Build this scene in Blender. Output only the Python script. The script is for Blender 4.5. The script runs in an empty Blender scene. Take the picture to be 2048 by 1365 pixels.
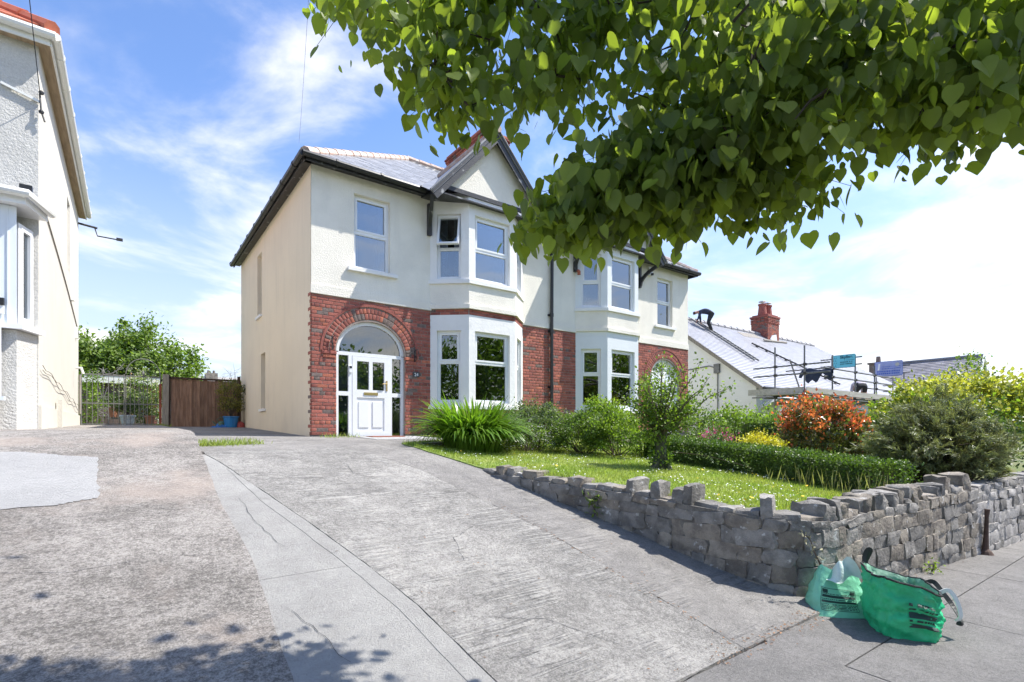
import bpy, bmesh, math, random
import numpy as np
from mathutils import Vector, Matrix, noise

random.seed(11)
rng = np.random.default_rng(7)
scene = bpy.context.scene
COL = scene.collection
PI = math.pi

# ------------------------------------------------------------------ camera, sky, sun, exposure
cam_data = bpy.data.cameras.new('camera')
cam = bpy.data.objects.new('camera', cam_data)
COL.objects.link(cam)
CAM = Vector((0, 0, 1.5))
cam.location = CAM
cam.rotation_euler = (PI / 2, 0, -math.atan2(.598, .802))
cam_data.sensor_width = 36
cam_data.lens = 36 * 1029 / 2048
cam_data.shift_y = 174.5 / 2048
cam_data.clip_start = .05
cam_data.clip_end = 2000
scene.camera = cam

SUN_EL, SUN_AZ = math.radians(56), math.radians(-26)          # azimuth measured from +X
SUN = Vector((math.cos(SUN_AZ) * math.cos(SUN_EL), math.sin(SUN_AZ) * math.cos(SUN_EL), math.sin(SUN_EL)))
sun_data = bpy.data.lights.new('sun', 'SUN')
sun_data.energy = 2.0
sun_data.angle = math.radians(.55)
sun_data.color = (1, .955, .88)
sun = bpy.data.objects.new('sun', sun_data)
COL.objects.link(sun)
sun.rotation_euler = SUN.to_track_quat('Z', 'Y').to_euler()
sun.location = (20, -6, 30)

world = bpy.data.worlds.new('World')
scene.world = world
world.use_nodes = True
nt = world.node_tree
nt.nodes.clear()
def N(tree, kind, **kw):
    n = tree.nodes.new(kind)
    for k, v in kw.items():
        setattr(n, k, v)
    return n
w_out = N(nt, 'ShaderNodeOutputWorld')
w_bg = N(nt, 'ShaderNodeBackground')
w_bg.inputs['Strength'].default_value = .15
w_sky = N(nt, 'ShaderNodeTexSky', sky_type='NISHITA', sun_disc=False, sun_elevation=SUN_EL,
          sun_rotation=math.radians(90) - SUN_AZ, air_density=1.0, dust_density=.9, ozone_density=1.6)
tc = N(nt, 'ShaderNodeTexCoord')
sep = N(nt, 'ShaderNodeSeparateXYZ')
nt.links.new(tc.outputs['Generated'], sep.inputs[0])
def wmath(op, a, b, clamp=False):
    m = N(nt, 'ShaderNodeMath', operation=op, use_clamp=clamp)
    for i, s in enumerate((a, b)):
        if s is None: continue
        if isinstance(s, (int, float)): m.inputs[i].default_value = s
        else: nt.links.new(s, m.inputs[i])
    return m.outputs[0]
zc = wmath('MAXIMUM', sep.outputs[2], 0.0)
den = wmath('ADD', zc, .16)
cx_ = wmath('DIVIDE', sep.outputs[0], den)
cy_ = wmath('DIVIDE', sep.outputs[1], den)
comb = N(nt, 'ShaderNodeCombineXYZ')
nt.links.new(cx_, comb.inputs[0]); nt.links.new(cy_, comb.inputs[1])
comb.inputs[2].default_value = 13.1
cl = N(nt, 'ShaderNodeTexNoise')
cl.inputs['Scale'].default_value = 1.7
cl.inputs['Detail'].default_value = 9
cl.inputs['Roughness'].default_value = .56
cl.inputs['Distortion'].default_value = .35
nt.links.new(comb.outputs[0], cl.inputs['Vector'])
# cover grows towards the horizon (thin haze of far cloud)
cov = N(nt, 'ShaderNodeMapRange')
cov.inputs[1].default_value = 0; cov.inputs[2].default_value = .42
cov.inputs[3].default_value = .20; cov.inputs[4].default_value = -.03
nt.links.new(zc, cov.inputs[0])
# the cloud bank thickens towards the sun's side of the sky, as it does in the photograph
side = wmath('MULTIPLY', sep.outputs[0], .06)
dens = wmath('ADD', wmath('ADD', cl.outputs['Fac'], cov.outputs[0]), side)
ramp = N(nt, 'ShaderNodeMapRange', interpolation_type='SMOOTHSTEP')
ramp.inputs[1].default_value = .50; ramp.inputs[2].default_value = .84
nt.links.new(dens, ramp.inputs[0])
w_blue = N(nt, 'ShaderNodeVectorMath', operation='MULTIPLY')     # deeper blue of the clear air
nt.links.new(w_sky.outputs[0], w_blue.inputs[0])
w_blue.inputs[1].default_value = (.335, .385, .475)
wmix = N(nt, 'ShaderNodeMix', data_type='RGBA')
nt.links.new(ramp.outputs[0], wmix.inputs['Factor'])
w_haze = N(nt, 'ShaderNodeMix', data_type='RGBA')              # air whitening towards the horizon
hz_f = N(nt, 'ShaderNodeMapRange', interpolation_type='SMOOTHSTEP')
hz_f.inputs[2].default_value = .52; hz_f.inputs[3].default_value = .72; hz_f.inputs[4].default_value = 0
nt.links.new(zc, hz_f.inputs[0]); nt.links.new(hz_f.outputs[0], w_haze.inputs['Factor'])
nt.links.new(w_blue.outputs[0], w_haze.inputs[6]); w_haze.inputs[7].default_value = (1.5, 1.58, 1.74, 1)
nt.links.new(w_haze.outputs[2], wmix.inputs[6])
wmix.inputs[7].default_value = (2.55, 2.45, 2.3, 1)
nt.links.new(wmix.outputs[2], w_bg.inputs['Color'])
nt.links.new(w_bg.outputs[0], w_out.inputs[0])

scene.view_settings.view_transform = 'Standard'
scene.view_settings.look = 'None'
scene.view_settings.gamma = 1
scene.view_settings.use_curve_mapping = False
scene.view_settings.exposure = 2.05
scene.cycles.max_bounces = 8
scene.cycles.transparent_max_bounces = 12
scene.cycles.use_denoising = True
scene.cycles.sample_clamp_indirect = 6

# ------------------------------------------------------------------ helpers
def tag(o, label=None, cat=None, group=None, kind=None):
    if label: o['label'] = label
    if cat: o['category'] = cat
    if group: o['group'] = group
    if kind: o['kind'] = kind
    return o
def empty(name, loc, label, cat, group=None):
    o = bpy.data.objects.new(name, None)
    o.empty_display_size = .2
    COL.objects.link(o)
    o.location = loc
    return tag(o, label, cat, group)
def adopt(o, parent):
    if parent is not None:
        o.parent = parent
        if parent.type == 'EMPTY':
            o.matrix_parent_inverse = Matrix.Translation(-Vector(parent.location))
    return o
class Frame:
    """local axes: a along the wall, b outwards, c up"""
    def __init__(s, o, u, n):
        s.o, s.u, s.n = Vector(o), Vector(u).normalized(), Vector(n).normalized()
    def __call__(s, p):
        return s.o + s.u * p[0] + s.n * p[1] + Vector((0, 0, 1)) * p[2]
    def at(s, a, b, c):
        return Frame(s((a, b, c)), s.u, s.n)
    def matrix(s):
        m = Matrix((s.u, s.n, Vector((0, 0, 1)))).transposed().to_4x4()
        m.translation = s.o
        return m
class MB:
    def __init__(s, xf=None):
        s.v, s.f, s.m, s.xf = [], [], [], xf
    def add(s, verts, faces, mi=0):
        o = len(s.v)
        s.v += [tuple(s.xf(p)) if s.xf else tuple(p) for p in verts]
        s.f += [tuple(i + o for i in f) for f in faces]
        s.m += [mi] * len(faces)
        return s
    def box(s, a0, a1, b0, b1, c0, c1, mi=0):
        v = [(a, b, c) for c in (c0, c1) for b in (b0, b1) for a in (a0, a1)]
        return s.add(v, [(0, 2, 3, 1), (4, 5, 7, 6), (0, 1, 5, 4), (2, 6, 7, 3), (0, 4, 6, 2), (1, 3, 7, 5)], mi)
    def quad(s, a, b, c, d, mi=0):
        return s.add([a, b, c, d], [(0, 1, 2, 3)], mi)
    def prism(s, pts, off, mi=0):
        """polygon pts (3d) extruded by the vector off"""
        n = len(pts); off = Vector(off)
        v = [tuple(p) for p in pts] + [tuple(Vector(p) + off) for p in pts]
        f = [tuple(range(n))[::-1], tuple(range(n, 2 * n))] + [(i, (i + 1) % n, n + (i + 1) % n, n + i) for i in range(n)]
        return s.add(v, f, mi)
    def tube(s, pts, r, n=8, mi=0, caps=True):
        pts = [Vector(p) for p in pts]
        rs = r if isinstance(r, (list, tuple)) else [r] * len(pts)
        v, f = [], []
        ref = Vector((0, 0, 1))
        for i, p in enumerate(pts):
            d = (pts[min(i + 1, len(pts) - 1)] - pts[max(i - 1, 0)]).normalized()
            if abs(d.dot(ref)) > .95: ref = Vector((1, 0, 0)) if abs(d.x) < .9 else Vector((0, 1, 0))
            x = d.cross(ref).normalized(); y = d.cross(x)
            for k in range(n):
                t = 2 * PI * k / n
                v.append(p + (x * math.cos(t) + y * math.sin(t)) * rs[i])
        for i in range(len(pts) - 1):
            for k in range(n):
                f.append((i * n + k, i * n + (k + 1) % n, (i + 1) * n + (k + 1) % n, (i + 1) * n + k))
        if caps: f += [tuple(range(n))[::-1], tuple(range((len(pts) - 1) * n, len(pts) * n))]
        return s.add(v, f, mi)
    def beam(s, p, q, w, h, mi=0, up=(0, 0, 1)):
        """rectangular bar from p to q, w sideways, h along up"""
        p, q = Vector(p), Vector(q)
        d = (q - p).normalized(); x = d.cross(Vector(up)).normalized(); y = x.cross(d)
        pts = [p + x * sx * w / 2 + y * sy * h / 2 for sx, sy in ((-1, -1), (1, -1), (1, 1), (-1, 1))]
        return s.prism(pts, q - p, mi)
    def lathe(s, prof, c, n=16, mi=0):
        c = Vector(c); v, f = [], []
        for r, z in prof:
            for k in range(n):
                t = 2 * PI * k / n
                v.append(c + Vector((r * math.cos(t), r * math.sin(t), z)))
        for i in range(len(prof) - 1):
            for k in range(n):
                f.append((i * n + k, i * n + (k + 1) % n, (i + 1) * n + (k + 1) % n, (i + 1) * n + k))
        f += [tuple(range(n))[::-1], tuple(range((len(prof) - 1) * n, len(prof) * n))]
        return s.add(v, f, mi)
    def mesh(s, name, mats, smooth=False):
        me = bpy.data.meshes.new(name)
        me.from_pydata(s.v, [], s.f)
        for m in (mats if isinstance(mats, (list, tuple)) else [mats]): me.materials.append(m)
        if any(s.m): me.polygons.foreach_set('material_index', s.m)
        bm = bmesh.new(); bm.from_mesh(me)
        bmesh.ops.recalc_face_normals(bm, faces=bm.faces)
        bm.to_mesh(me); bm.free()
        if smooth: me.polygons.foreach_set('use_smooth', [True] * len(me.polygons))
        return me
    def build(s, name, mats, parent=None, smooth=False, kind=None, label=None):
        o = bpy.data.objects.new(name, s.mesh(name, mats, smooth))
        COL.objects.link(o)
        adopt(o, parent)
        return tag(o, label=label, kind=kind)
def np_mesh(name, verts, faces, mat, parent=None, smooth=False, kind=None, midx=None):
    """fast mesh from numpy arrays; faces is (n,3) or (n,4)"""
    me = bpy.data.meshes.new(name)
    k = faces.shape[1]
    me.vertices.add(len(verts)); me.vertices.foreach_set('co', np.ascontiguousarray(verts, dtype=np.float32).ravel())
    me.loops.add(faces.size); me.loops.foreach_set('vertex_index', np.ascontiguousarray(faces, dtype=np.int32).ravel())
    me.polygons.add(len(faces)); me.polygons.foreach_set('loop_start', np.arange(0, faces.size, k, dtype=np.int32))
    me.polygons.foreach_set('loop_total', np.full(len(faces), k, dtype=np.int32))
    for m in (mat if isinstance(mat, (list, tuple)) else [mat]): me.materials.append(m)
    if midx is not None: me.polygons.foreach_set('material_index', np.ascontiguousarray(midx, dtype=np.int32))
    if smooth: me.polygons.foreach_set('use_smooth', np.ones(len(faces), dtype=bool))
    me.update(calc_edges=True)
    o = bpy.data.objects.new(name, me)
    COL.objects.link(o)
    adopt(o, parent)
    if kind: o['kind'] = kind
    return o
def in_view(p, margin=.06):
    d = Vector(p) - CAM
    x = .802 * d.x - .598 * d.y; t = .598 * d.x + .802 * d.y
    if t < .1: return 0
    u = x / t; v = d.z / t
    if abs(u) > .995 + margin or v < -.5 - margin or v > .84 + margin: return 0
    return 1 / t
def pieces(parent, name, items, rest_name, limit=300):
    """items: (mesh, Matrix, size). The largest in view become objects of their own, the rest one joined part."""
    order = sorted(items, key=lambda it: -(in_view(it[1].translation) * it[2] + 1e-6 / (1 + (it[1].translation - CAM).length)))
    out = []
    for me, m, _ in order[:limit]:
        o = bpy.data.objects.new(name, me)
        COL.objects.link(o)
        adopt(o, parent)
        o.matrix_basis = m
        out.append(o)
    rest = order[limit:]
    if rest:
        cache, V, Fc, MI, mats, off = {}, [], [], [], [], 0
        for me, m, _ in rest:
            if me.name not in cache:
                co = np.empty(len(me.vertices) * 3, dtype=np.float32); me.vertices.foreach_get('co', co)
                me.calc_loop_triangles()
                tri = np.empty(len(me.loop_triangles) * 3, dtype=np.int32); me.loop_triangles.foreach_get('vertices', tri)
                mt = me.materials[0]
                if mt not in mats: mats.append(mt)
                cache[me.name] = (co.reshape(-1, 3), tri.reshape(-1, 3), mats.index(mt))
            co, tri, mi = cache[me.name]
            M = np.array(m)
            V.append(co @ M[:3, :3].T + M[:3, 3]); Fc.append(tri + off); MI.append(np.full(len(tri), mi)); off += len(co)
        np_mesh(rest_name, np.concatenate(V), np.concatenate(Fc), mats, parent, kind='stuff', midx=np.concatenate(MI))
    return out

# ------------------------------------------------------------------ materials
def material(name, color, rough=.7, vary=.0, vscale=4., grain=0., gscale=120., bump=0., bscale=60., color2=None, spec=.5,
             metallic=0., island=0., dirt=None, object_random=0., stretch=None, transl=None, detail=4., streak=None):
    m = bpy.data.materials.new(name); m.use_nodes = True
    t = m.node_tree; t.nodes.clear()
    out = N(t, 'ShaderNodeOutputMaterial'); p = N(t, 'ShaderNodeBsdfPrincipled')
    p.inputs['Roughness'].default_value = rough; p.inputs['Metallic'].default_value = metallic
    p.inputs['Specular IOR Level'].default_value = spec
    geo = N(t, 'ShaderNodeNewGeometry')
    pos = geo.outputs['Position']
    if stretch:
        mp = N(t, 'ShaderNodeMapping'); mp.inputs['Scale'].default_value = stretch
        t.links.new(pos, mp.inputs['Vector']); pos = mp.outputs[0]
    def tex(scale, det=detail):
        n = N(t, 'ShaderNodeTexNoise'); n.inputs['Scale'].default_value = scale; n.inputs['Detail'].default_value = det
        n.inputs['Roughness'].default_value = .6
        t.links.new(pos, n.inputs['Vector']); return n.outputs['Fac']
    rgb = N(t, 'ShaderNodeRGB'); rgb.outputs[0].default_value = (*color, 1); cur = rgb.outputs[0]
    def mixc(a, b, fac, lo=0., hi=1., blend='MIX', smooth=True):
        r = N(t, 'ShaderNodeMapRange', interpolation_type='SMOOTHSTEP' if smooth else 'LINEAR')
        r.inputs[1].default_value = lo; r.inputs[2].default_value = hi; t.links.new(fac, r.inputs[0])
        x = N(t, 'ShaderNodeMix', data_type='RGBA', blend_type=blend)
        t.links.new(r.outputs[0], x.inputs['Factor'])
        for i, s in ((6, a), (7, b)):
            if isinstance(s, tuple): x.inputs[i].default_value = (*s, 1)
            else: t.links.new(s, x.inputs[i])
        return x.outputs[2]
    if color2: cur = mixc(cur, color2, tex(vscale), .38, .64)
    elif vary: cur = mixc(cur, tuple(c * (1 - vary) for c in color), tex(vscale), .35, .7)
    def scaled(cur, fac, amt):
        r = N(t, 'ShaderNodeMapRange'); r.inputs[3].default_value = 1 - amt; r.inputs[4].default_value = 1 + amt
        t.links.new(fac, r.inputs[0])
        x = N(t, 'ShaderNodeVectorMath', operation='SCALE'); t.links.new(cur, x.inputs[0]); t.links.new(r.outputs[0], x.inputs['Scale'])
        return x.outputs[0]
    if dirt: cur = mixc(cur, dirt[0], tex(dirt[1], 6), dirt[2], dirt[3])
    if streak:
        sm_ = N(t, 'ShaderNodeMapping'); sm_.inputs['Scale'].default_value = (3, 3, .3); t.links.new(geo.outputs['Position'], sm_.inputs['Vector'])
        sn = N(t, 'ShaderNodeTexNoise'); sn.inputs['Scale'].default_value = 1.6; sn.inputs['Detail'].default_value = 6; t.links.new(sm_.outputs[0], sn.inputs['Vector'])
        cur = mixc(cur, tuple(c * streak for c in color), sn.outputs['Fac'], .50, .82)
    if grain: cur = scaled(cur, tex(gscale, 2), grain)
    if island: cur = scaled(cur, geo.outputs['Random Per Island'], island)
    if object_random:
        oi = N(t, 'ShaderNodeObjectInfo'); cur = scaled(cur, oi.outputs['Random'], object_random)
    t.links.new(cur, p.inputs['Base Color'])
    if bump:
        b = N(t, 'ShaderNodeBump'); b.inputs['Strength'].default_value = min(1, bump); b.inputs['Distance'].default_value = .012 * max(1, bump)
        t.links.new(tex(bscale, 5), b.inputs['Height']); t.links.new(b.outputs[0], p.inputs['Normal'])
    sh = p.outputs[0]
    if transl:
        tr = N(t, 'ShaderNodeBsdfTranslucent')
        x = N(t, 'ShaderNodeVectorMath', operation='MULTIPLY'); t.links.new(cur, x.inputs[0]); x.inputs[1].default_value = transl[1]
        t.links.new(x.outputs[0], tr.inputs['Color'])
        mx = N(t, 'ShaderNodeMixShader'); mx.inputs[0].default_value = transl[0]
        t.links.new(sh, mx.inputs[1]); t.links.new(tr.outputs[0], mx.inputs[2]); sh = mx.outputs[0]
    t.links.new(sh, out.inputs[0])
    m['out'] = 1
    return m
def leaf_mat(name, color, color2=None, island=.45, rough=.45, tr=.4, trc=(1.5, 1.7, .6), spec=.45, vscale=2.5):
    return material(name, color, rough, island=island, color2=color2, vscale=vscale, transl=(tr, trc), spec=spec)
def glass_mat(name, tint, refl=.28):
    m = bpy.data.materials.new(name); m.use_nodes = True
    t = m.node_tree; t.nodes.clear()
    out = N(t, 'ShaderNodeOutputMaterial'); g = N(t, 'ShaderNodeBsdfGlossy'); g.inputs['Roughness'].default_value = .012
    g.inputs['Color'].default_value = (.92, .97, 1, 1)
    tr = N(t, 'ShaderNodeBsdfTransparent'); tr.inputs['Color'].default_value = (*tint, 1)
    lw = N(t, 'ShaderNodeFresnel'); lw.inputs['IOR'].default_value = 1.5
    geo = N(t, 'ShaderNodeNewGeometry')
    nz = N(t, 'ShaderNodeTexNoise'); nz.inputs['Scale'].default_value = 1.1; nz.inputs['Detail'].default_value = 1
    b = N(t, 'ShaderNodeBump'); b.inputs['Strength'].default_value = .10; b.inputs['Distance'].default_value = .05
    t.links.new(geo.outputs['Position'], nz.inputs['Vector']); t.links.new(nz.outputs['Fac'], b.inputs['Height'])
    t.links.new(b.outputs[0], g.inputs['Normal'])
    ad = N(t, 'ShaderNodeMath', operation='ADD', use_clamp=True); ad.inputs[1].default_value = refl
    t.links.new(lw.outputs[0], ad.inputs[0])
    mx = N(t, 'ShaderNodeMixShader')
    t.links.new(ad.outputs[0], mx.inputs[0]); t.links.new(tr.outputs[0], mx.inputs[1]); t.links.new(g.outputs[0], mx.inputs[2])
    t.links.new(mx.outputs[0], out.inputs[0])
    return m
def ribbed_concrete(name, light, dark, rib=1., freq=34., blotch=.9, pink=None, amount=.5):
    """brushed concrete: ribs run along X, worn through to light and dark aggregate"""
    m = bpy.data.materials.new(name); m.use_nodes = True
    t = m.node_tree; t.nodes.clear()
    out = N(t, 'ShaderNodeOutputMaterial'); p = N(t, 'ShaderNodeBsdfPrincipled')
    p.inputs['Roughness'].default_value = .88; p.inputs['Specular IOR Level'].default_value = .25
    geo = N(t, 'ShaderNodeNewGeometry'); pos = geo.outputs['Position']
    def tex(scale, det, vec=None, rough=.6, dist=0.):
        n = N(t, 'ShaderNodeTexNoise'); n.inputs['Scale'].default_value = scale; n.inputs['Detail'].default_value = det
        n.inputs['Roughness'].default_value = rough; n.inputs['Distortion'].default_value = dist
        t.links.new(vec or pos, n.inputs['Vector']); return n.outputs['Fac']
    def rng_(fac, a, b, c=0., d=1.):
        r = N(t, 'ShaderNodeMapRange', interpolation_type='SMOOTHSTEP')
        for i, v in enumerate((a, b, c, d)): r.inputs[i + 1].default_value = v
        t.links.new(fac, r.inputs[0]); return r.outputs[0]
    def mth(op, a, b):
        x = N(t, 'ShaderNodeMath', operation=op)
        for i, s in enumerate((a, b)):
            if isinstance(s, (int, float)): x.inputs[i].default_value = s
            else: t.links.new(s, x.inputs[i])
        return x.outputs[0]
    mp = N(t, 'ShaderNodeMapping'); mp.inputs['Scale'].default_value = (.05, 1, 1); mp.inputs['Rotation'].default_value = (0, 0, .05)
    t.links.new(pos, mp.inputs['Vector'])
    streak = tex(freq, 2, mp.outputs[0], .5, .25)
    fine = tex(75, 5, None, .8); spots = tex(30, 4, None, .7); big = tex(blotch, 5); mid = tex(6, 5)
    ribmask = rng_(tex(1.7, 4), .42, .62)
    ribs = mth('MULTIPLY', rng_(streak, .44, .56), ribmask)
    h = mth('ADD', mth('MULTIPLY', ribs, rib), mth('MULTIPLY', fine, .9))
    h = mth('ADD', h, mth('MULTIPLY', spots, .6))
    f = mth('ADD', mth('MULTIPLY', rng_(big, .35, .68), .34), mth('MULTIPLY', rng_(mid, .35, .65), .26))
    f = mth('ADD', f, mth('MULTIPLY', ribs, .22 * rib))
    f = mth('ADD', f, mth('MULTIPLY', mth('SUBTRACT', fine, .48), 3.2 * amount))
    f = mth('ADD', f, mth('MULTIPLY', mth('SUBTRACT', spots, .47), 2.4 * amount))
    f = mth('SUBTRACT', f, mth('MULTIPLY', rng_(spots, .60, .68), .6 * amount))
    x = N(t, 'ShaderNodeMix', data_type='RGBA'); x.clamp_factor = True
    t.links.new(f, x.inputs['Factor']); x.inputs[6].default_value = (*dark, 1); x.inputs[7].default_value = (*light, 1)
    cur = x.outputs[2]
    if pink:
        y = N(t, 'ShaderNodeMix', data_type='RGBA'); t.links.new(rng_(tex(.8, 4), .48, .68, 0, .75), y.inputs['Factor'])
        t.links.new(cur, y.inputs[6]); y.inputs[7].default_value = (*pink, 1); cur = y.outputs[2]
    st_ = N(t, 'ShaderNodeVectorMath', operation='SCALE'); t.links.new(cur, st_.inputs[0])
    t.links.new(mth('SUBTRACT', 1.0, mth('ADD', rng_(tex(.55, 6, None, .7), .55, .75, 0, .26), rng_(tex(2.3, 6, None, .75), .60, .72, 0, .22))), st_.inputs['Scale'])
    t.links.new(st_.outputs[0], p.inputs['Base Color'])
    b = N(t, 'ShaderNodeBump'); b.inputs['Strength'].default_value = 1; b.inputs['Distance'].default_value = .022
    t.links.new(h, b.inputs['Height']); t.links.new(b.outputs[0], p.inputs['Normal'])
    t.links.new(p.outputs[0], out.inputs[0])
    return m

M = {}
M['render'] = material('cream_render', (.87, .825, .725), .85, vary=.10, vscale=1.3, grain=.05, bump=1.0, bscale=38, streak=.90, dirt=((.66, .63, .55), .7, .64, .85))
M['side_render'] = material('buff_smooth_render', (.82, .70, .53), .9, vary=.06, vscale=.8, grain=.03, bump=.5, bscale=30, streak=.90, dirt=((.64, .54, .42), .55, .60, .85))
M['white_paint'] = material('white_masonry_paint', (.84, .83, .81), .6, vary=.06, vscale=2.5, grain=.03, bump=.6, bscale=20, streak=.90, dirt=((.58, .60, .62), 2.2, .66, .82))
M['blue_paint'] = material('pale_blue_masonry_paint', (.76, .79, .80), .6, vary=.05, vscale=2.5, bump=.3, bscale=20)
M['upvc'] = material('white_window_plastic', (.82, .83, .84), .28, vary=.03, vscale=3)
M['brick_a'] = material('red_brick', (.385, .122, .088), .85, vary=.25, vscale=14, grain=.16, gscale=160, bump=.5, bscale=90, object_random=.18, island=.12)
M['brick_b'] = material('dark_red_brick', (.30, .092, .07), .85, vary=.25, vscale=14, grain=.16, gscale=160, bump=.5, bscale=90, object_random=.2, island=.12)
M['brick_c'] = material('orange_brick', (.47, .15, .09), .85, vary=.25, vscale=14, grain=.16, gscale=160, bump=.5, bscale=90, object_random=.15, island=.12)
M['brick_d'] = material('sooty_brick', (.21, .155, .135), .85, vary=.35, vscale=18, grain=.2, gscale=160, bump=.5, bscale=90, object_random=.2)
M['mortar'] = material('lime_mortar', (.36, .29, .25), .95, vary=.3, vscale=6, grain=.2)
M['black_timber'] = material('black_painted_timber', (.028, .029, .032), .45, vary=.3, vscale=8, bump=.3, bscale=30, dirt=((.34, .34, .34), 5, .60, .70))
M['black_plastic'] = material('black_gutter_plastic', (.02, .02, .022), .38, vary=.3, vscale=5)
M['plinth'] = material('dark_plinth_paint', (.045, .048, .055), .6, vary=.3, vscale=6, bump=.4)
M['slate'] = material('grey_slate', (.31, .31, .315), .40, vary=.25, vscale=3, grain=.08, bump=.3, bscale=40, object_random=.16, island=.14)
M['clay'] = material('weathered_clay_ridge', (.48, .33, .26), .85, color2=(.52, .46, .42), vscale=7, grain=.15, bump=.5, object_random=.15)
M['glass'] = glass_mat('window_glass', (.55, .60, .62), .20)
M['glass_clear'] = glass_mat('lower_window_glass', (.50, .53, .53), .13)
M['frosted'] = glass_mat('door_glass', (.60, .64, .68), .15)
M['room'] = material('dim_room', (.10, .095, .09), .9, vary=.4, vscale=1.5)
M['hall'] = material('pale_hall', (.40, .41, .42), .9, vary=.5, vscale=2.5)
M['curtain'] = material('pale_curtain', (.62, .66, .72), .9, vary=.2, vscale=9, stretch=(1, 1, .05))
M['blind'] = material('sage_blind', (.48, .56, .50), .9, vary=.1, vscale=2)
M['brass'] = material('brass', (.62, .46, .20), .3, metallic=.8)
M['dark_metal'] = material('dark_iron', (.03, .03, .032), .5, vary=.4, vscale=12)
M['plate'] = material('slate_number_plate', (.06, .062, .066), .5)
M['white'] = material('white_letter_paint', (.85, .85, .85), .5)
M['mat'] = material('red_doormat', (.36, .13, .08), .95, grain=.4, gscale=200)
M['left_dash'] = material('pebbledash_render', (.62, .605, .57), .95, vary=.14, vscale=2, grain=.22, gscale=55, bump=1.6, bscale=34)
M['left_side'] = material('ivory_render', (.63, .60, .53), .85, vary=.05, vscale=1, bump=.45, bscale=25, streak=.90, dirt=((.58, .53, .44), .8, .62, .85))
M['red_tile'] = material('red_roof_tile', (.52, .15, .085), .75, vary=.2, vscale=5, grain=.1, island=.15)
M['white_gutter'] = material('white_gutter_plastic', (.78, .78, .75), .35, vary=.06, vscale=3)
M['soffit'] = material('weathered_soffit_board', (.42, .31, .20), .8, vary=.3, vscale=6, stretch=(4, .4, 4))
M['cladding'] = material('white_cladding', (.74, .79, .84), .35, vary=.04, vscale=2)
M['iron_gate'] = material('grey_painted_iron', (.19, .19, .185), .6, vary=.3, vscale=10)
M['rust'] = material('rusty_red_iron', (.30, .075, .045), .8, vary=.5, vscale=8, grain=.2)
M['old_post'] = material('weathered_post_timber', (.32, .29, .245), .95, vary=.35, vscale=5, stretch=(6, 6, .6), bump=.6, bscale=20)
M['fence'] = material('brown_fence_timber', (.22, .125, .08), .85, color2=(.32, .195, .13), vscale=9, stretch=(2, 2, .25), grain=.15, bump=.5, bscale=20, object_random=.22)
M['fence_dark'] = material('dark_fence_rail', (.07, .042, .03), .9, vary=.3, vscale=6)
M['shed'] = material('brown_shed_boards', (.14, .10, .085), .9, vary=.3, vscale=4, stretch=(6, 6, .4), object_random=.15)
M['concrete_left'] = ribbed_concrete('aggregate_concrete', (.475, .44, .405), (.155, .143, .13), rib=.5, freq=22, blotch=1.0, pink=(.44, .37, .32), amount=1.)
M['concrete_strip'] = ribbed_concrete('smooth_pale_concrete', (.465, .455, .43), (.32, .31, .295), rib=.12, freq=12, blotch=1.2, amount=.35)
M['concrete_rib'] = ribbed_concrete('brushed_concrete', (.48, .46, .43), (.195, .187, .175), rib=1.2, freq=30, blotch=.8, amount=.85)
M['concrete_edge'] = ribbed_concrete('older_brushed_concrete', (.40, .38, .355), (.21, .20, .19), rib=1., freq=34, blotch=.9, amount=.6)
M['concrete_patch'] = ribbed_concrete('bleached_concrete', (.50, .495, .485), (.38, .375, .37), rib=.2, freq=14, blotch=1., amount=.4)
M['asphalt'] = ribbed_concrete('worn_pavement_asphalt', (.33, .315, .30), (.185, .178, .17), rib=.1, freq=14, blotch=.9, amount=.7)
M['road'] = material('road_asphalt', (.055, .055, .057), .9, vary=.3, vscale=2, grain=.3, bump=.6)
M['kerb'] = material('kerb_concrete', (.36, .35, .34), .9, vary=.2, vscale=5, grain=.15)
M['soil'] = material('garden_soil', (.075, .055, .038), 1, vary=.4, vscale=3, grain=.3, bump=1, bscale=20)
M['turf'] = material('lawn_turf', (.20, .27, .06), .95, color2=(.26, .30, .08), vscale=2.2, grain=.3, gscale=90, bump=1, bscale=60)
M['field'] = material('far_garden_grass', (.10, .14, .035), .95, color2=(.13, .13, .05), vscale=.6, grain=.2, gscale=20)
M['grass_blade'] = leaf_mat('grass_blade', (.275, .375, .075), color2=(.36, .41, .11), island=.4, tr=.4, trc=(1.25, 1.3, .6), vscale=1.4)
M['daisy'] = material('daisy_petal', (.80, .80, .78), .7)
M['dandelion'] = material('dandelion_petal', (.75, .52, .03), .7)
M['stone'] = material('grey_wall_stone', (.235, .222, .205), .92, color2=(.14, .132, .122), vscale=7, grain=.25, gscale=110, bump=1.2, bscale=30, object_random=.22, island=.15, dirt=((.42, .415, .40), 13, .60, .70))
M['stone_warm'] = material('brown_wall_stone', (.26, .23, .19), .92, color2=(.155, .135, .115), vscale=7, grain=.25, gscale=110, bump=1.2, bscale=30, object_random=.2, island=.15, dirt=((.45, .44, .42), 12, .60, .70))
M['stone_pale'] = material('pale_wall_stone', (.37, .35, .33), .92, color2=(.25, .235, .22), vscale=6, grain=.2, gscale=110, bump=1.1, bscale=26, object_random=.2, island=.15)
M['wall_mortar'] = material('dark_wall_mortar', (.20, .188, .17), .98, color2=(.12, .113, .103), vscale=6, grain=.3, gscale=80, bump=1.4, bscale=24)
M['pale_mortar'] = material('pale_wall_mortar', (.34, .325, .30), .98, vary=.3, vscale=5, grain=.2, bump=1, bscale=24)

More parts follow.
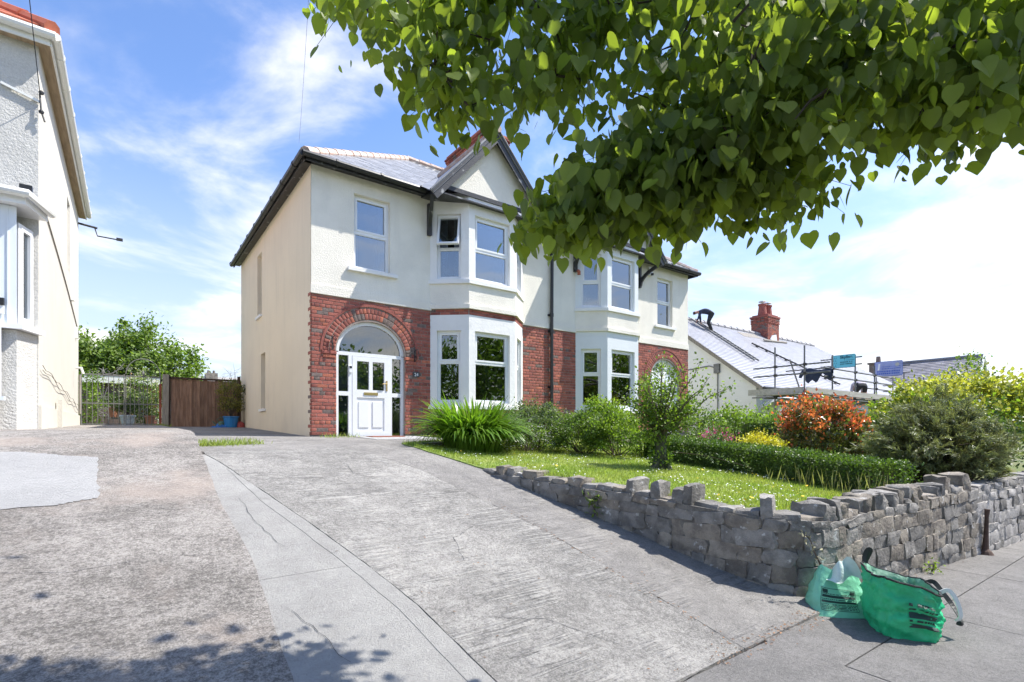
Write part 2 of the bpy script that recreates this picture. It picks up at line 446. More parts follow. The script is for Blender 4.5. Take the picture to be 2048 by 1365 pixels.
# ------------------------------------------------------------------ the ground
def smin(a, b, k=.18):
    h = max(k - abs(a - b), 0) / k
    return min(a, b) - h * h * k * .25
def pave(x): return -.022 * max(0, x - 3.4)
def drive_z(x, y, left=False):
    if y < 1.85: return pave(x)
    cap = (1.455 + .013 * (y - 8.4)) if left else (1.245 + .027 * max(0, y - 7.6))
    return max(smin(.22 * (y - 1.85), cap), pave(x))
def lawn_z(x, y): return .66 + .078 * (y - 2) - .012 * max(0, x - 5)
def ground_z(x, y):
    if y < 2.7: return pave(min(x, 14)) - .5
    g = min(.45 + .085 * (y - 2), 1.15 + .012 * y) - .1
    if -60 < x < 5.3 and y < 9.3: g = min(g, drive_z(x, y) - .25)
    if y > 12: g = min(1.2 + .016 * (y - 12), 1.9)
    return g - max(0, x - 14) * .004
gx = sorted(set([-900, -400, -200, -100, -60, -30, -20, -12, -8] + [x * .5 for x in range(-10, 40)] + [25, 32, 45, 70, 120, 250, 500, 900]))
gy = sorted(set([-900, -400, -150, -60, -30, -12, -6] + [y * .5 for y in range(-6, 46)] + [26, 32, 40, 60, 100, 200, 400, 900]))
gv = [(x, y, ground_z(x, y)) for y in gy for x in gx]
nx = len(gx)
gf = [(j * nx + i, j * nx + i + 1, (j + 1) * nx + i + 1, (j + 1) * nx + i) for j in range(len(gy) - 1) for i in range(nx - 1)]
g = MB(); g.add(gv, gf); g.build('ground', M['field'], smooth=True, kind='structure')

def slab(name, left_edge, right_edge, ys, zf, mat, thick=.3, cols=10, jag=.005):
    """a sheet between two edge curves x(y), rows at ys, with a skirt"""
    b = MB(); rows = []
    for y in ys:
        xl = left_edge(y) + random.uniform(-jag, jag); xr = right_edge(y) + random.uniform(-jag, jag)
        rows.append([(xl + (xr - xl) * i / cols, y, zf(xl + (xr - xl) * i / cols, y)) for i in range(cols + 1)])
    v = [p for r in rows for p in r]; w = cols + 1
    f = [(j * w + i, j * w + i + 1, (j + 1) * w + i + 1, (j + 1) * w + i) for j in range(len(ys) - 1) for i in range(cols)]
    b.add(v, f)
    ring = [r[0] for r in rows[::-1]] + rows[0][1:-1] + [r[-1] for r in rows] + rows[-1][1:-1][::-1]
    for p, q in zip(ring, ring[1:] + ring[:1]):
        b.quad(p, q, (q[0], q[1], q[2] - thick), (p[0], p[1], p[2] - thick))
    return b.build(name, mat, kind='structure')
def lerp_curve(pts):
    def f(y):
        if y <= pts[0][0]: return pts[0][1]
        for (y0, x0), (y1, x1) in zip(pts, pts[1:]):
            if y <= y1: return x0 + (x1 - x0) * (y - y0) / (y1 - y0)
        return pts[-1][1]
    return f
def frange(a, b, s):
    n = max(1, round((b - a) / s)); return [a + (b - a) * i / n for i in range(n + 1)]
e_left = lerp_curve([(1.8, .63), (4.3, .74), (5.5, .69), (7.6, .72), (8.6, .75), (20, .78)])
e_mid = lerp_curve([(1.8, 1.66), (2.4, 1.62), (3.2, 1.58), (3.9, 1.48), (5.0, 1.27), (6.05, 1.04), (7.35, .76)])
e_rib = lerp_curve([(1.8, 3.36), (4.0, 3.38), (6.2, 3.10), (7.6, 2.55)])
wall_line = [(8.0, 3.56), (7.0, 3.66), (5.95, 3.98), (4.9, 4.15), (3.93, 4.31), (2.9, 4.41), (2.35, 4.50), (2.08, 4.66), (1.85, 5.0)]
e_wall = lerp_curve(sorted((y, x + .12) for y, x in wall_line))
G = .003
ysd = frange(1.86, 7.35, .12)
slab('left_driveway', lambda y: -7., lambda y: e_left(y) + .004, frange(1.86, 18.9, .12), lambda x, y: drive_z(x, y, True), M['concrete_left'], cols=6)
bord = lambda y: .135 * min(1, max(0, (6.9 - y) / 1.5))
for ya, yb in ((1.86, 3.9), (3.906, 6.42), (6.426, 7.35)):
    slab('driveway_strip', lambda y: e_left(y) + .001, lambda y: max(e_mid(y) - bord(y) + .008, e_left(y) + .03) if y < 6.6 else max(e_mid(y) - G, e_left(y) + .03), frange(ya, yb, .12), lambda x, y: drive_z(x, y) - .004, M['concrete_strip'], cols=6, jag=.003)
slab('driveway_strip_border', lambda y: e_mid(y) - bord(y) - .001, lambda y: e_mid(y) - G, frange(1.86, 6.6, .12), lambda x, y: drive_z(x, y) - .0005, M['concrete_strip'], cols=3, jag=.004)
slab('driveway', lambda y: max(e_mid(y), e_left(y)) + G, lambda y: e_rib(y) - G * .6, frange(1.86, 7.58, .12), drive_z, M['concrete_rib'], cols=10)
slab('driveway_edge_strip', lambda y: e_rib(y) + G * .6, lambda y: e_wall(y), frange(1.86, 7.58, .12), lambda x, y: drive_z(x, y) + .0, M['concrete_edge'], cols=6)
slab('forecourt', lambda y: e_left(y) + G, lambda y: 5.25 if y > 8 else 3.62, frange(7.60, 10.9, .3), lambda x, y: drive_z(x, y) - .004, M['concrete_edge'], cols=8)
slab('side_passage', lambda y: e_left(y) + G, lambda y: 3.0, frange(10.92, 19.1, .4), lambda x, y: drive_z(x, y) - .004, M['concrete_edge'], cols=6)
slab('door_path', lambda y: 3.75, lambda y: 5.15, frange(9.3, 10.5, .3), lambda x, y: drive_z(x, y) + .004, M['concrete_patch'], thick=.02, cols=6)
# bleached square on the left drive, a sheet just above it
b = MB()
pc = [(-.28, 7.2), (-.20, 5.86), (-.5, 5.72), (-3.2, 5.6), (-3.2, 7.9), (-.9, 7.5)]
pts = []
for (x0, y0), (x1, y1) in zip(pc, pc[1:] + pc[:1]):
    for k in range(14):
        t = k / 14; pts.append((x0 + (x1 - x0) * t + random.uniform(-.02, .02), y0 + (y1 - y0) * t + random.uniform(-.02, .02)))
cxp, cyp = -1.4, 6.6
v = [(cxp, cyp, drive_z(cxp, cyp, True) + .006)]
for r in (.5, 1.):
    v += [(cxp + (x - cxp) * r, cyp + (y - cyp) * r, drive_z(cxp + (x - cxp) * r, cyp + (y - cyp) * r, True) + .006) for x, y in pts]
n = len(pts)
b.add(v, [(0, 1 + i, 1 + (i + 1) % n) for i in range(n)] + [(1 + i, 1 + n + i, 1 + n + (i + 1) % n, 1 + (i + 1) % n) for i in range(n)])
b.build('concrete_patch', M['concrete_patch'], kind='structure')

# hairline cracks that opened in the concrete
def crack(pts, w=.0024):
    b = MB(); P = []
    for (x0, y0), (x1, y1) in zip(pts, pts[1:]):
        for k in range(7): t = k / 7; P.append((x0 + (x1 - x0) * t + random.uniform(-.012, .012), y0 + (y1 - y0) * t + random.uniform(-.012, .012)))
    n = len(P)
    for i in range(n - 1):
        (x0, y0), (x1, y1) = P[i], P[i + 1]; d = Vector((x1 - x0, y1 - y0, 0)).normalized(); o = Vector((-d.y, d.x, 0)) * w * (.5 + .5 * math.sin(PI * i / n)) * random.uniform(.5, 1.2)
        v = [Vector((x0, y0, drive_z(x0, y0) + .0025)), Vector((x1, y1, drive_z(x1, y1) + .0025))]
        b.quad(v[0] - o, v[1] - o, v[1] + o, v[0] + o)
    b.build('crack', M['plinth'], kind='structure')
for c in ([(.86, 5.6), (.90, 4.9), (1.0, 4.3)], [(.80, 3.5), (.92, 3.1), (.98, 2.75)], [(2.1, 7.4), (2.25, 6.6), (2.2, 6.2), (2.5, 5.7)], [(2.9, 4.4), (2.4, 4.1), (2.2, 3.6)], [(1.9, 2.9), (2.3, 2.7), (2.6, 2.2)], [(-.9, 4.6), (-.3, 4.4), (.2, 4.5), (.6, 4.35)]): crack(c)
# pavement in bays with open joints, kerb, road, far pavement
xs_bays = [-12, -6.2, -3.1, -.4, 1.75, 3.62, 5.35, 7.4, 9.6, 12.2, 16, 24, 40]
for i, (xa, xb) in enumerate(zip(xs_bays, xs_bays[1:])):
    for ya, yb in ((-1.2, .62), (.62, 1.35 if xa > 3 else 1.84)):
        slab('pavement', lambda y: xa + .006 + .05 * (y - 1), lambda y: xb - .006 + .05 * (y - 1), frange(ya + .006, yb - .006, .3), lambda x, y: pave(x), M['asphalt'], thick=.12, cols=6, jag=.004)
    if xa > 3:
        slab('pavement', lambda y: xa + .006, lambda y: xb - .006, frange(1.356, 2.12, .3), lambda x, y: pave(x), M['asphalt'], thick=.12, cols=6, jag=.003)
k = MB()
for i in range(-14, 44):
    za = pave(i); k.add([(i + .005, y, z + za) for z in (-.3, -.004) for y in (-1.36, -1.22)] + [(i + .995, y, z + pave(i + 1)) for z in (-.3, -.004) for y in (-1.36, -1.22)],
          [(0, 1, 3, 2), (4, 6, 7, 5), (0, 4, 5, 1), (2, 3, 7, 6), (0, 2, 6, 4), (1, 5, 7, 3)])
k.build('kerb', M['kerb'], kind='structure')
r = MB(); xs = [-60, -20, 0, 3.4, 14, 24, 60]
for a, c in zip(xs, xs[1:]):
    r.quad((a, -8.5, pave(a) - .13), (c, -8.5, pave(c) - .13), (c, -1.36, pave(c) - .13), (a, -1.36, pave(a) - .13))
    r.quad((a, -11, pave(a) - .0), (c, -11, pave(c) - .0), (c, -8.5, pave(c) - .0), (a, -8.5, pave(a) - .0), 1)
r.build('road', [M['road'], M['asphalt']], kind='structure')

# lawn turf
lawn_left = lerp_curve([(2.1, 5.05), (2.2, 4.88), (2.45, 4.66), (3.0, 4.56), (3.93, 4.46), (4.9, 4.30), (5.9, 4.06), (6.1, 3.97), (7.0, 3.66), (7.9, 3.60), (8.3, 4.2), (8.8, 5.3)])
def turf_z(x, y):
    z = lawn_z(x, y)
    if y > 5.4:
        w = max(0, 1 - (x - lawn_left(y)) / 1.2) * min(1, (y - 5.4) / .8)
        z = z * (1 - w) + (drive_z(x, y) + .015) * w
    if y > 9: z = max(z, 1.2)
    return z
slab('lawn', lawn_left, lambda y: 9.6, frange(2.12, 10.9, .15), turf_z, M['turf'], thick=.5, cols=30, jag=.01)

# ------------------------------------------------------------------ bricks and walls
def brick_mesh(name, mat, seed):
    rr = random.Random(seed)
    b = MB(); j = lambda: rr.uniform(-.03, .03)
    e = .06
    front = [(-.5 + e + j() * .5, 1, -.5 + e * 2 + j()), (.5 - e + j() * .5, 1, -.5 + e * 2 + j()), (.5 - e + j() * .5, 1, .5 - e * 2 + j()), (-.5 + e + j() * .5, 1, .5 - e * 2 + j())]
    mid = [(-.5, .75, -.5), (.5, .75, -.5), (.5, .75, .5), (-.5, .75, .5)]
    back = [(x, -1, z) for x, _, z in mid]
    b.add(front + mid + back, [(0, 1, 2, 3)] + [(i, 4 + i, 4 + (i + 1) % 4, (i + 1) % 4) for i in range(4)] + [(4 + i, 8 + i, 8 + (i + 1) % 4, 4 + (i + 1) % 4) for i in range(4)])
    return b.mesh(name, mat)
BRICK = {k: [brick_mesh('brick_' + k, M['brick_' + k], 10 * i + ord(k)) for i in range(3)] for k in 'abcd'}
def pick_brick():
    return random.choice(BRICK[random.choices('abcd', (.56, .26, .09, .09))[0]])
def brick_matrix(fr, a, c, w, h, proud, roll=0.):
    """brick centred at (a, c) of the frame, w x h, standing proud of b=0"""
    m = fr.at(a, 0, c).matrix()
    if roll: m = m @ Matrix.Rotation(roll, 4, 'Y')
    return m @ Matrix.Diagonal((w, proud, h, 1))
def brick_rect(fr, a0, a1, c0, c1, items, blocked=lambda c: [], pitch=.0755, length=.226, proud=.008):
    c = c0; row = 0
    while c + .03 < c1:
        h = min(pitch, c1 - c) - .011
        header = row % 4 == 3
        L = .1125 if header else length
        x = a0 - (L * .5 if row % 2 else 0)
        segs = [(a0, a1)]
        for u0, u1 in blocked(c + h / 2):
            segs = [s for p, q in segs for s in ((p, min(q, u0)), (max(p, u1), q)) if s[1] - s[0] > .03]
        while x < a1:
            for p, q in segs:
                l, r_ = max(x, p), min(x + L - .011, q)
                if r_ - l > .035:
                    items.append((pick_brick(), brick_matrix(fr, (l + r_) / 2 + random.uniform(-.002, .002), c + h / 2, r_ - l, h, proud + random.uniform(-.003, .003)), r_ - l))
            x += L
        c += pitch; row += 1
def wall_rect(mb, a0, a1, c0, c1, holes=(), depth=.14, mi=0, reveal=None):
    """flat wall at b=0 with rectangular openings and their reveals"""
    A = sorted({a0, a1, *[v for h in holes for v in h[:2]]}); Cc = sorted({c0, c1, *[v for h in holes for v in h[2:]]})
    for p, q in zip(A, A[1:]):
        for r_, s in zip(Cc, Cc[1:]):
            m, n_ = (p + q) / 2, (r_ + s) / 2
            if any(h[0] < m < h[1] and h[2] < n_ < h[3] for h in holes): continue
            mb.quad((p, 0, r_), (q, 0, r_), (q, 0, s), (p, 0, s), mi)
    ri = mi if reveal is None else reveal
    for h in holes:
        p, q, r_, s = h
        mb.quad((p, 0, r_), (p, -depth, r_), (p, -depth, s), (p, 0, s), ri); mb.quad((q, 0, r_), (q, 0, s), (q, -depth, s), (q, -depth, r_), ri)
        mb.quad((p, 0, s), (p, -depth, s), (q, -depth, s), (q, 0, s), ri); mb.quad((p, 0, r_), (q, 0, r_), (q, -depth, r_), (p, -depth, r_), ri)

def window(parent, fr, w, h, transom=None, glass='glass', dress=None, vent=False, room=.9, depth=.10):
    """plastic window in an opening; fr is the opening's lower left on the wall face"""
    f = MB(fr); T = .055; b0, b1 = -depth - .06, -depth
    f.box(0, T, b0, b1, 0, h); f.box(w - T, w, b0, b1, 0, h); f.box(T, w - T, b0, b1, 0, T); f.box(T, w - T, b0, b1, h - T, h)
    parts = [(T, h - T)]
    if transom:
        f.box(T, w - T, b0, b1, transom - .03, transom + .03); parts = [(T, transom - .03), (transom + .03, h - T)]
    win = f.build('window', M['upvc'], parent)
    for i, (c0, c1) in enumerate(parts):
        opening = vent and i == 1
        lf = fr.at(w / 2, 0, (c0 + c1) / 2) if not opening else None
        S = .042 if (i == 1 or not transom) else .012
        if opening:
            ang = math.radians(17); top = c1 + .01
            base = fr
            def xf(p, base=base, ang=ang, top=top):
                d = p[2] - top; bb = p[1] + depth + .02
                return base((p[0], -depth - .0 + bb * math.cos(ang) - d * math.sin(ang) + .0, top + d * math.cos(ang) + bb * math.sin(ang)))
        else: xf = fr
        s = MB(xf); x0, x1 = (T + .002, w - T - .002)
        if opening: x0, x1, c0, c1 = .03, w - .03, c0 - .02, c1 + .01
        sb0, sb1 = (-depth - .05, -depth + .012) if S > .03 else (-depth - .05, -depth - .01)
        s.box(x0, x0 + S, sb0, sb1, c0, c1); s.box(x1 - S, x1, sb0, sb1, c0, c1)
        s.box(x0 + S, x1 - S, sb0, sb1, c0, c0 + S); s.box(x0 + S, x1 - S, sb0, sb1, c1 - S, c1)
        s.build('sash', M['upvc'], win)
        p = MB(xf); p.box(x0 + S - .003, x1 - S + .003, -depth - .034, -depth - .028, c0 + S - .003, c1 - S + .003)
        p.build('pane', M[glass], win)
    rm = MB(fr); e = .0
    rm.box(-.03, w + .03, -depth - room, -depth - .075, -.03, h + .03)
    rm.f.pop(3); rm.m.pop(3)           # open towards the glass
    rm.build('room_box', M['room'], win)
    if dress:
        kind, frac = dress
        d = MB(fr)
        if kind == 'curtain':           # two hung curtains with folds
            for s0, s1 in ((.02, frac * w), (w - frac * w, w - .02)):
                n = 26; v = []
                for k in range(n + 1):
                    a = s0 + (s1 - s0) * k / n; bb = -depth - .17 + .028 * math.sin(k * 2.1) + .01 * math.sin(k * 5)
                    v += [(a, bb, .03), (a, bb, h - .04)]
                d.add(v, [(2 * k, 2 * k + 2, 2 * k + 3, 2 * k + 1) for k in range(n)])
            d.build('curtain', M['curtain'], win, smooth=True)
        elif kind == 'blind':           # roller blind down to frac of the height
            d.box(.03, w - .03, -depth - .13, -depth - .12, h * frac, h - .03); d.box(.03, w - .03, -depth - .135, -depth - .115, h * frac - .025, h * frac)
            d.build('blind', M['blind'], win)
    return win

# ------------------------------------------------------------------ the pair of semi-detached houses
XL, XP, YF, YB = 2.99, 9.43, 10.87, 19.0
ZG, ZS, ZE = 1.24, 4.29, 6.95
def semi(mirror, label):
    mx = (lambda x: 2 * XP - x) if mirror else (lambda x: x)
    W = lambda p: Vector((mx(p[0]), p[1], p[2]))
    house = empty('semi_detached_house', (mx(6.2), 14.9, ZG), label, 'house', 'pair of semi-detached houses')
    sgn = -1 if mirror else 1
    F = Frame((mx(0), YF, 0), (sgn, 0, 0), (0, -1, 0))            # front wall: a = house x, c = height
    arch_c, arch_hw, arch_z, arch_r = 4.28, .78, 3.12, .71
    # --- rendered walls
    w = MB(F)
    upw = (3.88, 4.70, 4.95, 6.55)
    wall_rect(w, XL, 5.70, ZS, ZE, [upw]); w.build('render_wall', M['render'], house)
    w = MB(F); wall_rect(w, 8.46, XP, ZS, ZE); w.build('render_wall', M['render'], house)
    w = MB(F); w.box(XL - .01, 5.72, .001, .03, ZS - .02, ZS + .16); w.build('render_drip', M['render'], house)     # bell-cast drip
    w = MB(F); w.box(8.44, XP - .06, .001, .03, ZS - .02, ZS + .12); w.build('render_drip', M['render'], house)
    sw = MB(Frame((mx(XL), 0, 0), (0, 1, 0), (-sgn, 0, 0)))       # end wall: a = y
    slits = [(15.72, 16.32, 4.69, 6.44), (15.25, 15.83, 2.04, 3.58)] if not mirror else []
    wall_rect(sw, YF + .02, YB, 1.0, ZE, slits, depth=.2)
    sw.build('end_wall', M['side_render'] if not mirror else M['render'], house)
    bw = MB(); bw.quad(W((XL, YB, .9)), W((XP, YB, .9)), W((XP, YB, ZE)), W((XL, YB, ZE))); bw.build('back_wall', M['render'], house)
    for s in slits:
        sf = Frame((XL, 0, 0), (0, 1, 0), (-1, 0, 0))
        window(house, sf.at(s[0], 0, s[2]), s[1] - s[0], s[3] - s[2], depth=.19)
        q = MB(sf); q.box(s[0] - .06, s[1] + .06, .001, .055, s[2] - .07, s[2] - .004); q.build('sill', M['white_paint'], house)
    # --- mortar backing of the brick storey, with the arched doorway
    mo = MB(F); bk = -.002
    wall_rect(mo, XL, arch_c - arch_hw, ZG, ZS); wall_rect(mo, arch_c + arch_hw, 5.72, ZG, ZS)
    m2 = MB(F); wall_rect(m2, 8.44, XP, ZG, ZS); m2.build('mortar_bed', M['mortar'], house)
    n = 20
    th = [PI - PI * i / n for i in range(n + 1)]
    ap = [(arch_c + arch_hw * math.cos(t), arch_z + arch_r * math.sin(t)) for t in th]
    for (x0, z0), (x1, z1) in zip(ap, ap[1:]):
        mo.quad((x0, 0, z0), (x1, 0, z1), (x1, 0, ZS), (x0, 0, ZS)); mo.quad((x0, 0, z0), (x1, 0, z1), (x1, -.12, z1), (x0, -.12, z0))
    for x in (arch_c - arch_hw, arch_c + arch_hw): mo.quad((x, 0, ZG), (x, -.12, ZG), (x, -.12, arch_z), (x, 0, arch_z))
    mo.build('mortar_bed', M['mortar'], house)
    items = []
    R0 = 1.075
    def blocked(c):
        if c < arch_z: return [(arch_c - arch_hw, arch_c + arch_hw)]
        d = (c - arch_z) / .95
        if d < R0: hw = math.sqrt(R0 * R0 - d * d); return [(arch_c - hw, arch_c + hw)]
        return []
    brick_rect(F, XL + .004, 5.70, ZG + .12, ZS - .03, items, blocked)
    brick_rect(F, 8.46, XP, ZG + .12, ZS - .03, items)
    # toothed quoin bricks turning the corner onto the end wall
    E = Frame((mx(XL), YF, 0), (0, 1, 0), (-sgn, 0, 0))
    c = ZG + .12; row = 0
    while c < ZS - .05:
        L = (.10, .05, .21, .06)[row % 4]
        items.append((pick_brick(), brick_matrix(E, L / 2, c + .032, L, .0645, .008), L)); c += .0755; row += 1
    # two rings of headers over the door, springers, label mould
    for r0, r1, pr in ((.80, .925, .009), (.935, 1.055, .011)):
        cnt = int(PI * (r0 + r1) / 2 / .083)
        for i in range(cnt):
            t = PI * (i + .5) / cnt; rm = (r0 + r1) / 2
            a, cc = arch_c + rm * math.cos(t), arch_z + rm * .94 * math.sin(t)
            items.append((pick_brick(), brick_matrix(F, a, cc, .072, r1 - r0 - .008, pr, roll=(PI / 2 - t)), .1))
    for s in (-1, 1):
        for k in range(2):
            items.append((pick_brick(), brick_matrix(F, arch_c + s * (.93 - .002), arch_z - .035 - .0755 * k, .30 - .05 * k, .064, .030 - .012 * k), .2))
    lab = MB(F)
    for i in range(36):
        t0, t1 = PI * i / 36, PI * (i + 1) / 36
        P = lambda r_, t, b_: (arch_c + r_ * math.cos(t), b_, arch_z + r_ * .96 * math.sin(t))
        lab.add([P(r_, t, b_) for t in (t0, t1) for r_ in (1.065, 1.115) for b_ in (0., .022)], [(0, 1, 3, 2), (4, 6, 7, 5), (0, 4, 5, 1), (2, 3, 7, 6), (1, 5, 7, 3), (0, 2, 6, 4)])
    lab.build('label_mould', M['brick_b'], house)
    pl = MB(F); pl.box(XL - .012, arch_c - arch_hw, -.05, .014, ZG - .3, ZG + .115); pl.box(arch_c + arch_hw, 5.72, -.05, .014, ZG - .3, ZG + .115); pl.box(8.44, XP, -.05, .014, ZG - .3, ZG + .115)
    pl.build('plinth', M['plinth'], house)
    # --- first-floor window with its sill
    window(house, F.at(upw[0], 0, upw[2]), .82, 1.60, .80, 'glass', ('curtain', .22) if not mirror else ('blind', .35))
    q = MB(F); q.box(3.74, 4.86, .001, .07, 4.87, 4.945); q.build('sill', M['white_paint'], house)
    # --- canted bay
    def bay(off, x0=5.70, x1=6.40, x2=7.76, x3=8.46, p=.60):
        return [(x0 - off * .9, 0), (x1 - off * .42, p + off), (x2 + off * .42, p + off), (x3 + off * .9, 0)]
    def band(mb, off, c0, c1, back=-.05):
        pts = bay(off); pts = [(pts[0][0], back)] + pts + [(pts[-1][0], back)]
        mb.prism([F((a, bb, c0)) for a, bb in pts], (0, 0, c1 - c0))
    paint = M['white_paint'] if not mirror else M['blue_paint']
    B = bay(0)
    for c0, c1, oc0, oc1, tr, gl, nm in ((2.03, 4.165, 2.11, 3.80, .95, 'glass_clear', 'bay_ground_floor'), (4.985, 7.02, 5.02, 6.54, .72, 'glass', 'bay_first_floor')):
        s = MB(lambda p: p)
        for k in range(3):
            pa, pb = B[k], B[k + 1]
            o3, e3 = F((pa[0], pa[1], 0)), F((pb[0], pb[1], 0))
            u = e3 - o3; L = u.length; nrm = Vector((u.y, -u.x, 0)) * (1 if not mirror else -1)
            fr = Frame(o3, u, nrm)
            mgn = (.17, .17) if k == 1 else ((.16, .19) if k == 0 else (.19, .16))
            s.xf = fr
            wall_rect(s, 0, L, c0, c1, [(mgn[0], L - mgn[1], oc0, oc1)], depth=.11)
            dress = None
            up = c0 > 4
            if not mirror and up and k == 0: dress = ('curtain', .36)
            if mirror: dress = ('blind', .55 if not up else (.02 if k == 1 else .02))
            window(house, fr.at(mgn[0], 0, oc0), L - sum(mgn), oc1 - oc0, tr, gl, dress, vent=(not mirror and up and k == 0), room=.55, depth=.08)
        s.build(nm, paint, house)
    b = MB(); band(b, .055, 4.895, 4.983); band(b, .06, 1.955, 2.028); b.build('sill', M['white_paint'], house)
    b = MB(); band(b, .004, 4.40, 4.893); band(b, .055, 4.305, 4.398); b.build('bay_apron', M['render'], house)
    b = MB(); band(b, .002, ZG - .2, 1.953); b.build('bay_mortar', M['mortar'], house)
    b = MB(); band(b, -.012 if not mirror else -.001, 4.167, 4.303); b.build('bay_mortar' if not mirror else 'bay_band', M['mortar'] if not mirror else paint, house)
    for k in range(3):
        pa, pb = B[k], B[k + 1]; o3, e3 = F((pa[0], pa[1], 0)), F((pb[0], pb[1], 0)); u = e3 - o3
        fr = Frame(o3, u, Vector((u.y, -u.x, 0)) * (1 if not mirror else -1))
        brick_rect(fr, .01, u.length - .01, ZG + .1, 1.94, items)
        if not mirror: brick_rect(fr.at(0, -.006, 0), .02, u.length - .02, 4.17, 4.30, items, pitch=.066)
    pieces(house, 'brick', items, 'brickwork')
    # --- gable over the bay
    gy, apx, apz = YF - .60, 7.08, 8.60
    gb = MB(); gb.prism([W((apx - 1.45, gy, 7.03)), W((apx + 1.45, gy, 7.03)), W((apx, gy, 8.52))], (0, .12, 0)); gb.build('gable', M['render'], house)
    foot = 1.76; yb = YF - .80
    brd = MB()
    for s in (-1, 1):
        p, q = Vector((apx + s * foot, yb, 6.70)), Vector((apx, yb, apz))
        d = (q - p).normalized(); dn = Vector((-d.z, 0, d.x)); dn = dn if dn.z < 0 else -dn
        brd.prism([W(p), W(q), W(q + Vector((0, 0, -.27))), W(p + dn * .19)], (0, .04, 0))
        brd.prism([W(p + Vector((0, -.03, .012))), W(q + Vector((0, -.03, .012))), W(q + Vector((0, -.03, -.05))), W(p + Vector((0, -.03, 0)) + dn * .045)], (0, .03, 0))
    brd.build('bargeboard', M['black_timber'], house)
    tr = MB(); tr.prism([W((apx - 1.5, gy - .03, 6.93)), W((apx + 1.5, gy - .03, 6.93)), W((apx + 1.5, gy - .03, 7.03)), W((apx - 1.5, gy - .03, 7.03))], (0, .03, 0))
    tr.prism([W((apx - 1.62, yb + .04, 6.74)), W((apx + 1.62, yb + .04, 6.74)), W((apx + 1.62, YF, 6.86)), W((apx - 1.62, YF, 6.86))], (0, 0, .03))
    tr.build('gable_soffit', M['black_timber'], house)
    for s in (-1, 1):
        br = MB(); ax = apx + s * 1.42; pts = []
        for k in range(9):
            t = k / 8; pts.append(W((ax + s * (.02 + .26 * t * t), YF - .05 - .66 * t ** 1.6, 6.08 + .62 * t ** .8)))
        for p, q in zip(pts, pts[1:]): br.beam(p, q, .075, .10)
        br.beam(W((ax, YF - .045, 6.02)), W((ax, YF - .045, 6.75)), .09, .09, up=(0, 1, 0))
        br.build('eaves_bracket', M['black_timber'], house)
    ymeet = 10.52 + (apz - 6.97) / .675
    gr = MB()
    for s in (-1, 1):
        gr.add([W((apx + s * (foot + .06), yb - .05, 6.68)), W((apx, yb - .05, apz + .035)), W((apx, ymeet, apz + .035)), W((apx + s * (foot + .06), 10.5, 6.95))], [(0, 1, 2, 3)])
        gr.beam(W((apx + s * foot, yb + .0, 6.70)), W((apx, yb + .0, apz + .02)), .11, .05, up=(0, -1, 0))
    gr.build('gable_roof', M['slate'], house)
    gt = MB(); gt.tube([W((apx, yb - .06, apz + .04)), W((apx, ymeet, apz + .04))], .085, 8); gt.build('gable_ridge', M['clay'], house)
    # --- main roof: eaves, ridge, one hip
    ex, ey, ez = XL - .20, YF - .26, 6.955
    ridge_y, ridge_z, hip_x = 14.93, 9.92, 7.0
    yb2 = YB + .20
    rf = MB(W)
    rf.add([(ex, ey, ez), (XP, ey, ez), (XP, ridge_y, ridge_z), (hip_x, ridge_y, ridge_z), (ex, yb2, ez), (XP, yb2, ez)], [(0, 1, 2, 3), (0, 3, 4), (4, 3, 2, 5)])
    rf.build('roof', M['slate'], house)
    so = MB(W); so.box(ex, XP, ey + .03, YF, 6.90, 6.93); so.box(ex, XL, ey, yb2, 6.90, 6.93)
    so.box(ex, XP, ey, ey + .03, 6.83, 6.955); so.box(ex - .001, ex + .03, ey, yb2, 6.83, 6.955); so.build('eaves_board', M['black_timber'], house)
    gu = MB()
    gu.tube([W((ex - .05, ey - .055, 6.925)), W((5.42, ey - .055, 6.91))], .06, 10)
    g2 = MB(); g2.tube([W((8.75, ey - .055, 6.91)), W((XP, ey - .055, 6.905))], .06, 10); g2.build('gutter', M['black_plastic'], house)
    gu.tube([W((ex - .055, ey - .05, 6.925)), W((ex - .055, yb2, 6.90))], .06, 10)
    y = ey + .5
    while y < yb2: gu.tube([W((ex - .055, y, 6.922)), W((ex - .055, y + .05, 6.922))], .072, 10); y += 1.0
    x = ex + .6
    while x < 5.3: gu.tube([W((x, ey - .055, 6.92)), W((x + .05, ey - .055, 6.92))], .072, 10); x += .95
    gu.build('gutter', M['black_plastic'], house)
    # slates on the front slope
    slope = Vector((0, ridge_y - ey, ridge_z - ez)); sl = slope.length; sd = slope / sl
    nrm = Vector((0, -sd.z, sd.y))
    sm = []
    for k in range(3):
        t = MB(); t.box(-.5, .5, 0, 1, 0, 1); sm.append(t.mesh('slate', M['slate']))
    its = []; r_ = 0; d = 0.
    while d < sl - .1:
        x = ex + (.0 if r_ % 2 else -.125); f_ = d / sl
        xmin = ex + (hip_x - ex) * f_
        while x < XP:
            x0, x1 = max(x, xmin), min(x + .243, XP)
            yy = ey + slope.y * f_
            hidden = abs((x0 + x1) / 2 - apx) < foot * max(0, 1 - (yy - 10.5) / (ymeet - 10.5)) - .02
            if x1 - x0 > .05 and not hidden:
                o = Vector(((x0 + x1) / 2, ey, ez)) + sd * (d - .02)
                tilt = sd - nrm * .03
                R = Matrix((Vector((1, 0, 0)), tilt.normalized(), nrm)).transposed().to_4x4()
                m = Matrix.Translation(o + nrm * .012) @ R @ Matrix.Diagonal((x1 - x0, .30, .008 + random.uniform(0, .004), 1))
                if mirror: m = Matrix.Translation((2 * XP, 0, 0)) @ Matrix.Diagonal((-1, 1, 1, 1)) @ m
                its.append((random.choice(sm), m, .2))
            x += .25
        d += .22; r_ += 1
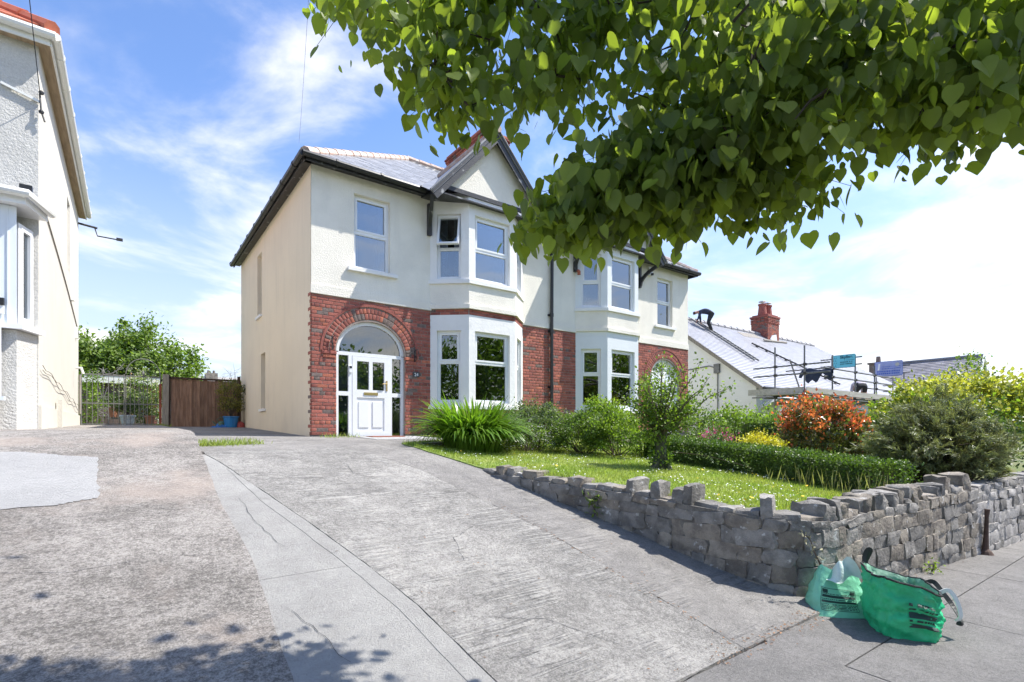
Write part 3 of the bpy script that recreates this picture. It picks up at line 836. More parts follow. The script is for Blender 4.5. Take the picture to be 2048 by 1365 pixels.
    pieces(house, 'slate', its, 'slate_courses', 300 if not mirror else 120)
    # hip and ridge tiles
    def tile_run(p, q, n_, name='hip_tile'):
        p, q = W(p), W(q)
        for k in range(n_):
            t = MB(); a, c_ = p.lerp(q, k / n_), p.lerp(q, (k + 1.04) / n_)
            t.tube([a, c_], [.115, .10], 8); t.build(name, M['clay'], house, smooth=False)
    tile_run((ex + .02, ey + .02, ez + .02), (hip_x, ridge_y, ridge_z + .02), 15)
    tile_run((hip_x, ridge_y, ridge_z + .03), (XP, ridge_y, ridge_z + .03), 6, 'ridge_tile')
    # --- front door set
    dz0 = ZG + .035
    D = F.at(arch_c, -.07, 0)
    df = MB(D); T = .065; hw = arch_hw - .004; rr = arch_r - .004
    def bar(a0, a1, c0, c1, b0=-.07, b1=0.): df.box(a0, a1, b0, b1, c0, c1)
    bar(-hw, -hw + T, dz0, arch_z); bar(hw - T, hw, dz0, arch_z); bar(-hw + T, hw - T, dz0, dz0 + .05)
    bar(-hw + T, hw - T, arch_z - .055, arch_z + .02)
    for s in (-1, 1):
        bar(s * .455 - .04, s * .455 + .04, dz0 + .05, arch_z - .055)
        l, r2 = sorted((s * .495, s * (hw - T))); bar(l, r2, 2.20, 2.29)
    for i in range(24):
        t0, t1 = PI * i / 24, PI * (i + 1) / 24
        Q = lambda k_, t, b_: ((hw - k_) * math.cos(t), b_, arch_z + .02 + (rr - .02 - k_) * math.sin(t))
        df.add([Q(k_, t, b_) for t in (t0, t1) for k_ in (0, .075) for b_ in (-.07, 0.)], [(0, 1, 3, 2), (4, 6, 7, 5), (0, 4, 5, 1), (2, 3, 7, 6), (1, 5, 7, 3), (0, 2, 6, 4)])
    frame = df.build('door_frame', M['upvc'], house)
    fan = MB(D); arc = [((hw - .07) * math.cos(PI * i / 24), -.04, arch_z + .02 + (rr - .09) * math.sin(PI * i / 24)) for i in range(25)]
    fan.prism(arc, Vector(D.n) * .005) if False else fan.add(arc, [tuple(range(25))]); fan.build('fanlight', M['frosted' if not mirror else 'glass_clear'], frame)
    if mirror:
        ld = MB(D)
        for a in (-.4, -.2, 0, .2, .4): ld.box(a - .006, a + .006, -.036, -.03, arch_z + .02, arch_z + .02 + (rr - .09) * math.sqrt(1 - (a / (hw - .07)) ** 2))
        for c_ in (.2, .4): ww = (hw - .07) * math.sqrt(1 - (c_ / (rr - .09)) ** 2); ld.box(-ww, ww, -.036, -.03, arch_z + c_ - .006, arch_z + c_ + .006)
        ld.build('glazing_bar', M['upvc'], frame)
    for s in (-1, 1):
        for c0, c1 in ((dz0 + .05, 2.20), (2.29, arch_z - .055)):
            g_ = MB(D); l, r2 = sorted((s * .495, s * (hw - T))); g_.quad((l, -.04, c0), (r2, -.04, c0), (r2, -.04, c1), (l, -.04, c1)); g_.build('side_light', M['frosted'], frame)
    lf = MB(D); lw, lb, lt = .412, dz0 + .055, arch_z - .06
    def lbar(a0, a1, c0, c1, b0=-.055, b1=.006): lf.box(a0, a1, b0, b1, c0, c1)
    lbar(-lw, -lw + .10, lb, lt); lbar(lw - .10, lw, lb, lt); lbar(-lw + .10, lw - .10, lb, lb + .11); lbar(-lw + .10, lw - .10, lt - .10, lt)
    lbar(-lw + .10, lw - .10, 2.17, 2.34); lbar(-.04, .04, 2.34, lt - .10); lbar(-lw + .10, lw - .10, lb + .11, 2.17, -.05, -.012)
    for s in (-1, 1): l, r2 = sorted((s * .045, s * .27)); lbar(l, r2, lb + .19, 2.08, -.05, .002)
    leaf = lf.build('door', M['upvc'], house)
    for s in (-1, 1):
        g_ = MB(D); l, r2 = sorted((s * .04, s * (lw - .10))); g_.quad((l, -.03, 2.34), (r2, -.03, 2.34), (r2, -.03, lt - .10), (l, -.03, lt - .10)); g_.build('pane', M['frosted'], leaf)
    lp = MB(D); lp.box(-.16, .16, .007, .016, 2.225, 2.285); lp.box(-.13, .13, .017, .022, 2.238, 2.272); lp.build('letter_plate', M['brass'], leaf)
    hd = MB(D); hd.box(lw - .065, lw - .03, .007, .018, 2.33, 2.56); hd.tube([D((lw - .047, .018, 2.49)), D((lw - .047, .06, 2.49)), D((lw - .16, .06, 2.485))] if False else [(lw - .047, .018, 2.49), (lw - .047, .055, 2.49), (lw - .16, .055, 2.485)], .010, 8); hd.build('handle', M['brass'], leaf)
    hall = MB(D); hall.box(-hw, hw, -1.4, -.075, dz0, arch_z + rr); hall.f.pop(3); hall.m.pop(3); hall.build('hall', M['hall'], house)
    st = MB(F); st.box(arch_c - .95, arch_c + 1.0, .016, .30, ZG - .28, ZG + .025); st.build('door_step', M['plinth'], house)
    if not mirror:
        db = MB(D); db.box(-.485, -.425, .001, .028, 2.70, 2.84); o = db.build('doorbell', M['upvc'], frame)
        db = MB(D); db.box(-.48, -.43, .03, .034, 2.79, 2.835); db.build('doorbell_camera', M['black_plastic'], frame)
        npl = MB(F); npl.box(5.25, 5.41, .014, .026, 2.68, 2.80); plate = npl.build('number_plate', M['plate'], house)
        text_mesh('house_number', '24', .105, F((5.33, .028, 2.702)), (PI / 2, 0, 0), M['white'], plate)
        for ax, az in ((3.40, 3.28), (5.28, 3.17)):
            h = MB(F); h.beam((ax, .012, az - .16), (ax, .012, az + .16), .03, .012, up=(0, 1, 0)) if False else h.box(ax - .012, ax + .012, .045, .058, az - .15, az + .15)
            h.tube([(ax, .058, az + .1), (ax + .03, .13, az + .14), (ax + .05, .16, az + .08), (ax + .03, .15, az + .02)], .009, 6)
            h.tube([(ax, .05, az), (ax + .02, .10, az - .04), (ax + .015, .08, az - .13)], .008, 6); h.build('wall_hook', M['dark_metal'], house)
        # downpipe on the party line
        dp = MB(F); dp.tube([(XP, .09, 6.86), (XP, .09, 6.6), (XP, .07, 4.5), (XP, .07, 1.2)], .047, 10)
        for cz in (6.3, 4.6, 4.15, 2.6): dp.tube([(XP, .07, cz), (XP, .07, cz + .09)], .058, 10); dp.box(XP - .09, XP + .09, .0, .03, cz + .02, cz + .07)
        dp.build('downpipe', M['black_plastic'], house)
    else:
        al = MB(F); al.box(5.02, 5.20, .001, .07, 6.52, 6.80); al.build('alarm_box', M['upvc'], house)
        al = MB(F); al.lathe([(.0, 0), (.05, .0), (.05, .06), (.0, .06)], (5.08, .09, 6.52), 10); al.build('security_camera', M['black_plastic'], house)
        sp = MB(F); sp.tube([(8.45, .1, 6.05), (8.45, .14, 6.0), (8.45, .14, 5.93)], .05, 8); sp.build('bracket_foot', M['brick_c'], house)
    if not mirror:
        # shared stack on the party wall
        ch = MB(); ch.box(8.94, 9.92, 13.54, 15.76, 9.0, 10.9)
        stack = ch.build('chimney', M['mortar'], house)
        its = []
        for o, u, n_, L in (((8.94, 13.54), (0, 1, 0), (-1, 0, 0), 2.22), ((8.94, 13.54), (1, 0, 0), (0, -1, 0), .98), ((9.92, 13.54), (0, 1, 0), (1, 0, 0), 2.22)):
            brick_rect(Frame((o[0], o[1], 0), u, n_), 0, L, 9.3, 10.55, its)
            for k in range(4): brick_rect(Frame((o[0], o[1], 0), u, n_), -.02 * k, L + .02 * k, 10.56 + .078 * k, 10.63 + .078 * k, its, proud=.02 + .025 * k)
        pieces(stack, 'brick', its, 'brickwork', 0)
        cp = MB(); cp.box(8.92, 9.94, 13.5, 15.8, 10.9, 10.97)
        for y in (13.9, 14.5, 15.1, 15.5): cp.lathe([(.13, 0), (.11, .3), (.13, .33), (.12, .36), (.09, .36)], (9.43, y, 10.97), 12)
        cp.build('chimney_pots', M['brick_c'], stack)
    return house
def text_mesh(name, body, size, loc, rot, mat, parent=None, bold=0.):
    cu = bpy.data.curves.new(name, 'FONT'); cu.body = body; cu.size = size; cu.align_x = 'CENTER'; cu.extrude = .002; cu.offset = bold
    tmp = bpy.data.objects.new(name + '_curve', cu); COL.objects.link(tmp)
    bpy.context.view_layer.update()
    me = bpy.data.meshes.new_from_object(tmp.evaluated_get(bpy.context.evaluated_depsgraph_get()))
    bpy.data.objects.remove(tmp)
    me.materials.clear(); me.materials.append(mat)
    me.transform(Matrix.Translation(loc) @ (Matrix.Rotation(rot[2], 4, 'Z') @ Matrix.Rotation(rot[0], 4, 'X')))
    o = bpy.data.objects.new(name, me); COL.objects.link(o); adopt(o, parent)
    return o
b = MB(); b.box(4.0, 4.72, 10.12, 10.5, drive_z(4, 10.2) + .006, drive_z(4, 10.2) + .022); tag(b.build('doormat', M['mat']), 'red doormat on the pale slab outside the arched front door', 'doormat')
semi(False, 'cream rendered house with number 24, arched white front door and open bay window')
semi(True, 'cream house with pale blue bay and its door arch behind the lawn shrub')

# ------------------------------------------------------------------ the neighbouring house on the left
LX, LYF, LYB, LZE = -1.13, 10.9, 18.95, 7.50
LH = empty('rendered_house', (-4.5, 15, 1.45), 'tall ivory house with orange roof tiles and white cladding at the left edge', 'house')
w = MB(Frame((LX, LYF, 0), (-1, 0, 0), (0, -1, 0))); wall_rect(w, 0, 8, .9, LZE); w.build('front_wall', M['left_dash'], LH)
w = MB(Frame((LX, 0, 0), (0, 1, 0), (1, 0, 0)))
wall_rect(w, LYF, LYB, .9, LZE, [(15.6, 16.3, 5.15, 6.85)], depth=.10)
w.box(LYF + .02, LYB, .001, .035, 1.0, 1.86); w.box(13.2, 13.35, .036, .10, 1.3, 2.05); w.build('side_wall', M['left_side'], LH)
w = MB(); w.box(LX - 8, LX - .01, LYB - .02, LYB, .9, LZE); w.build('back_wall', M['left_side'], LH)
window(LH, Frame((LX, 0, 0), (0, 1, 0), (1, 0, 0)).at(15.6, 0, 5.15), .7, 1.7, .8, depth=.06)
ov = .15
s = MB(); s.box(LX, LX + ov, LYF - ov, LYB + ov, LZE - .02, LZE); s.box(LX - 8, LX, LYF - ov, LYF, LZE - .02, LZE); s.build('soffit', M['soffit'], LH)
s = MB(); s.box(LX + ov, LX + ov + .025, LYF - ov, LYB + ov, LZE - .04, LZE + .16); s.box(LX - 8, LX + ov, LYF - ov - .025, LYF - ov, LZE - .04, LZE + .16); s.build('fascia', M['white_gutter'], LH)
s = MB(); gx_, gy_ = LX + ov + .075, LYF - ov - .075
s.tube([(LX - 8, gy_, LZE + .10), (gx_, gy_, LZE + .10)], .065, 10); s.tube([(gx_, gy_, LZE + .10), (gx_, LYB + ov, LZE + .08)], .065, 10)
y = LYF + .3
while y < LYB: s.tube([(gx_, y, LZE + .10), (gx_, y + .05, LZE + .10)], .076, 10); y += .95
x = LX - .4
while x > LX - 4: s.tube([(x, gy_, LZE + .10), (x - .05, gy_, LZE + .10)], .076, 10); x -= .95
s.build('gutter', M['white_gutter'], LH)
# tiled hipped roof: real courses of tiles on the front slope
tl = MB(); tl.box(-.5, .5, 0, 1, 0, 1); tme = [tl.mesh('roof_tile', M['red_tile'])]
r0 = Vector((LX + ov + .03, LYF - ov - .05, LZE + .17)); pit = math.radians(34); sd = Vector((0, math.cos(pit), math.sin(pit))); nn = Vector((0, -math.sin(pit), math.cos(pit)))
its = []
for r in range(14):
    x = r0.x - .33 * r * .83 - (.0 if r % 2 else .15)
    while x > -7:
        R = Matrix((Vector((1, 0, 0)), (sd - nn * .04).normalized(), nn)).transposed().to_4x4()
        its.append((tme[0], Matrix.Translation(Vector((x - .15, r0.y, r0.z)) + sd * (.33 * r) + nn * .02) @ R @ Matrix.Diagonal((.292, .42, .02 + random.uniform(0, .006), 1)), .3)); x -= .30
rf = MB(); top = LZE + .17 + 4.2 * math.tan(pit)
rf.add([(r0.x, r0.y, r0.z), (LX - 8, r0.y, r0.z), (LX - 8, r0.y + 4.2, top), (r0.x - 4.2, r0.y + 4.2, top), (r0.x, LYB + ov, r0.z), (LX - 8, LYB + ov, r0.z)], [(0, 1, 2, 3), (0, 3, 4), (3, 2, 5, 4)])
rf.build('roof', M['red_tile'], LH)
pieces(LH, 'roof_tile', its, 'roof_tile_courses', 60)
h = MB()
for k in range(12): a = r0.lerp(Vector((r0.x - 4.2, r0.y + 4.2, top)), k / 12); c = r0.lerp(Vector((r0.x - 4.2, r0.y + 4.2, top)), (k + 1.03) / 12); h.tube([a + Vector((0, 0, .04)), c + Vector((0, 0, .04))], [.12, .10], 8)
h.build('hip_tiles', M['red_tile'], LH)
# bay and cladding at the front
bx = [(-1.15, LYF), (-1.315, 10.40), (-4.2, 10.40), (-4.4, LYF)]
p = MB(); p.prism([(x, y, .95) for x, y in bx], (0, 0, 1.99)); p.build('bay_plinth', M['left_dash'], LH)
b = MB()
u = Vector((bx[1][0] - bx[0][0], bx[1][1] - bx[0][1], 0)); fl = Frame((bx[1][0], bx[1][1], 0), -u, (u.y * -1, u.x, 0))
wall_rect(b, 0, u.length, 3.03, 4.75, [(.09, u.length - .05, 3.06, 4.55)], depth=.05); b.build('bay_side', M['cladding'], LH)
window(LH, fl.at(.09, 0, 3.06), u.length - .14, 1.49, None, depth=.02, room=.3)
b = MB(); x = -1.315
while x > -4.1: b.box(x - .096, x - .002, 10.40, 10.42, 3.03, 4.75); b.box(x - .10, x - .088, 10.385, 10.40, 3.03, 4.75); x -= .10
b.build('bay_front_cladding', M['cladding'], LH)
b = MB(); b.prism([(-1.05, LYF, 2.95), (-1.24, 10.30, 2.95), (-4.3, 10.30, 2.95), (-4.5, LYF, 2.95)], (0, 0, .075)); b.build('sill', M['upvc'], LH)
b = MB(); b.prism([(-1.02, LYF, 4.76), (-1.20, 10.24, 4.76), (-4.3, 10.24, 4.76), (-4.5, LYF, 4.76)], (0, 0, .13)); b.build('bay_fascia', M['upvc'], LH)
b = MB(); b.tube([(-.97, LYF - .02, 4.88), (-1.16, 10.17, 4.90), (-4.3, 10.17, 4.90)], .058, 10); b.build('bay_gutter', M['white_gutter'], LH)
b = MB(); b.add([(-1.03, LYF, 4.90), (-1.21, 10.22, 4.90), (-4.3, 10.22, 4.90), (-4.3, LYF, 5.1), (-1.6, LYF, 5.1)], [(0, 1, 4), (1, 2, 3, 4)]); b.build('bay_roof', M['slate'], LH)
b = MB(); x = -1.46
while x > -3.2: b.box(x - .097, x - .002, 10.24, 10.30, 1.96, 2.95); b.box(x - .10, x - .09, 10.225, 10.24, 1.96, 2.95); x -= .10
b.box(-3.2, -1.42, 10.19, 10.31, 1.90, 1.955); b.build('porch_panel', M['cladding'], LH)
b = MB(); b.box(-1.50, -1.44, 10.32, 10.384, 3.28, 3.38); b.build('security_light', M['black_plastic'], LH)
b = MB(); b.box(-1.50, -1.44, 10.34, 10.384, 3.16, 3.275); b.build('light_bracket', M['upvc'], LH)
b = MB(); b.box(-1.27, -1.13, 10.24, 10.34, 4.96, 5.05); b.build('bay_lamp', M['black_plastic'], LH)
# cable bracket, cables, services on the side wall
b = MB(); b.beam((-1.55, 10.87, 6.74), (-1.10, 10.87, 6.60), .028, .035); b.build('cable_bracket', M['white_gutter'], LH)
b = MB(); b.tube([(-1.11, 10.86, 6.72), (-1.09, 10.84, 6.45), (-1.05, 10.84, 6.30)], .014, 6)
for z in (6.72, 6.42): b.lathe([(.0, 0), (.03, .0), (.035, .03), (.02, .05), (0, .06)], (-1.09, 10.84, z), 8)
b.build('insulator', M['dark_metal'], LH)
b = MB(); b.tube([(-1.10, 10.83, 6.66), (-1.15, 9.5, 8.2), (-1.3, 7, 11.0)], .006, 5); b.build('service_cable', M['dark_metal'], LH)
wire = lambda y: 4.93 - (y - 10.95) * (4.93 - 2.0) / 8
b = MB(); b.tube([(LX + .012, 11.2 + k * .77, 5.16 - k * .062 - .004 * k * k) for k in range(11)], .011, 5)
b.tube([(LX + .04, 11.0 + k * .4, 2.5 - .022 * k - .03 * math.sin(k * 1.7)) for k in range(20)], .005, 5)
b.tube([(LX + .04, 11.0 + k * .4, 2.46 - .024 * k - .04 * math.sin(k * 1.1 + 1)) for k in range(20)], .005, 5)
b.tube([(LX + .04, LYB - .12, 1.9), (LX + .04, LYB - .12, 3.0)], .03, 6); b.build('wall_cable', M['old_post'], LH)
b = MB(); b.box(LX, LX + .06, 16.6, 16.75, 4.65, 4.95); b.build('air_vent', M['white_gutter'], LH)
b = MB(); b.box(LX, LX + .05, 17.9, 18.05, 3.9, 4.2); b.build('air_vent', M['white_gutter'], LH)
b = MB(); b.tube([(LX + .05, 17.3, 3.05), (LX + .16, 17.2, 3.05), (LX + .2, 17.2, 2.9)], .03, 8); b.build('overflow_pipe', M['white_gutter'], LH)
b = MB(); b.tube([(LX - .02, LYB - .06, 7.27), (LX + .42, LYB - .06, 7.22)], .03, 6); b.tube([(LX + .36, LYB - .06, 7.22), (LX + .42, LYB - .06, 7.0), (LX + .95, LYB - .1, 6.98)], .018, 6); b.box(LX + .85, LX + 1.0, LYB - .14, LYB - .06, 6.96, 7.03); b.build('aerial', M['dark_metal'], LH)
b = MB(); b.tube([(LX - .45, 10.55, LZE + .5), (LX - .43, 10.5, LZE + .62)], .03, 6); b.build('ridge_finial', M['dark_metal'], LH)
b = MB()
for k in range(3): b.box(-2.2, -1.62, 9.85, 10.12, 1.42 + k * .21, 1.62 + k * .21)
tag(b.build('low_block_wall', M['stone_pale']), 'short stub of grey block wall below the white cladding', 'wall')

# telephone line to the corner of the house
b = MB(); p0, p1 = Vector((2.66, 10.5, 7.05)), Vector((.55, 1.2, 7.2))
b.tube([p0.lerp(p1, k / 16) - Vector((0, 0, .5 * (1 - (k / 8 - 1) ** 2))) for k in range(17)], .0022, 5)
tag(b.build('telephone_wire', M['iron_gate']), 'thin telephone wire running up from the roof corner across the sky', 'wire')

# ------------------------------------------------------------------ between the houses: iron gates, post, board fence, tub
def gate(x0, x1, hinge_left, label):
    z0 = 1.60; yy = 19.0; g = empty('iron_gate', ((x0 + x1) / 2, yy, z0 - .05), label, 'gate', 'pair of wrought iron drive gates')
    f = MB(); r = .014; H = 1.45; hs = x0 if hinge_left else x1; ms = x1 if hinge_left else x0
    f.tube([(x0, yy, z0), (x0, yy, z0 + H)], r, 6); f.tube([(x1, yy, z0), (x1, yy, z0 + H + .05)], r, 6)
    for c in (.02, .62, H): f.beam((x0, yy, z0 + c), (x1, yy, z0 + c), .012, .03)
    f.build('gate_frame', M['iron_gate'], g)
    n_ = 8
    for k in range(1, n_):
        b = MB(); x = x0 + (x1 - x0) * k / n_; b.tube([(x, yy, z0 - .03), (x, yy, z0 + H)], .0085, 6); b.build('bar', M['iron_gate'], g)
    def scroll(cx, cz, r0, t0, turns, s=1, tail=None):
        pts = [(cx + s * r0 * (1 - .8 * k / 20) * math.cos(t0 + turns * 2 * PI * k / 20), yy, cz + r0 * (1 - .8 * k / 20) * math.sin(t0 + turns * 2 * PI * k / 20)) for k in range(21)]
        return pts
    sc = MB()
    # swan-neck sweep rising to the meeting stile, spear and scrolls
    cxm = (x0 + x1) / 2
    R = abs(x1 - x0) * .62
    sc.tube([(ms + (hs - ms) * 1.0 * (1 - math.cos(t)) / 2 * 1.0, yy, z0 + H + .05 + .48 * math.sin(t)) for t in [PI * k / 16 for k in range(17)]] if not hinge_left else
            [(cxm + (ms - cxm) * t, yy, z0 + H + .36 * t ** 2.2) for t in [k / 10 for k in range(11)]], .013, 6)
    for s in (-1, 1):
        sc.tube(scroll(cxm + s * .10, z0 + H + .09, .09, PI / 2, 1.1, s), .008, 5); sc.tube(scroll(cxm + s * .26, z0 + H + .06, .07, PI / 2, 1.1, -s), .008, 5)
        sc.tube(scroll(cxm + s * .07, z0 + .78, .06, -PI / 2, 1.1, s), .008, 5); sc.tube([(cxm + s * .02, yy, z0 + .8), (cxm + s * .10, yy, z0 + 1.1)], .008, 5)
        sc.tube(scroll(cxm + s * .06, z0 + .3, .07, PI / 2, 1.2, s), .008, 5); sc.tube(scroll(cxm + s * .06, z0 + .46, .05, -PI / 2, 1.2, s), .008, 5)
        sc.tube(scroll(ms - (ms - hs) * .10 + s * .03, z0 + H + .2, .05, 0, 1.1, s), .007, 5)
    sc.lathe([(0, 0), (.02, .02), (.035, .09), (.012, .17), (0, .24)], (cxm, yy, z0 + H), 6)
    sc.build('scrollwork', M['iron_gate'], g)
gate(-1.07, -.10, True, 'left leaf of the ornate iron gates, beside the ivory wall')
gate(-.06, .78, False, 'arched right leaf of the ornate iron gates, next to the timber post')
b = MB(); b.prism([(.82, 18.93, 1.3), (.98, 18.93, 1.3), (.98, 19.07, 1.3), (.82, 19.07, 1.3)], (.02, 0, 1.85)); po = b.build('gate_post', M['old_post'])
tag(po, 'weathered grey timber gate post with a rusty red hanging bar', 'post')
b = MB(); b.box(.75, .815, 18.95, 19.05, 1.45, 2.85); b.build('hanging_bar', M['rust'], po)
FE = empty('board_fence', (2.0, 19.05, 1.45), 'brown vertical board fence closing the side passage', 'fence')
x = 1.05
while x < 2.95:
    wd = .108; b = MB(); zt = 3.02 + random.uniform(-.012, .012)
    b.prism([(x, 19.05, 1.5), (x + wd - .012, 19.05, 1.5), (x + wd - .012, 19.07, 1.5), (x, 19.075, 1.5)], (0, 0, zt - 1.5))
    b.prism([(x + wd - .012, 19.03, 1.5), (x + wd + .012, 19.03, 1.5), (x + wd + .012, 19.06, 1.5), (x + wd - .012, 19.06, 1.5)], (0, 0, zt - 1.5))
    b.build('board', M['fence'], FE); x += wd
b = MB(); b.box(1.0, 2.97, 19.0, 19.09, 3.03, 3.09); b.box(1.0, 2.97, 19.09, 19.14, 1.8, 1.88); b.build('rail', M['fence_dark'], FE)
b = MB(); b.box(.985, 1.045, 19.0, 19.09, 1.4, 3.14); b.box(2.88, 2.97, 18.98, 19.025, 1.4, 3.2); b.build('post', M['fence_dark'], FE)

M['blue_tub'] = material('blue_plastic', (.02, .20, .50), .35, vary=.1)
M['tarp'] = material('blue_tarpaulin', (.03, .16, .48), .5, vary=.3, vscale=12)
M['red_plastic'] = material('faded_red_plastic', (.38, .06, .05), .5, vary=.2)
M['green_plastic'] = material('dull_green_plastic', (.10, .18, .13), .5, vary=.2)
M['terracotta'] = material('terracotta', (.45, .20, .12), .8, vary=.2, vscale=8)
M['ceramic'] = material('blue_white_ceramic', (.42, .50, .62), .3, color2=(.7, .72, .74), vscale=14)
T0 = Vector((2.60, 18.35, 1.475))
b = MB(); b.lathe([(.17, 0), (.21, .36), (.235, .37), (.235, .40), (.20, .40), (.19, .34)], T0, 20); tag(b.build('plant_tub', M['blue_tub'], smooth=False), 'blue plastic plant tub in front of the board fence', 'plant tub')
b = MB(); v = []; 
for j in range(7):
    for i in range(9):
        v.append((1.98 + i * .058, 18.3 - .25 + j * .06 + .03 * math.sin(i), 1.48 + .12 * abs(math.sin(i * 1.3 + j * .9)) * (1 - abs(i - 4) / 5) * (1 - abs(j - 3) / 4) + .01 + .012 * i * (j % 2)))
b.add(v, [(j * 9 + i, j * 9 + i + 1, (j + 1) * 9 + i + 1, (j + 1) * 9 + i) for j in range(6) for i in range(8)])
tag(b.build('tarpaulin', M['tarp']), 'crumpled blue tarpaulin on the ground beside the blue tub', 'tarpaulin')
b = MB(); b.lathe([(.11, 0), (.13, .04), (.12, .2), (.06, .25)], (2.38, 18.6, 1.475), 12); b.tube([(2.30, 18.6, 1.70), (2.24, 18.6, 1.78), (2.35, 18.6, 1.86), (2.44, 18.6, 1.74)], .014, 6); b.tube([(2.28, 18.6, 1.55), (2.12, 18.58, 1.72)], .02, 6)
tag(b.build('watering_can', M['green_plastic']), 'dull green watering can behind the blue tarpaulin', 'watering can')
b = MB(); b.lathe([(.09, 0), (.12, .05), (.11, .18), (.05, .24)], (2.86, 18.3, 1.475), 10); tag(b.build('toy_bucket', M['red_plastic']), 'small faded red bucket between the blue tub and the end wall', 'bucket')

# behind the gates
SH = empty('garden_shed', (-.6, 27, 1.5), 'brown timber shed with a white fascia seen through the iron gates', 'shed')
x = -3.2
while x < .55: b = MB(); b.box(x, x + .145, 26.6, 26.63, 1.35, 3.32); b.build('board', M['shed'], SH); x += .15
b = MB(); b.box(-3.3, 1.1, 26.4, 26.55, 3.33, 3.62); b.build('fascia', M['white_gutter'], SH)
b = MB(); b.box(-3.2, 1.0, 26.64, 29.0, 1.3, 3.32); b.add([(-3.35, 26.38, 3.63), (1.15, 26.38, 3.63), (1.15, 29.2, 3.75), (-3.35, 29.2, 3.75)], [(0, 1, 2, 3)]); b.build('shed_body', M['shed'], SH)
b = MB(); its = []; brick_rect(Frame((.56, 26.6, 0), (1, 0, 0), (0, -1, 0)), 0, .42, 1.4, 3.2, its); pieces(SH, 'brick', its, 'brickwork', 60)
for (px_, py_, zz, rr_, hh, mt, lb) in ((-.02, 20.4, 1.55, .2, .32, 'ceramic', 'blue and white glazed pot behind the middle of the gates'), (.56, 20.2, 1.56, .14, .3, 'terracotta', 'terracotta pot behind the right gate leaf'), (-.38, 20.8, 1.85, .13, .25, 'terracotta', 'terracotta pot raised on a stand behind the gates')):
    b = MB(); b.lathe([(rr_ * .7, 0), (rr_, hh), (rr_ * 1.12, hh), (rr_ * 1.12, hh + .05), (rr_ * .9, hh + .05)], (px_, py_, zz), 14); tag(b.build('plant_pot', M[mt]), lb, 'plant pot')
b = MB(); b.box(-.55, -.21, 20.64, 20.96, 1.80, 1.845)
for sx in (-.53, -.25):
    for sy in (20.67, 20.93): b.box(sx, sx + .03, sy - .015, sy + .015, 1.45, 1.80)
tag(b.build('plant_stand', M['old_post']), 'small wooden stand carrying a terracotta pot', 'stand')
# far house beyond the fence
FH = empty('far_bungalow', (5.5, 60, 2), 'distant pale roof with a chimney just above the board fence', 'house')
b = MB(); b.box(-8, 16, 58, 66, 1.5, 4.6); b.build('wall', M['render'], FH)
b = MB(); b.add([(-9, 57.5, 4.6), (17, 57.5, 4.6), (17, 62, 6.9), (-9, 62, 6.9), (17, 66.5, 4.6), (-9, 66.5, 4.6)], [(0, 1, 2, 3), (3, 2, 4, 5)]); b.build('roof', M['stone_pale'], FH)
b = MB(); b.box(6.4, 7.5, 61.5, 62.5, 6.4, 7.25)
for x in (6.7, 7.2): b.lathe([(.13, 0), (.11, .3), (.08, .3)], (x, 62, 7.25), 8)
b.build('chimney', M['stone_warm'], FH)

# ------------------------------------------------------------------ rubble walls round the lawn
def stone_mesh(name, mat, seed, tall=False):
    rr = random.Random(seed)
    bm = bmesh.new(); bmesh.ops.create_cube(bm, size=1)
    bmesh.ops.subdivide_edges(bm, edges=bm.edges, cuts=2, use_grid_fill=True)
    off = Vector((rr.uniform(-9, 9), rr.uniform(-9, 9), rr.uniform(-9, 9)))
    for v in bm.verts:
        p = v.co.copy(); q = p.normalized() * .62
        k = .30 if max(abs(p.x), abs(p.z)) > .45 else .12
        v.co = p.lerp(q, k)
        v.co += noise.noise_vector(p * 1.6 + off) * .17
        v.co += noise.noise_vector(p * 4 + off) * .06
    me = bpy.data.meshes.new(name); bm.to_mesh(me); bm.free(); me.materials.append(mat)
    me.polygons.foreach_set('use_smooth', [True] * len(me.polygons)); me.set_sharp_from_angle(angle=math.radians(38))
    return me
STONE = {k: [stone_mesh('stone', M[k], i * 7 + 3 + len(k)) for i in range(7)] for k in ('stone', 'stone_warm', 'stone_pale')}
class Path:
    def __init__(s, pts, step=.02):
        s.p = []; L = 0
        P = [Vector((*p, 0)) for p in pts]; Q = []
        for i in range(len(P) - 1):           # Catmull-Rom
            a, b_, c, d = P[max(i - 1, 0)], P[i], P[i + 1], P[min(i + 2, len(P) - 1)]
            for k in range(24):
                t = k / 24; Q.append(.5 * ((2 * b_) + (c - a) * t + (2 * a - 5 * b_ + 4 * c - d) * t * t + (3 * b_ - a - 3 * c + d) * t ** 3))
        Q.append(P[-1]); s.q = Q; s.l = [0]
        for a, b_ in zip(Q, Q[1:]): s.l.append(s.l[-1] + (b_ - a).length)
        s.L = s.l[-1]
    def __call__(s, l):
        l = min(max(l, 0), s.L - 1e-6)
        i = max(k for k in range(len(s.l) - 1) if s.l[k] <= l) if l > 0 else 0
        t = (l - s.l[i]) / max(1e-9, s.l[i + 1] - s.l[i]); p = s.q[i].lerp(s.q[i + 1], t); d = (s.q[i + 1] - s.q[i]).normalized()
        return p, d
def floor_z(x, y): return drive_z(x, y) if y > 1.85 else pave(x)
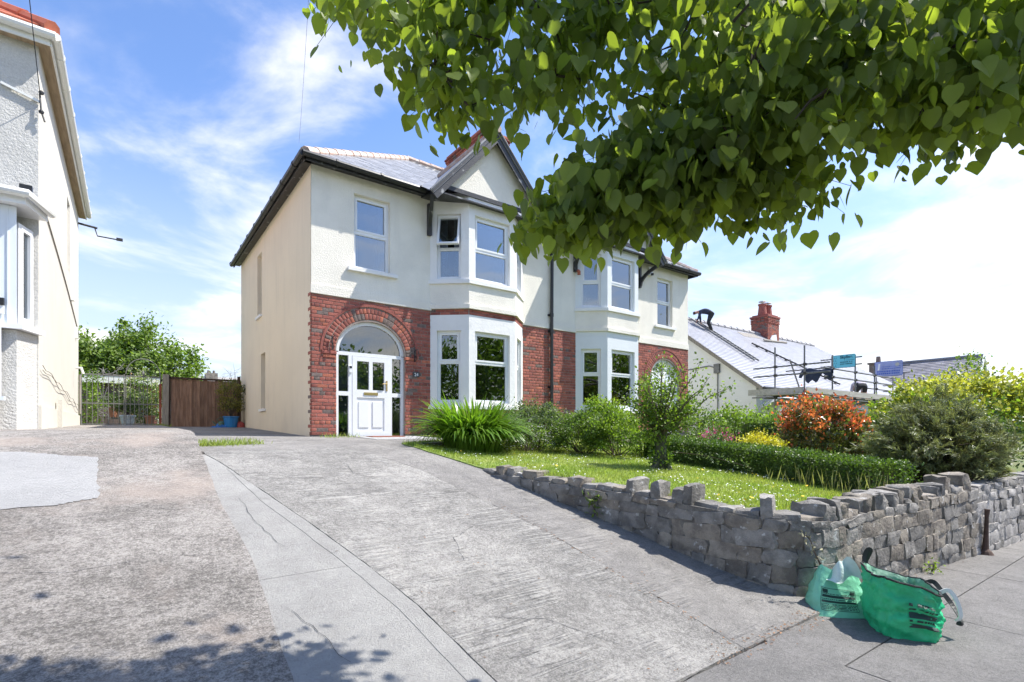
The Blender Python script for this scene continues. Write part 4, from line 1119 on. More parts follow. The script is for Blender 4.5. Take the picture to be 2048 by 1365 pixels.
def rubble_wall(name, label, path, top, kinds, mortar, coping, course=(.095, .15), length=(.13, .32), thick=.42, batter=.03, face=.05, seed=1, limit=300):
    random.seed(seed)
    W = Path(path); n = max(10, int(W.L / .08)); root_p, _ = W(W.L / 2)
    th = empty(name, (root_p.x, root_p.y, 0), label, 'wall')
    v = []; c = MB(); secs = []
    for i in range(n + 1):
        p, d = W(W.L * i / n); nrm = Vector((d.y, -d.x, 0)); t = top(W.L * i / n); f0 = floor_z(p.x, p.y) - .15
        o = p + nrm * .012; q = p - nrm * thick
        secs.append([(o.x, o.y, f0), (o.x, o.y, t), (q.x, q.y, t), (q.x, q.y, f0)])
    for s_ in secs: v += s_
    c.add(v, [(i * 4 + k, i * 4 + 4 + k, i * 4 + 5 + k, i * 4 + 1 + k) for i in range(n) for k in range(3)] + [(0, 1, 2, 3), (n * 4 + 3, n * 4 + 2, n * 4 + 1, n * 4)])
    c.build('mortar_core', mortar, th)
    its = []
    def put(l, z, wd, h, depth, tilt=0., inset=0., yaw=0.):
        p, d = W(l); nrm = Vector((d.y, -d.x, 0)); kind = random.choices(list(kinds), list(kinds.values()))[0]
        o = p - nrm * (inset)
        m = Matrix((d, nrm, Vector((0, 0, 1)))).transposed().to_4x4(); m.translation = Vector((o.x, o.y, z))
        m = m @ Matrix.Rotation(tilt, 4, 'Y') @ Matrix.Rotation(yaw, 4, 'Z')
        fl = Matrix.Diagonal((random.choice((-1, 1)), 1, random.choice((-1, 1)), 1))
        its.append((random.choice(STONE[kind]), m @ Matrix.Diagonal((wd, depth, h, 1)) @ fl, max(wd, h)))
    z = -.28
    while z < 1.1:
        hc = random.uniform(*course); l = random.uniform(-.1, 0)
        while l < W.L:
            L = random.uniform(*length); p, _ = W(l + L / 2)
            fz = floor_z(p.x, p.y); t = top(l + L / 2)
            lo, hi = z, z + hc
            if hi > fz - .02 and lo < t - .03:
                hi = min(hi, t)
                if hi - lo > .05: put(l + L / 2, (lo + hi) / 2 + random.uniform(-.006, .006), L * 1.07 - .008, (hi - lo) * 1.07 - .004, .12 + random.uniform(-.015, .02), tilt=random.uniform(-.09, .09), inset=.035)
            l += L
        z += hc
    l = .05; k = 0
    for wd, h in coping(W.L):
        p, _ = W(l + wd / 2)
        if wd > 0: put(l + wd / 2, top(l + wd / 2) + h / 2 - .03, wd * 1.1, h * 1.08 + .04, min(thick, .30) * random.uniform(.8, 1.0), tilt=random.uniform(-.09, .09), inset=min(thick, .30) / 2 - .01, yaw=random.uniform(-.12, .12))
        l += abs(wd) + .008
    pieces(th, 'stone', its, 'rubble', limit)
    return th
garden_path = [(3.94, 6.02), (4.10, 5.1), (4.30, 3.93), (4.41, 2.95), (4.52, 2.38), (4.70, 2.10), (5.0, 1.985), (5.9, 1.94), (7.2, 1.84), (8.60, 1.74)]
GL = Path(garden_path).L
top_g = lambda l: (.925 - .058 * l if l < 4.4 else .665 + .02 * max(0, l - 4.6)) - (.02 if l < 2 else 0)
def cope_garden(L):
    l = 0
    while l < L - .1:
        if l < 1.9: w_, h_ = random.uniform(.12, .26), random.choice((.05, .06, .06, .11))
        elif l < 4.6: w_, h_ = (random.uniform(.08, .13), random.uniform(.12, .19)) if random.random() < .46 else (random.uniform(.14, .24), random.uniform(.03, .06))
        elif l > L - 1.0: w_, h_ = (random.uniform(.10, .17), random.choice((.06, .10, .20)))
        else: w_, h_ = (random.uniform(.07, .12), random.uniform(.11, .17)) if random.random() < .55 else (random.uniform(.10, .17), random.uniform(.04, .07))
        l += w_ + .008
        yield w_, h_
rubble_wall('garden_wall', 'grey rubble retaining wall with jagged cock and hen coping round the lawn', garden_path, top_g, {'stone': .62, 'stone_warm': .38}, M['wall_mortar'], cope_garden, course=(.10, .19), length=(.12, .38), seed=4)
nb_path = [(8.64, 1.74), (9.6, 1.66), (11, 1.58), (14, 1.45), (18, 1.4)]
def cope_nb(L):
    l = 0
    while l < L:
        w_ = random.uniform(.10, .2); l += w_ + .008; yield w_, random.uniform(.06, .12)
rubble_wall('roadside_wall', 'paler flat-faced stone wall continuing along the pavement under the feathery shrub', nb_path, lambda l: .67 + .0 * l, {'stone_pale': .8, 'stone': .2}, M['pale_mortar'], cope_nb, course=(.10, .17), length=(.18, .42), seed=9, limit=120)
b = MB(); b.tube([(8.83, 1.67, -.16), (8.84, 1.66, .1), (8.845, 1.655, .36), (8.85, 1.65, .46)], [.045, .026, .022, .03], 8); b.lathe([(.09, 0), (.06, .05), (.03, .08)], (8.83, 1.66, -.13), 10)
tag(b.build('rusty_stay', material('rusty_brown_iron', (.10, .062, .048), .85, vary=.4, vscale=10)), 'old rusty iron stay standing against the joint of the two stone walls', 'iron post')

# ------------------------------------------------------------------ foliage tools
def unit(a): return a / np.maximum(np.linalg.norm(a, axis=1, keepdims=True), 1e-9)
OVAL = (np.array([(0, 0, 0), (.34, .28, .07), (.36, .6, .06), (0, 1, -.04), (-.36, .6, .06), (-.34, .28, .07)], float), np.array([(0, 1, 2), (0, 2, 3), (0, 3, 4), (0, 4, 5)]))
DIAMOND = (np.array([(0, 0, 0), (.3, .5, .06), (0, 1, 0), (-.3, .5, .06)], float), np.array([(0, 1, 2), (0, 2, 3)]))
NEEDLE = (np.array([(-.5, 0, 0), (.5, 0, 0), (.35, .6, .04), (0, 1, .0)], float), np.array([(0, 1, 2), (0, 2, 3)]))
_R = [(.20, -.02, .05), (.38, .06, .075), (.47, .27, .075), (.44, .50, .05), (.27, .75, .0)]
HEART = (np.array([(0, .05, 0), (0, .36, -.02), (0, .70, -.035), (0, 1.05, -.10)] + _R + [(-x, y, z) for x, y, z in _R], float),
         np.array([(0, 4, 5), (0, 5, 6), (0, 6, 1), (1, 6, 7), (1, 7, 2), (2, 7, 8), (2, 8, 3), (0, 10, 9), (0, 11, 10), (0, 1, 11), (1, 12, 11), (1, 2, 12), (2, 13, 12), (2, 3, 13)]))
def leaves(name, pos, axis, normal, length, width, shape, mat, parent=None, kind=None, curl=None):
    V, Fc = shape; n = len(pos)
    a = unit(axis); b = unit(np.cross(a, normal)); c = np.cross(b, a)
    L = np.broadcast_to(length, n).reshape(n, 1, 1); Wd = np.broadcast_to(width, n).reshape(n, 1, 1)
    v = pos[:, None, :] + b[:, None, :] * V[None, :, 0:1] * Wd + a[:, None, :] * V[None, :, 1:2] * L + c[:, None, :] * V[None, :, 2:3] * L * (1 if curl is None else curl[:, None, None])
    f = Fc[None] + (np.arange(n) * len(V))[:, None, None]
    return np_mesh(name, v.reshape(-1, 3), f.reshape(-1, 3), mat, parent, kind=kind)
def rand_dir(n): return unit(rng.normal(size=(n, 3)))
def crown_points(n, c, r, clumps, clump_r, low=-.35, shell=.62, seed_clumps=None):
    """leaf positions gathered in clumps over an uneven ellipsoid, plus the outward direction of each clump"""
    d = rand_dir(clumps * 3); d = d[d[:, 2] > low][:clumps]
    rad = shell + (1.06 - shell) * rng.random(len(d)) ** .6
    cen = np.array(c) + d * rad[:, None] * np.array(r) * (.85 + .3 * rng.random((len(d), 1)))
    k = rng.integers(0, len(d), n)
    p = cen[k] + rng.normal(size=(n, 3)) * clump_r * (.6 + .7 * rng.random((len(d), 1)))[k]
    return p, d[k], cen
def twigs(mb, base, cen, count, r0=.012):
    for q in cen[rng.permutation(len(cen))[:count]]:
        q = Vector(q); m = Vector(base).lerp(q, .5) + Vector(rng.normal(size=3) * .06 * (q - Vector(base)).length); m.z += .05
        mb.tube([Vector(base) + Vector(rng.normal(size=3) * .03), m, q], [r0, r0 * .7, r0 * .3], 5)
M['bark'] = material('shrub_bark', (.13, .10, .075), .95, vary=.4, vscale=20, grain=.2)
M['bark_grey'] = material('mossy_bark', (.095, .09, .065), .95, color2=(.06, .07, .03), vscale=14, grain=.2, bump=.8, bscale=30)
def shrub(name, label, cat, c, r, n, mat, size, shape=OVAL, clumps=60, clump_r=.09, wide=.55, up=.35, low=-.3, extra=None, stems=14, group=None, base=None):
    bz = base or (c[0], c[1], c[2] - r[2])
    t = empty(name, bz, label, cat, group)
    p, d, cen = crown_points(n, c, r, clumps, clump_r, low)
    ax = unit(d * .7 + rng.normal(size=(n, 3)) * .75 + np.array([0, 0, up])); nm = unit(d + rng.normal(size=(n, 3)) * .6 + np.array([0, 0, .7]))
    s = size * (.65 + .7 * rng.random(n))
    leaves('foliage', p, ax, nm, s, s * wide * 1.5, shape, mat, t)
    st = MB(); twigs(st, (bz[0], bz[1], bz[2] + .02), cen, stems); st.build('stem', M['bark'], t)
    if extra:
        for nm2, m2, cnt, sz, sel, shp in extra:
            k = cen[[sel((q - np.array(c)) / np.array(r)) for q in cen]]
            if len(k) == 0: continue
            kk = rng.integers(0, len(k), cnt); pp = k[kk] + rng.normal(size=(cnt, 3)) * clump_r * .9 + unit(k - np.array(c))[kk] * clump_r * .9
            s2 = sz * (.7 + .6 * rng.random(cnt))
            leaves(nm2, pp, unit(unit(k - np.array(c))[kk] * .6 + rng.normal(size=(cnt, 3)) * .7 + np.array([0, 0, .5])), rand_dir(cnt), s2, s2 * wide * 1.5, shp, m2, t)
    return t
L_ = {}
L_['box'] = leaf_mat('box_hedge_leaf', (.075, .135, .028), color2=(.12, .18, .035), tr=.28)
L_['mid'] = leaf_mat('mid_green_leaf', (.10, .165, .035), color2=(.15, .21, .05))
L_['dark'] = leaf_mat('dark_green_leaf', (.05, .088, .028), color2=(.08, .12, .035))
L_['grey'] = leaf_mat('grey_green_leaf', (.145, .185, .095), color2=(.10, .145, .06))
L_['lime'] = leaf_mat('lime_green_leaf', (.20, .27, .04), color2=(.14, .22, .035), tr=.45)
L_['gold'] = leaf_mat('golden_leaf', (.50, .50, .10), color2=(.36, .42, .08), tr=.4, trc=(1.1, 1.1, .5))
L_['yellow'] = leaf_mat('yellow_shrub_leaf', (.62, .56, .05), color2=(.50, .50, .05), tr=.3, trc=(1.1, 1.1, .5))
L_['olive'] = leaf_mat('olive_needle', (.115, .135, .055), color2=(.16, .165, .075), tr=.25, trc=(1.3, 1.3, .7))
L_['red'] = leaf_mat('young_red_leaf', (.60, .15, .065), color2=(.66, .25, .09), tr=.4, trc=(1.3, 1.1, .8), rough=.3)
L_['bronze'] = leaf_mat('bronze_green_leaf', (.115, .15, .05), color2=(.16, .14, .065), rough=.24, spec=.7)
L_['pink'] = leaf_mat('pink_petal', (.62, .10, .26), tr=.3, trc=(1, 1, 1))
L_['white'] = leaf_mat('pale_lilac_petal', (.72, .66, .74), island=.1, tr=.3, trc=(1, 1, 1))
L_['strap'] = leaf_mat('strap_leaf', (.115, .215, .028), color2=(.16, .26, .035), island=.35, tr=.42, rough=.28, spec=.6, vscale=4)
L_['tree'] = leaf_mat('back_tree_leaf', (.19, .26, .05), color2=(.12, .19, .04), tr=.4)
L_['lind'] = leaf_mat('lime_tree_leaf', (.150, .205, .058), color2=(.18, .235, .065), island=.35, tr=.60, trc=(1.95, 1.95, .5), rough=.42, spec=.5, vscale=.9)
M['twig'] = material('lime_tree_twig', (.085, .065, .05), .9, vary=.3, vscale=20)
M['lind_bark'] = material('lime_tree_bark', (.12, .105, .09), .95, color2=(.08, .072, .062), vscale=5, stretch=(3, 3, .6), bump=1.5, bscale=12)

# grass blades, daisies and dandelions on the lawn
def lawn_points(n):
    out = np.empty((0, 3))
    while len(out) < n:
        x = rng.uniform(3.6, 9.0, n); y = rng.uniform(2.18, 10.2, n)
        keep = rng.random(n) < np.clip(5.5 / (x * .6 + y * .8), .35, 1)
        x, y = x[keep], y[keep]
        ok = np.array([lawn_left(b) + .015 < a for a, b in zip(x, y)])
        x, y = x[ok], y[ok]
        out = np.concatenate([out, np.stack([x, y, np.array([turf_z(a, b) for a, b in zip(x, y)])], 1)])
    return out[:n]
P_ = lawn_points(90000)
n = len(P_); tilt = rng.normal(size=(n, 3)) * .38; tilt[:, 2] = 1
hgt = .028 + .035 * rng.random(n) ** 2
patch = np.array([noise.noise(Vector((a * 1.3, b * 1.3, 0))) for a, b in P_[:, :2]])
hgt *= 1 + .5 * patch
edge = np.array([a - lawn_left(b) < .12 for a, b in P_[:, :2]]); hgt[edge] *= 1.5
leaves('grass', P_ - np.array([0, 0, .004]), tilt, rand_dir(n), hgt, .0075, NEEDLE, M['grass_blade'], kind='stuff')
D_ = lawn_points(1900); pt = np.array([noise.noise(Vector((a * .9, b * .9, 5))) for a, b in D_[:, :2]]); D_ = D_[pt > -.12]
DISC = (np.array([(0, 0, .1)] + [(math.cos(k * PI / 3) * .5, math.sin(k * PI / 3) * .5, 0) for k in range(6)], float), np.array([(0, k + 1, (k + 1) % 6 + 1) for k in range(6)]))
def discs(name, P, s, mat, h):
    n = len(P); t = rng.normal(size=(n, 3)) * .35; t[:, 2] = 1; t = unit(t); ax = unit(np.cross(t, rand_dir(n)))
    return leaves(name, P + np.array([0, 0, h]), ax, t, s, s, DISC, mat, kind='stuff')
discs('daisies', D_, .018, M['daisy'], .045)
discs('dandelions', lawn_points(70), .034, M['dandelion'], .06)
# weeds in the drive
for (wx, wy, nn_, sp, lb) in ((.86, 8.3, 420, .22, 'tuft of grass at the joint of the two drives'), (1.35, 8.45, 200, .16, 'smaller grass tuft on the forecourt'), (.80, 18.8, 200, .12, 'grass growing at the foot of the timber gate post'), (3.25, 10.4, 60, .10, 'weed by the house corner'), (3.62, 10.35, 50, .10, 'weed growing along the door step')):
    q = np.stack([wx + rng.normal(size=nn_) * sp, wy + rng.normal(size=nn_) * sp * .5, np.zeros(nn_)], 1)
    q[:, 2] = [drive_z(a, b) - .005 for a, b in q[:, :2]]
    t = rng.normal(size=(nn_, 3)) * .5; t[:, 2] = 1
    o = leaves('grass_tuft', q, t, rand_dir(nn_), .05 + .09 * rng.random(nn_), .009, NEEDLE, M['grass_blade']); tag(o, lb, 'grass tuft', 'weeds in the concrete')
# long seeding grass along the hedge foot
q = lawn_points(9000); q = q[(q[:, 0] > 6.9) & (q[:, 0] < 7.5) & (q[:, 1] < 3.6)][:110]
t = rng.normal(size=(len(q), 3)) * .22; t[:, 2] = 1
leaves('long_grass', q, t, rand_dir(len(q)), .12 + .22 * rng.random(len(q)), .006, NEEDLE, leaf_mat('seeding_grass', (.30, .29, .15)), kind='stuff')

# strap-leaved clump by the bay
def strap_clump(c, n, label):
    t = empty('strap_leaf_clump', c, label, 'plant')
    seg = 7; ang = rng.uniform(0, 2 * PI, n); rad0 = .34 * np.sqrt(rng.random(n)); L = .72 + .40 * rng.random(n); lean = .25 + 1.25 * rng.random(n) ** .8
    base = np.stack([np.cos(ang) * rad0 * 1.5, np.sin(ang) * rad0, np.zeros(n)], 1) + np.array(c)
    a2 = ang + rng.normal(size=n) * .5; out = np.stack([np.cos(a2), np.sin(a2), np.zeros(n)], 1); side = np.stack([-np.sin(a2), np.cos(a2), np.zeros(n)], 1)
    wd = .019 + .015 * rng.random(n); V = np.empty((n, seg + 1, 2, 3))
    p = base.copy(); th = lean * .25
    for k in range(seg + 1):
        f = k / seg; w = wd * (1 - f ** 2.5) * (1 if k else .8) + .0008
        V[:, k, 0] = p - side * w[:, None]; V[:, k, 1] = p + side * w[:, None] + np.array([0, 0, .004])
        th = lean * .25 + lean * 1.75 * f ** 1.25
        p = p + (out * np.sin(th)[:, None] + np.array([0, 0, 1]) * np.cos(th)[:, None]) * (L / seg)[:, None]
    idx = (np.arange(n) * (seg + 1) * 2)[:, None]; q = []
    for k in range(seg): o = k * 2; q.append(np.concatenate([idx + o, idx + o + 1, idx + o + 3, idx + o + 2], 1))
    np_mesh('foliage', V.reshape(-1, 3), np.concatenate(q), L_['strap'], t)
    return t
strap_clump((4.82, 7.55, 1.07), 1100, 'big clump of arching bright green strap leaves below the front bay')

# border shrubs in front of the houses
shrub('border_shrub', 'grey-green rounded shrub with tiny white tips in front of the downpipe', 'shrub', (6.45, 7.85, 1.46), (.62, .55, .46), 9500, L_['grey'], .038, OVAL, 110, .06,
      extra=[('blossom', L_['white'], 260, .014, lambda q: q[2] > .1, DIAMOND)], group='border shrubs below the bays')
shrub('border_shrub', 'dark small-leaved shrub with pale leaf edges between the grey-green and lime shrubs', 'shrub', (6.75, 6.85, 1.31), (.60, .5, .40), 8500, L_['mid'], .036, OVAL, 100, .06,
      extra=[('young_leaf', L_['grey'], 1800, .026, lambda q: q[2] > -.2, OVAL)], group='border shrubs below the bays')
shrub('border_shrub', 'lime-green spreading shrub just left of the lawn shrub trunk', 'shrub', (7.25, 6.45, 1.33), (.66, .5, .46), 8500, L_['lime'], .042, OVAL, 100, .065, group='border shrubs below the bays')
shrub('border_shrub', 'taller yellow-green shrub rising against the right bay', 'shrub', (8.2, 7.7, 1.52), (.70, .55, .52), 7500, L_['lime'], .045, OVAL, 90, .07, group='border shrubs below the bays')
shrub('border_shrub', 'dark green shrub under the downpipe behind the white flowers', 'shrub', (7.1, 8.9, 1.5), (.6, .5, .42), 5000, L_['dark'], .036, OVAL, 70, .07, group='border shrubs below the bays')
shrub('flowering_plant', 'pale lilac flowers on leafy stems between the strap leaf clump and the shrubs', 'plant', (5.82, 7.35, 1.24), (.48, .4, .30), 2600, L_['mid'], .040, DIAMOND, 60, .06,
      extra=[('blossom', L_['white'], 650, .022, lambda q: q[2] > -.1, OVAL), ('pink_blossom', L_['pink'], 30, .02, lambda q: q[2] > .4 and q[0] < 0, OVAL)])
# shrub standing on the lawn
def lawn_shrub():
    c = (6.55, 4.97, .92); t = empty('lawn_shrub', c, 'straggly shrub with a thick mossy trunk standing on the lawn', 'shrub')
    tr = MB(); tr.tube([(c[0] + .02, c[1], .84), (c[0], c[1], 1.02), (c[0] + .02, c[1], 1.3), (c[0] + .03, c[1], 1.42)], [.13, .085, .075, .09], 10)
    for k in range(4): a = k * 1.6; tr.tube([(c[0] + .18 * math.cos(a), c[1] + .14 * math.sin(a), .86), (c[0] + .05 * math.cos(a), c[1] + .05 * math.sin(a), 1.05), (c[0] + .02, c[1], 1.3)], [.06, .05, .03], 7)
    tr.build('trunk', M['bark_grey'], t)
    br = MB(); P, A = [], []
    ux, uy = .802, -.598                          # the crown spreads mostly along this line
    def limb(dx, dz, side, r, nleaf, sag=0.):
        pts = []
        for k in range(8):
            f = k / 7; pts.append(Vector((c[0] + ux * dx * f ** 1.2 + side * f * .6, c[1] + uy * dx * f ** 1.2 + side * f * .8, 1.36 + dz * f - sag * f * f + .03 * math.sin(k * 2 + dx * 9))))
        br.tube(pts, [r * (1 - .8 * k / 7) for k in range(8)], 5)
        for _ in range(nleaf):
            f = .25 + .78 * random.random(); i = min(6, int(f * 7)); q = pts[i].lerp(pts[i + 1], f * 7 - i if f < 1 else 1) + Vector(rng.normal(size=3) * .055)
            P.append(q); A.append(Vector(rng.normal(size=3)) + Vector((0, 0, .5)))
    for k in range(46):
        dx = random.uniform(-.46, .62); limb(dx, random.uniform(.5, 1.2) * (1 - .35 * abs(dx)), random.uniform(-.45, .45), .016, 78)
    for k in range(14): limb(random.uniform(-.5, .5), random.uniform(.0, .45), random.uniform(-.4, .4), .012, 80)
    limb(1.10, .90, .0, .016, 170, .1); limb(.95, .36, .1, .014, 110, .02); limb(.62, 1.15, .0, .016, 120)
    for k in range(260): a = random.uniform(0, 2 * PI); P.append(Vector((c[0] + .17 * math.cos(a), c[1] + .15 * math.sin(a), .92 + abs(random.gauss(0, .22))))); A.append(Vector(rng.normal(size=3)) + Vector((0, 0, .5)))
    br.build('branch', M['bark'], t)
    P = np.array([tuple(p) for p in P]); A = np.array([tuple(a) for a in A]); n = len(P); s = .034 + .026 * rng.random(n)
    half = rng.random(n) < .62
    leaves('foliage', P[half], A[half], rand_dir(half.sum()), s[half], s[half] * .8, OVAL, L_['lime'], t)
    leaves('dark_foliage', P[~half], A[~half], rand_dir((~half).sum()), s[~half], s[~half] * .8, OVAL, L_['mid'], t)
lawn_shrub()
# a trailing dead spray on the lawn by the hedge, a weed in the wall
def spray(name, label, cat, pts, n, size, mat, spread, wide=.6, r=.008):
    t = empty(name, pts[0], label, cat); b = MB(); b.tube(pts, [r] + [r * .6] * (len(pts) - 1), 5); b.build('stem', M['bark'], t)
    pts = [Vector(p) for p in pts]; P = []
    for _ in range(n):
        f = random.random() * (len(pts) - 1.001); i = int(f); P.append(pts[i].lerp(pts[i + 1], f - i) + Vector(rng.normal(size=3) * spread))
    P = np.array([tuple(p) for p in P]); leaves('foliage', P, rand_dir(n) + np.array([0, 0, .3]), rand_dir(n), size * (.7 + .6 * rng.random(n)), size * wide, OVAL, mat, t)
spray('cut_branch', 'silvery cut spray lying on the lawn against the low hedge', 'branch', [(7.05, 5.1, 1.12), (7.15, 4.6, 1.08), (7.2, 4.2, 1.0), (7.22, 3.9, .93)], 130, .045, L_['grey'], .045)
spray('wall_weed', 'leafy weed growing out of the retaining wall above the drive', 'plant', [(4.36, 4.15, .72), (4.24, 4.12, .74), (4.18, 4.1, .64), (4.2, 4.05, .52)], 46, .075, L_['mid'], .05, .5)
spray('pavement_weed', 'small weed at the foot of the pavement wall right of the bags', 'plant', [(7.0, 1.75, -.06), (7.02, 1.74, .02)], 60, .035, L_['lime'], .04)

# low box hedge along the boundary
def hedge(name, label, path, half, z0f, h, n, mat, size, bump=.05, group=None):
    W = Path(path); mid, _ = W(W.L / 2); t = empty(name, (mid.x, mid.y, z0f(mid.x, mid.y)), label, 'hedge', group)
    l = np.clip(rng.random(n) * (W.L + .5) - .25, 0, W.L) ; side = rng.random(n); P = np.empty((n, 3)); Nn = np.empty((n, 3))
    for i in range(n):
        p, d = W(l[i]); nr = Vector((d.y, -d.x, 0)); z0 = z0f(p.x, p.y); wob = 1 + bump * 2 * noise.noise(Vector((l[i] * 3, side[i] * 3, 1)))
        if side[i] < .42: o = rng.uniform(-1, 1); q = p + nr * half * o; P[i] = (q.x, q.y, z0 + h * wob - .02 * abs(o) ** 4 - abs(rng.normal()) * .03); Nn[i] = (0, 0, 1)
        else: s_ = 1 if side[i] < .78 else -1; q = p + nr * half * s_ * (wob - abs(rng.normal()) * .08); q = q + d * rng.normal() * (.10 if l[i] <= 0 or l[i] >= W.L else 0); q = q - nr * half * s_ * (rng.random() * 1.6 if l[i] <= 0 or l[i] >= W.L else 0); P[i] = (q.x, q.y, z0 + h * rng.random() ** .8); Nn[i] = (nr.x * s_, nr.y * s_, .2)
    ax = unit(Nn * .8 + rng.normal(size=(n, 3)) * .8 + np.array([0, 0, .3])); s = size * (.6 + .8 * rng.random(n))
    leaves('foliage', P + rng.normal(size=(n, 3)) * .018, ax, unit(Nn + rng.normal(size=(n, 3)) * .6), s, s * .8, OVAL, mat, t)
    # shaded inner twigs that close the hedge
    b = MB()
    for k in range(int(W.L / .06)):
        p, d = W(k * .06); nr = Vector((d.y, -d.x, 0)); z0 = z0f(p.x, p.y)
        for s_ in (-.5, 0, .5): b.tube([p + nr * half * s_ * .5 + Vector((0, 0, z0 - .02)), p + nr * half * s_ * 1.3 + d * random.uniform(-.06, .06) + Vector((0, 0, z0 + h * .85))], [.009, .004], 4)
    b.build('stem', M['bark'], t)
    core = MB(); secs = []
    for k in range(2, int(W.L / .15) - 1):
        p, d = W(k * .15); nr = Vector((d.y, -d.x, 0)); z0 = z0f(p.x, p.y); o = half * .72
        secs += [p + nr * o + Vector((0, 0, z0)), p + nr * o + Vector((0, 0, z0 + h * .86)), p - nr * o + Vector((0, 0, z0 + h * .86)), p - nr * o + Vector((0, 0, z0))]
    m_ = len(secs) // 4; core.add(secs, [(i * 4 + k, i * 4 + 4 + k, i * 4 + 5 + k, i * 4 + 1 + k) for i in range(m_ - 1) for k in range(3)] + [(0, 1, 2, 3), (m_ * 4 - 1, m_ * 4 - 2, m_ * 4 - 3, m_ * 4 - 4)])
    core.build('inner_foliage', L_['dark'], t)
hz = lambda x, y: turf_z(x, y) - .02
hedge('low_hedge', 'clipped low green hedge along the right edge of the lawn', [(7.60, 2.25), (7.72, 3.3), (7.85, 4.4), (7.9, 5.6), (8.1, 6.6)], .28, hz, .44, 24000, L_['box'], .030)
hedge('garden_hedge', 'loose dark hedge at the back right behind the yellow shrub', [(12.8, 7.4), (13.6, 6.6), (14.6, 6.0), (16.0, 5.4)], .4, lambda x, y: .85, .9, 9000, L_['mid'], .05, bump=.12)
shrub('garden_shrub', 'bright green bush behind the pink flowers in front of the white gable', 'shrub', (15.6, 8.6, 1.35), (1.5, 1.0, .75), 5200, L_['lime'], .075, OVAL, 70, .14, group='neighbouring garden shrubs')
shrub('garden_shrub', 'dark green bush at the corner of the right-hand house', 'shrub', (12.7, 8.3, 1.2), (.8, .7, .62), 4200, L_['mid'], .055, OVAL, 60, .10, group='neighbouring garden shrubs')
shrub('garden_shrub', 'dark rounded bush between the red-tipped bush and the feathery shrub', 'shrub', (11.7, 3.5, .98), (.75, .6, .50), 4600, L_['dark'], .05, OVAL, 60, .09, group='neighbouring garden shrubs')
shrub('flowering_plant', 'tall pink-flowered plant behind the low hedge', 'plant', (10.0, 6.2, 1.12), (.34, .34, .34), 900, L_['grey'], .045, DIAMOND, 30, .06, extra=[('blossom', L_['pink'], 150, .045, lambda q: q[2] > .15, OVAL)])
shrub('yellow_shrub', 'low bright yellow shrub just behind the hedge', 'shrub', (9.45, 4.95, 1.10), (.46, .40, .25), 3600, L_['yellow'], .040, OVAL, 60, .06)
shrub('red_tipped_shrub', 'large rounded bush with orange-red young leaves in front of the scaffold', 'shrub', (11.2, 4.6, 1.33), (.80, .75, .70), 11000, L_['bronze'], .055, OVAL, 130, .09, low=-.45, stems=26,
      extra=[('young_leaf', L_['red'], 2600, .062, lambda q: q[2] > .25, OVAL), ('lower_young_leaf', L_['red'], 420, .055, lambda q: -.5 < q[2] <= .25, OVAL)])
def feathery(label, c, r, nstem, per):
    t = empty('feathery_shrub', (c[0], c[1], c[2] - .6), label, 'shrub')
    d = rand_dir(nstem * 3); d = d[d[:, 2] > -.30][:nstem]; k = len(d)
    lump = np.array([noise.noise(Vector(tuple(q * 2.1)) + Vector((4, 1, 2))) + .5 * noise.noise(Vector(tuple(q * 5))) for q in d])
    tip = np.array(c) + d * np.array(r) * (.86 + .30 * lump + .14 * rng.normal(size=k) * .6)[:, None] + np.array([0, 0, .06])
    root = np.array(c) + np.array([0, 0, -.55]) + d * np.array(r) * .12
    bend = np.array([0, 0, .22]) + rng.normal(size=(k, 3)) * .10
    i = np.repeat(np.arange(k), per); f = .42 + .58 * rng.random(len(i)) ** .8; n = len(i)
    p = root[i] + (tip - root)[i] * f[:, None] + bend[i] * (4 * f * (1 - f))[:, None] + rng.normal(size=(n, 3)) * .014
    along = unit((tip - root)[i] + bend[i] * (4 * (1 - 2 * f))[:, None])
    ax = unit(along + rng.normal(size=(n, 3)) * .42); s = .045 + .05 * rng.random(n)
    out = f > .80
    leaves('foliage', p[~out], ax[~out], rand_dir((~out).sum()), s[~out], .012, NEEDLE, L_['olive'], t)
    leaves('pale_tips', p[out], ax[out], rand_dir(out.sum()), s[out], .011, NEEDLE, L_['sage'], t)
    b = MB()
    for j in range(0, k, 2):
        q0, q1 = Vector(root[j]), Vector(tip[j]); b.tube([q0, q0.lerp(q1, .5) + Vector(bend[j]), q1], [.008, .005, .002], 3)
    b.build('stem', M['bark'], t)
L_['sage'] = leaf_mat('sage_needle', (.235, .26, .13), color2=(.19, .225, .10), tr=.3, trc=(1.3, 1.3, .7))
feathery('huge feathery olive-green shrub spilling over the roadside wall', (9.85, 2.40, 1.02), (1.12, .9, .92), 620, 90)
shrub('golden_tree', 'golden-leaved bushy tree behind the feathery shrub', 'tree', (17.7, 3.9, 1.85), (1.7, 1.5, .88), 11000, L_['gold'], .10, OVAL, 110, .16, low=-.5, stems=24, extra=[('green_leaf', L_['lime'], 4200, .09, lambda q: q[2] < .5, OVAL)])
shrub('golden_bush', 'small golden bush peeping out under the scaffold right of the red-tipped bush', 'shrub', (15.2, 6.2, 1.15), (.8, .7, .55), 2600, L_['gold'], .07, OVAL, 40, .1)
shrub('garden_shrub', 'dark green bush below the golden tree at the right edge', 'shrub', (13.8, 2.9, 1.0), (1.3, .9, .75), 5000, L_['dark'], .06, OVAL, 70, .12, group='neighbouring garden shrubs')
shrub('far_tree', 'small dark tree at the gable of the grey slate roof', 'tree', (39.5, 8.2, 4.4), (.9, .9, 1.3), 700, L_['mid'], .16, OVAL, 40, .25, low=-.8)
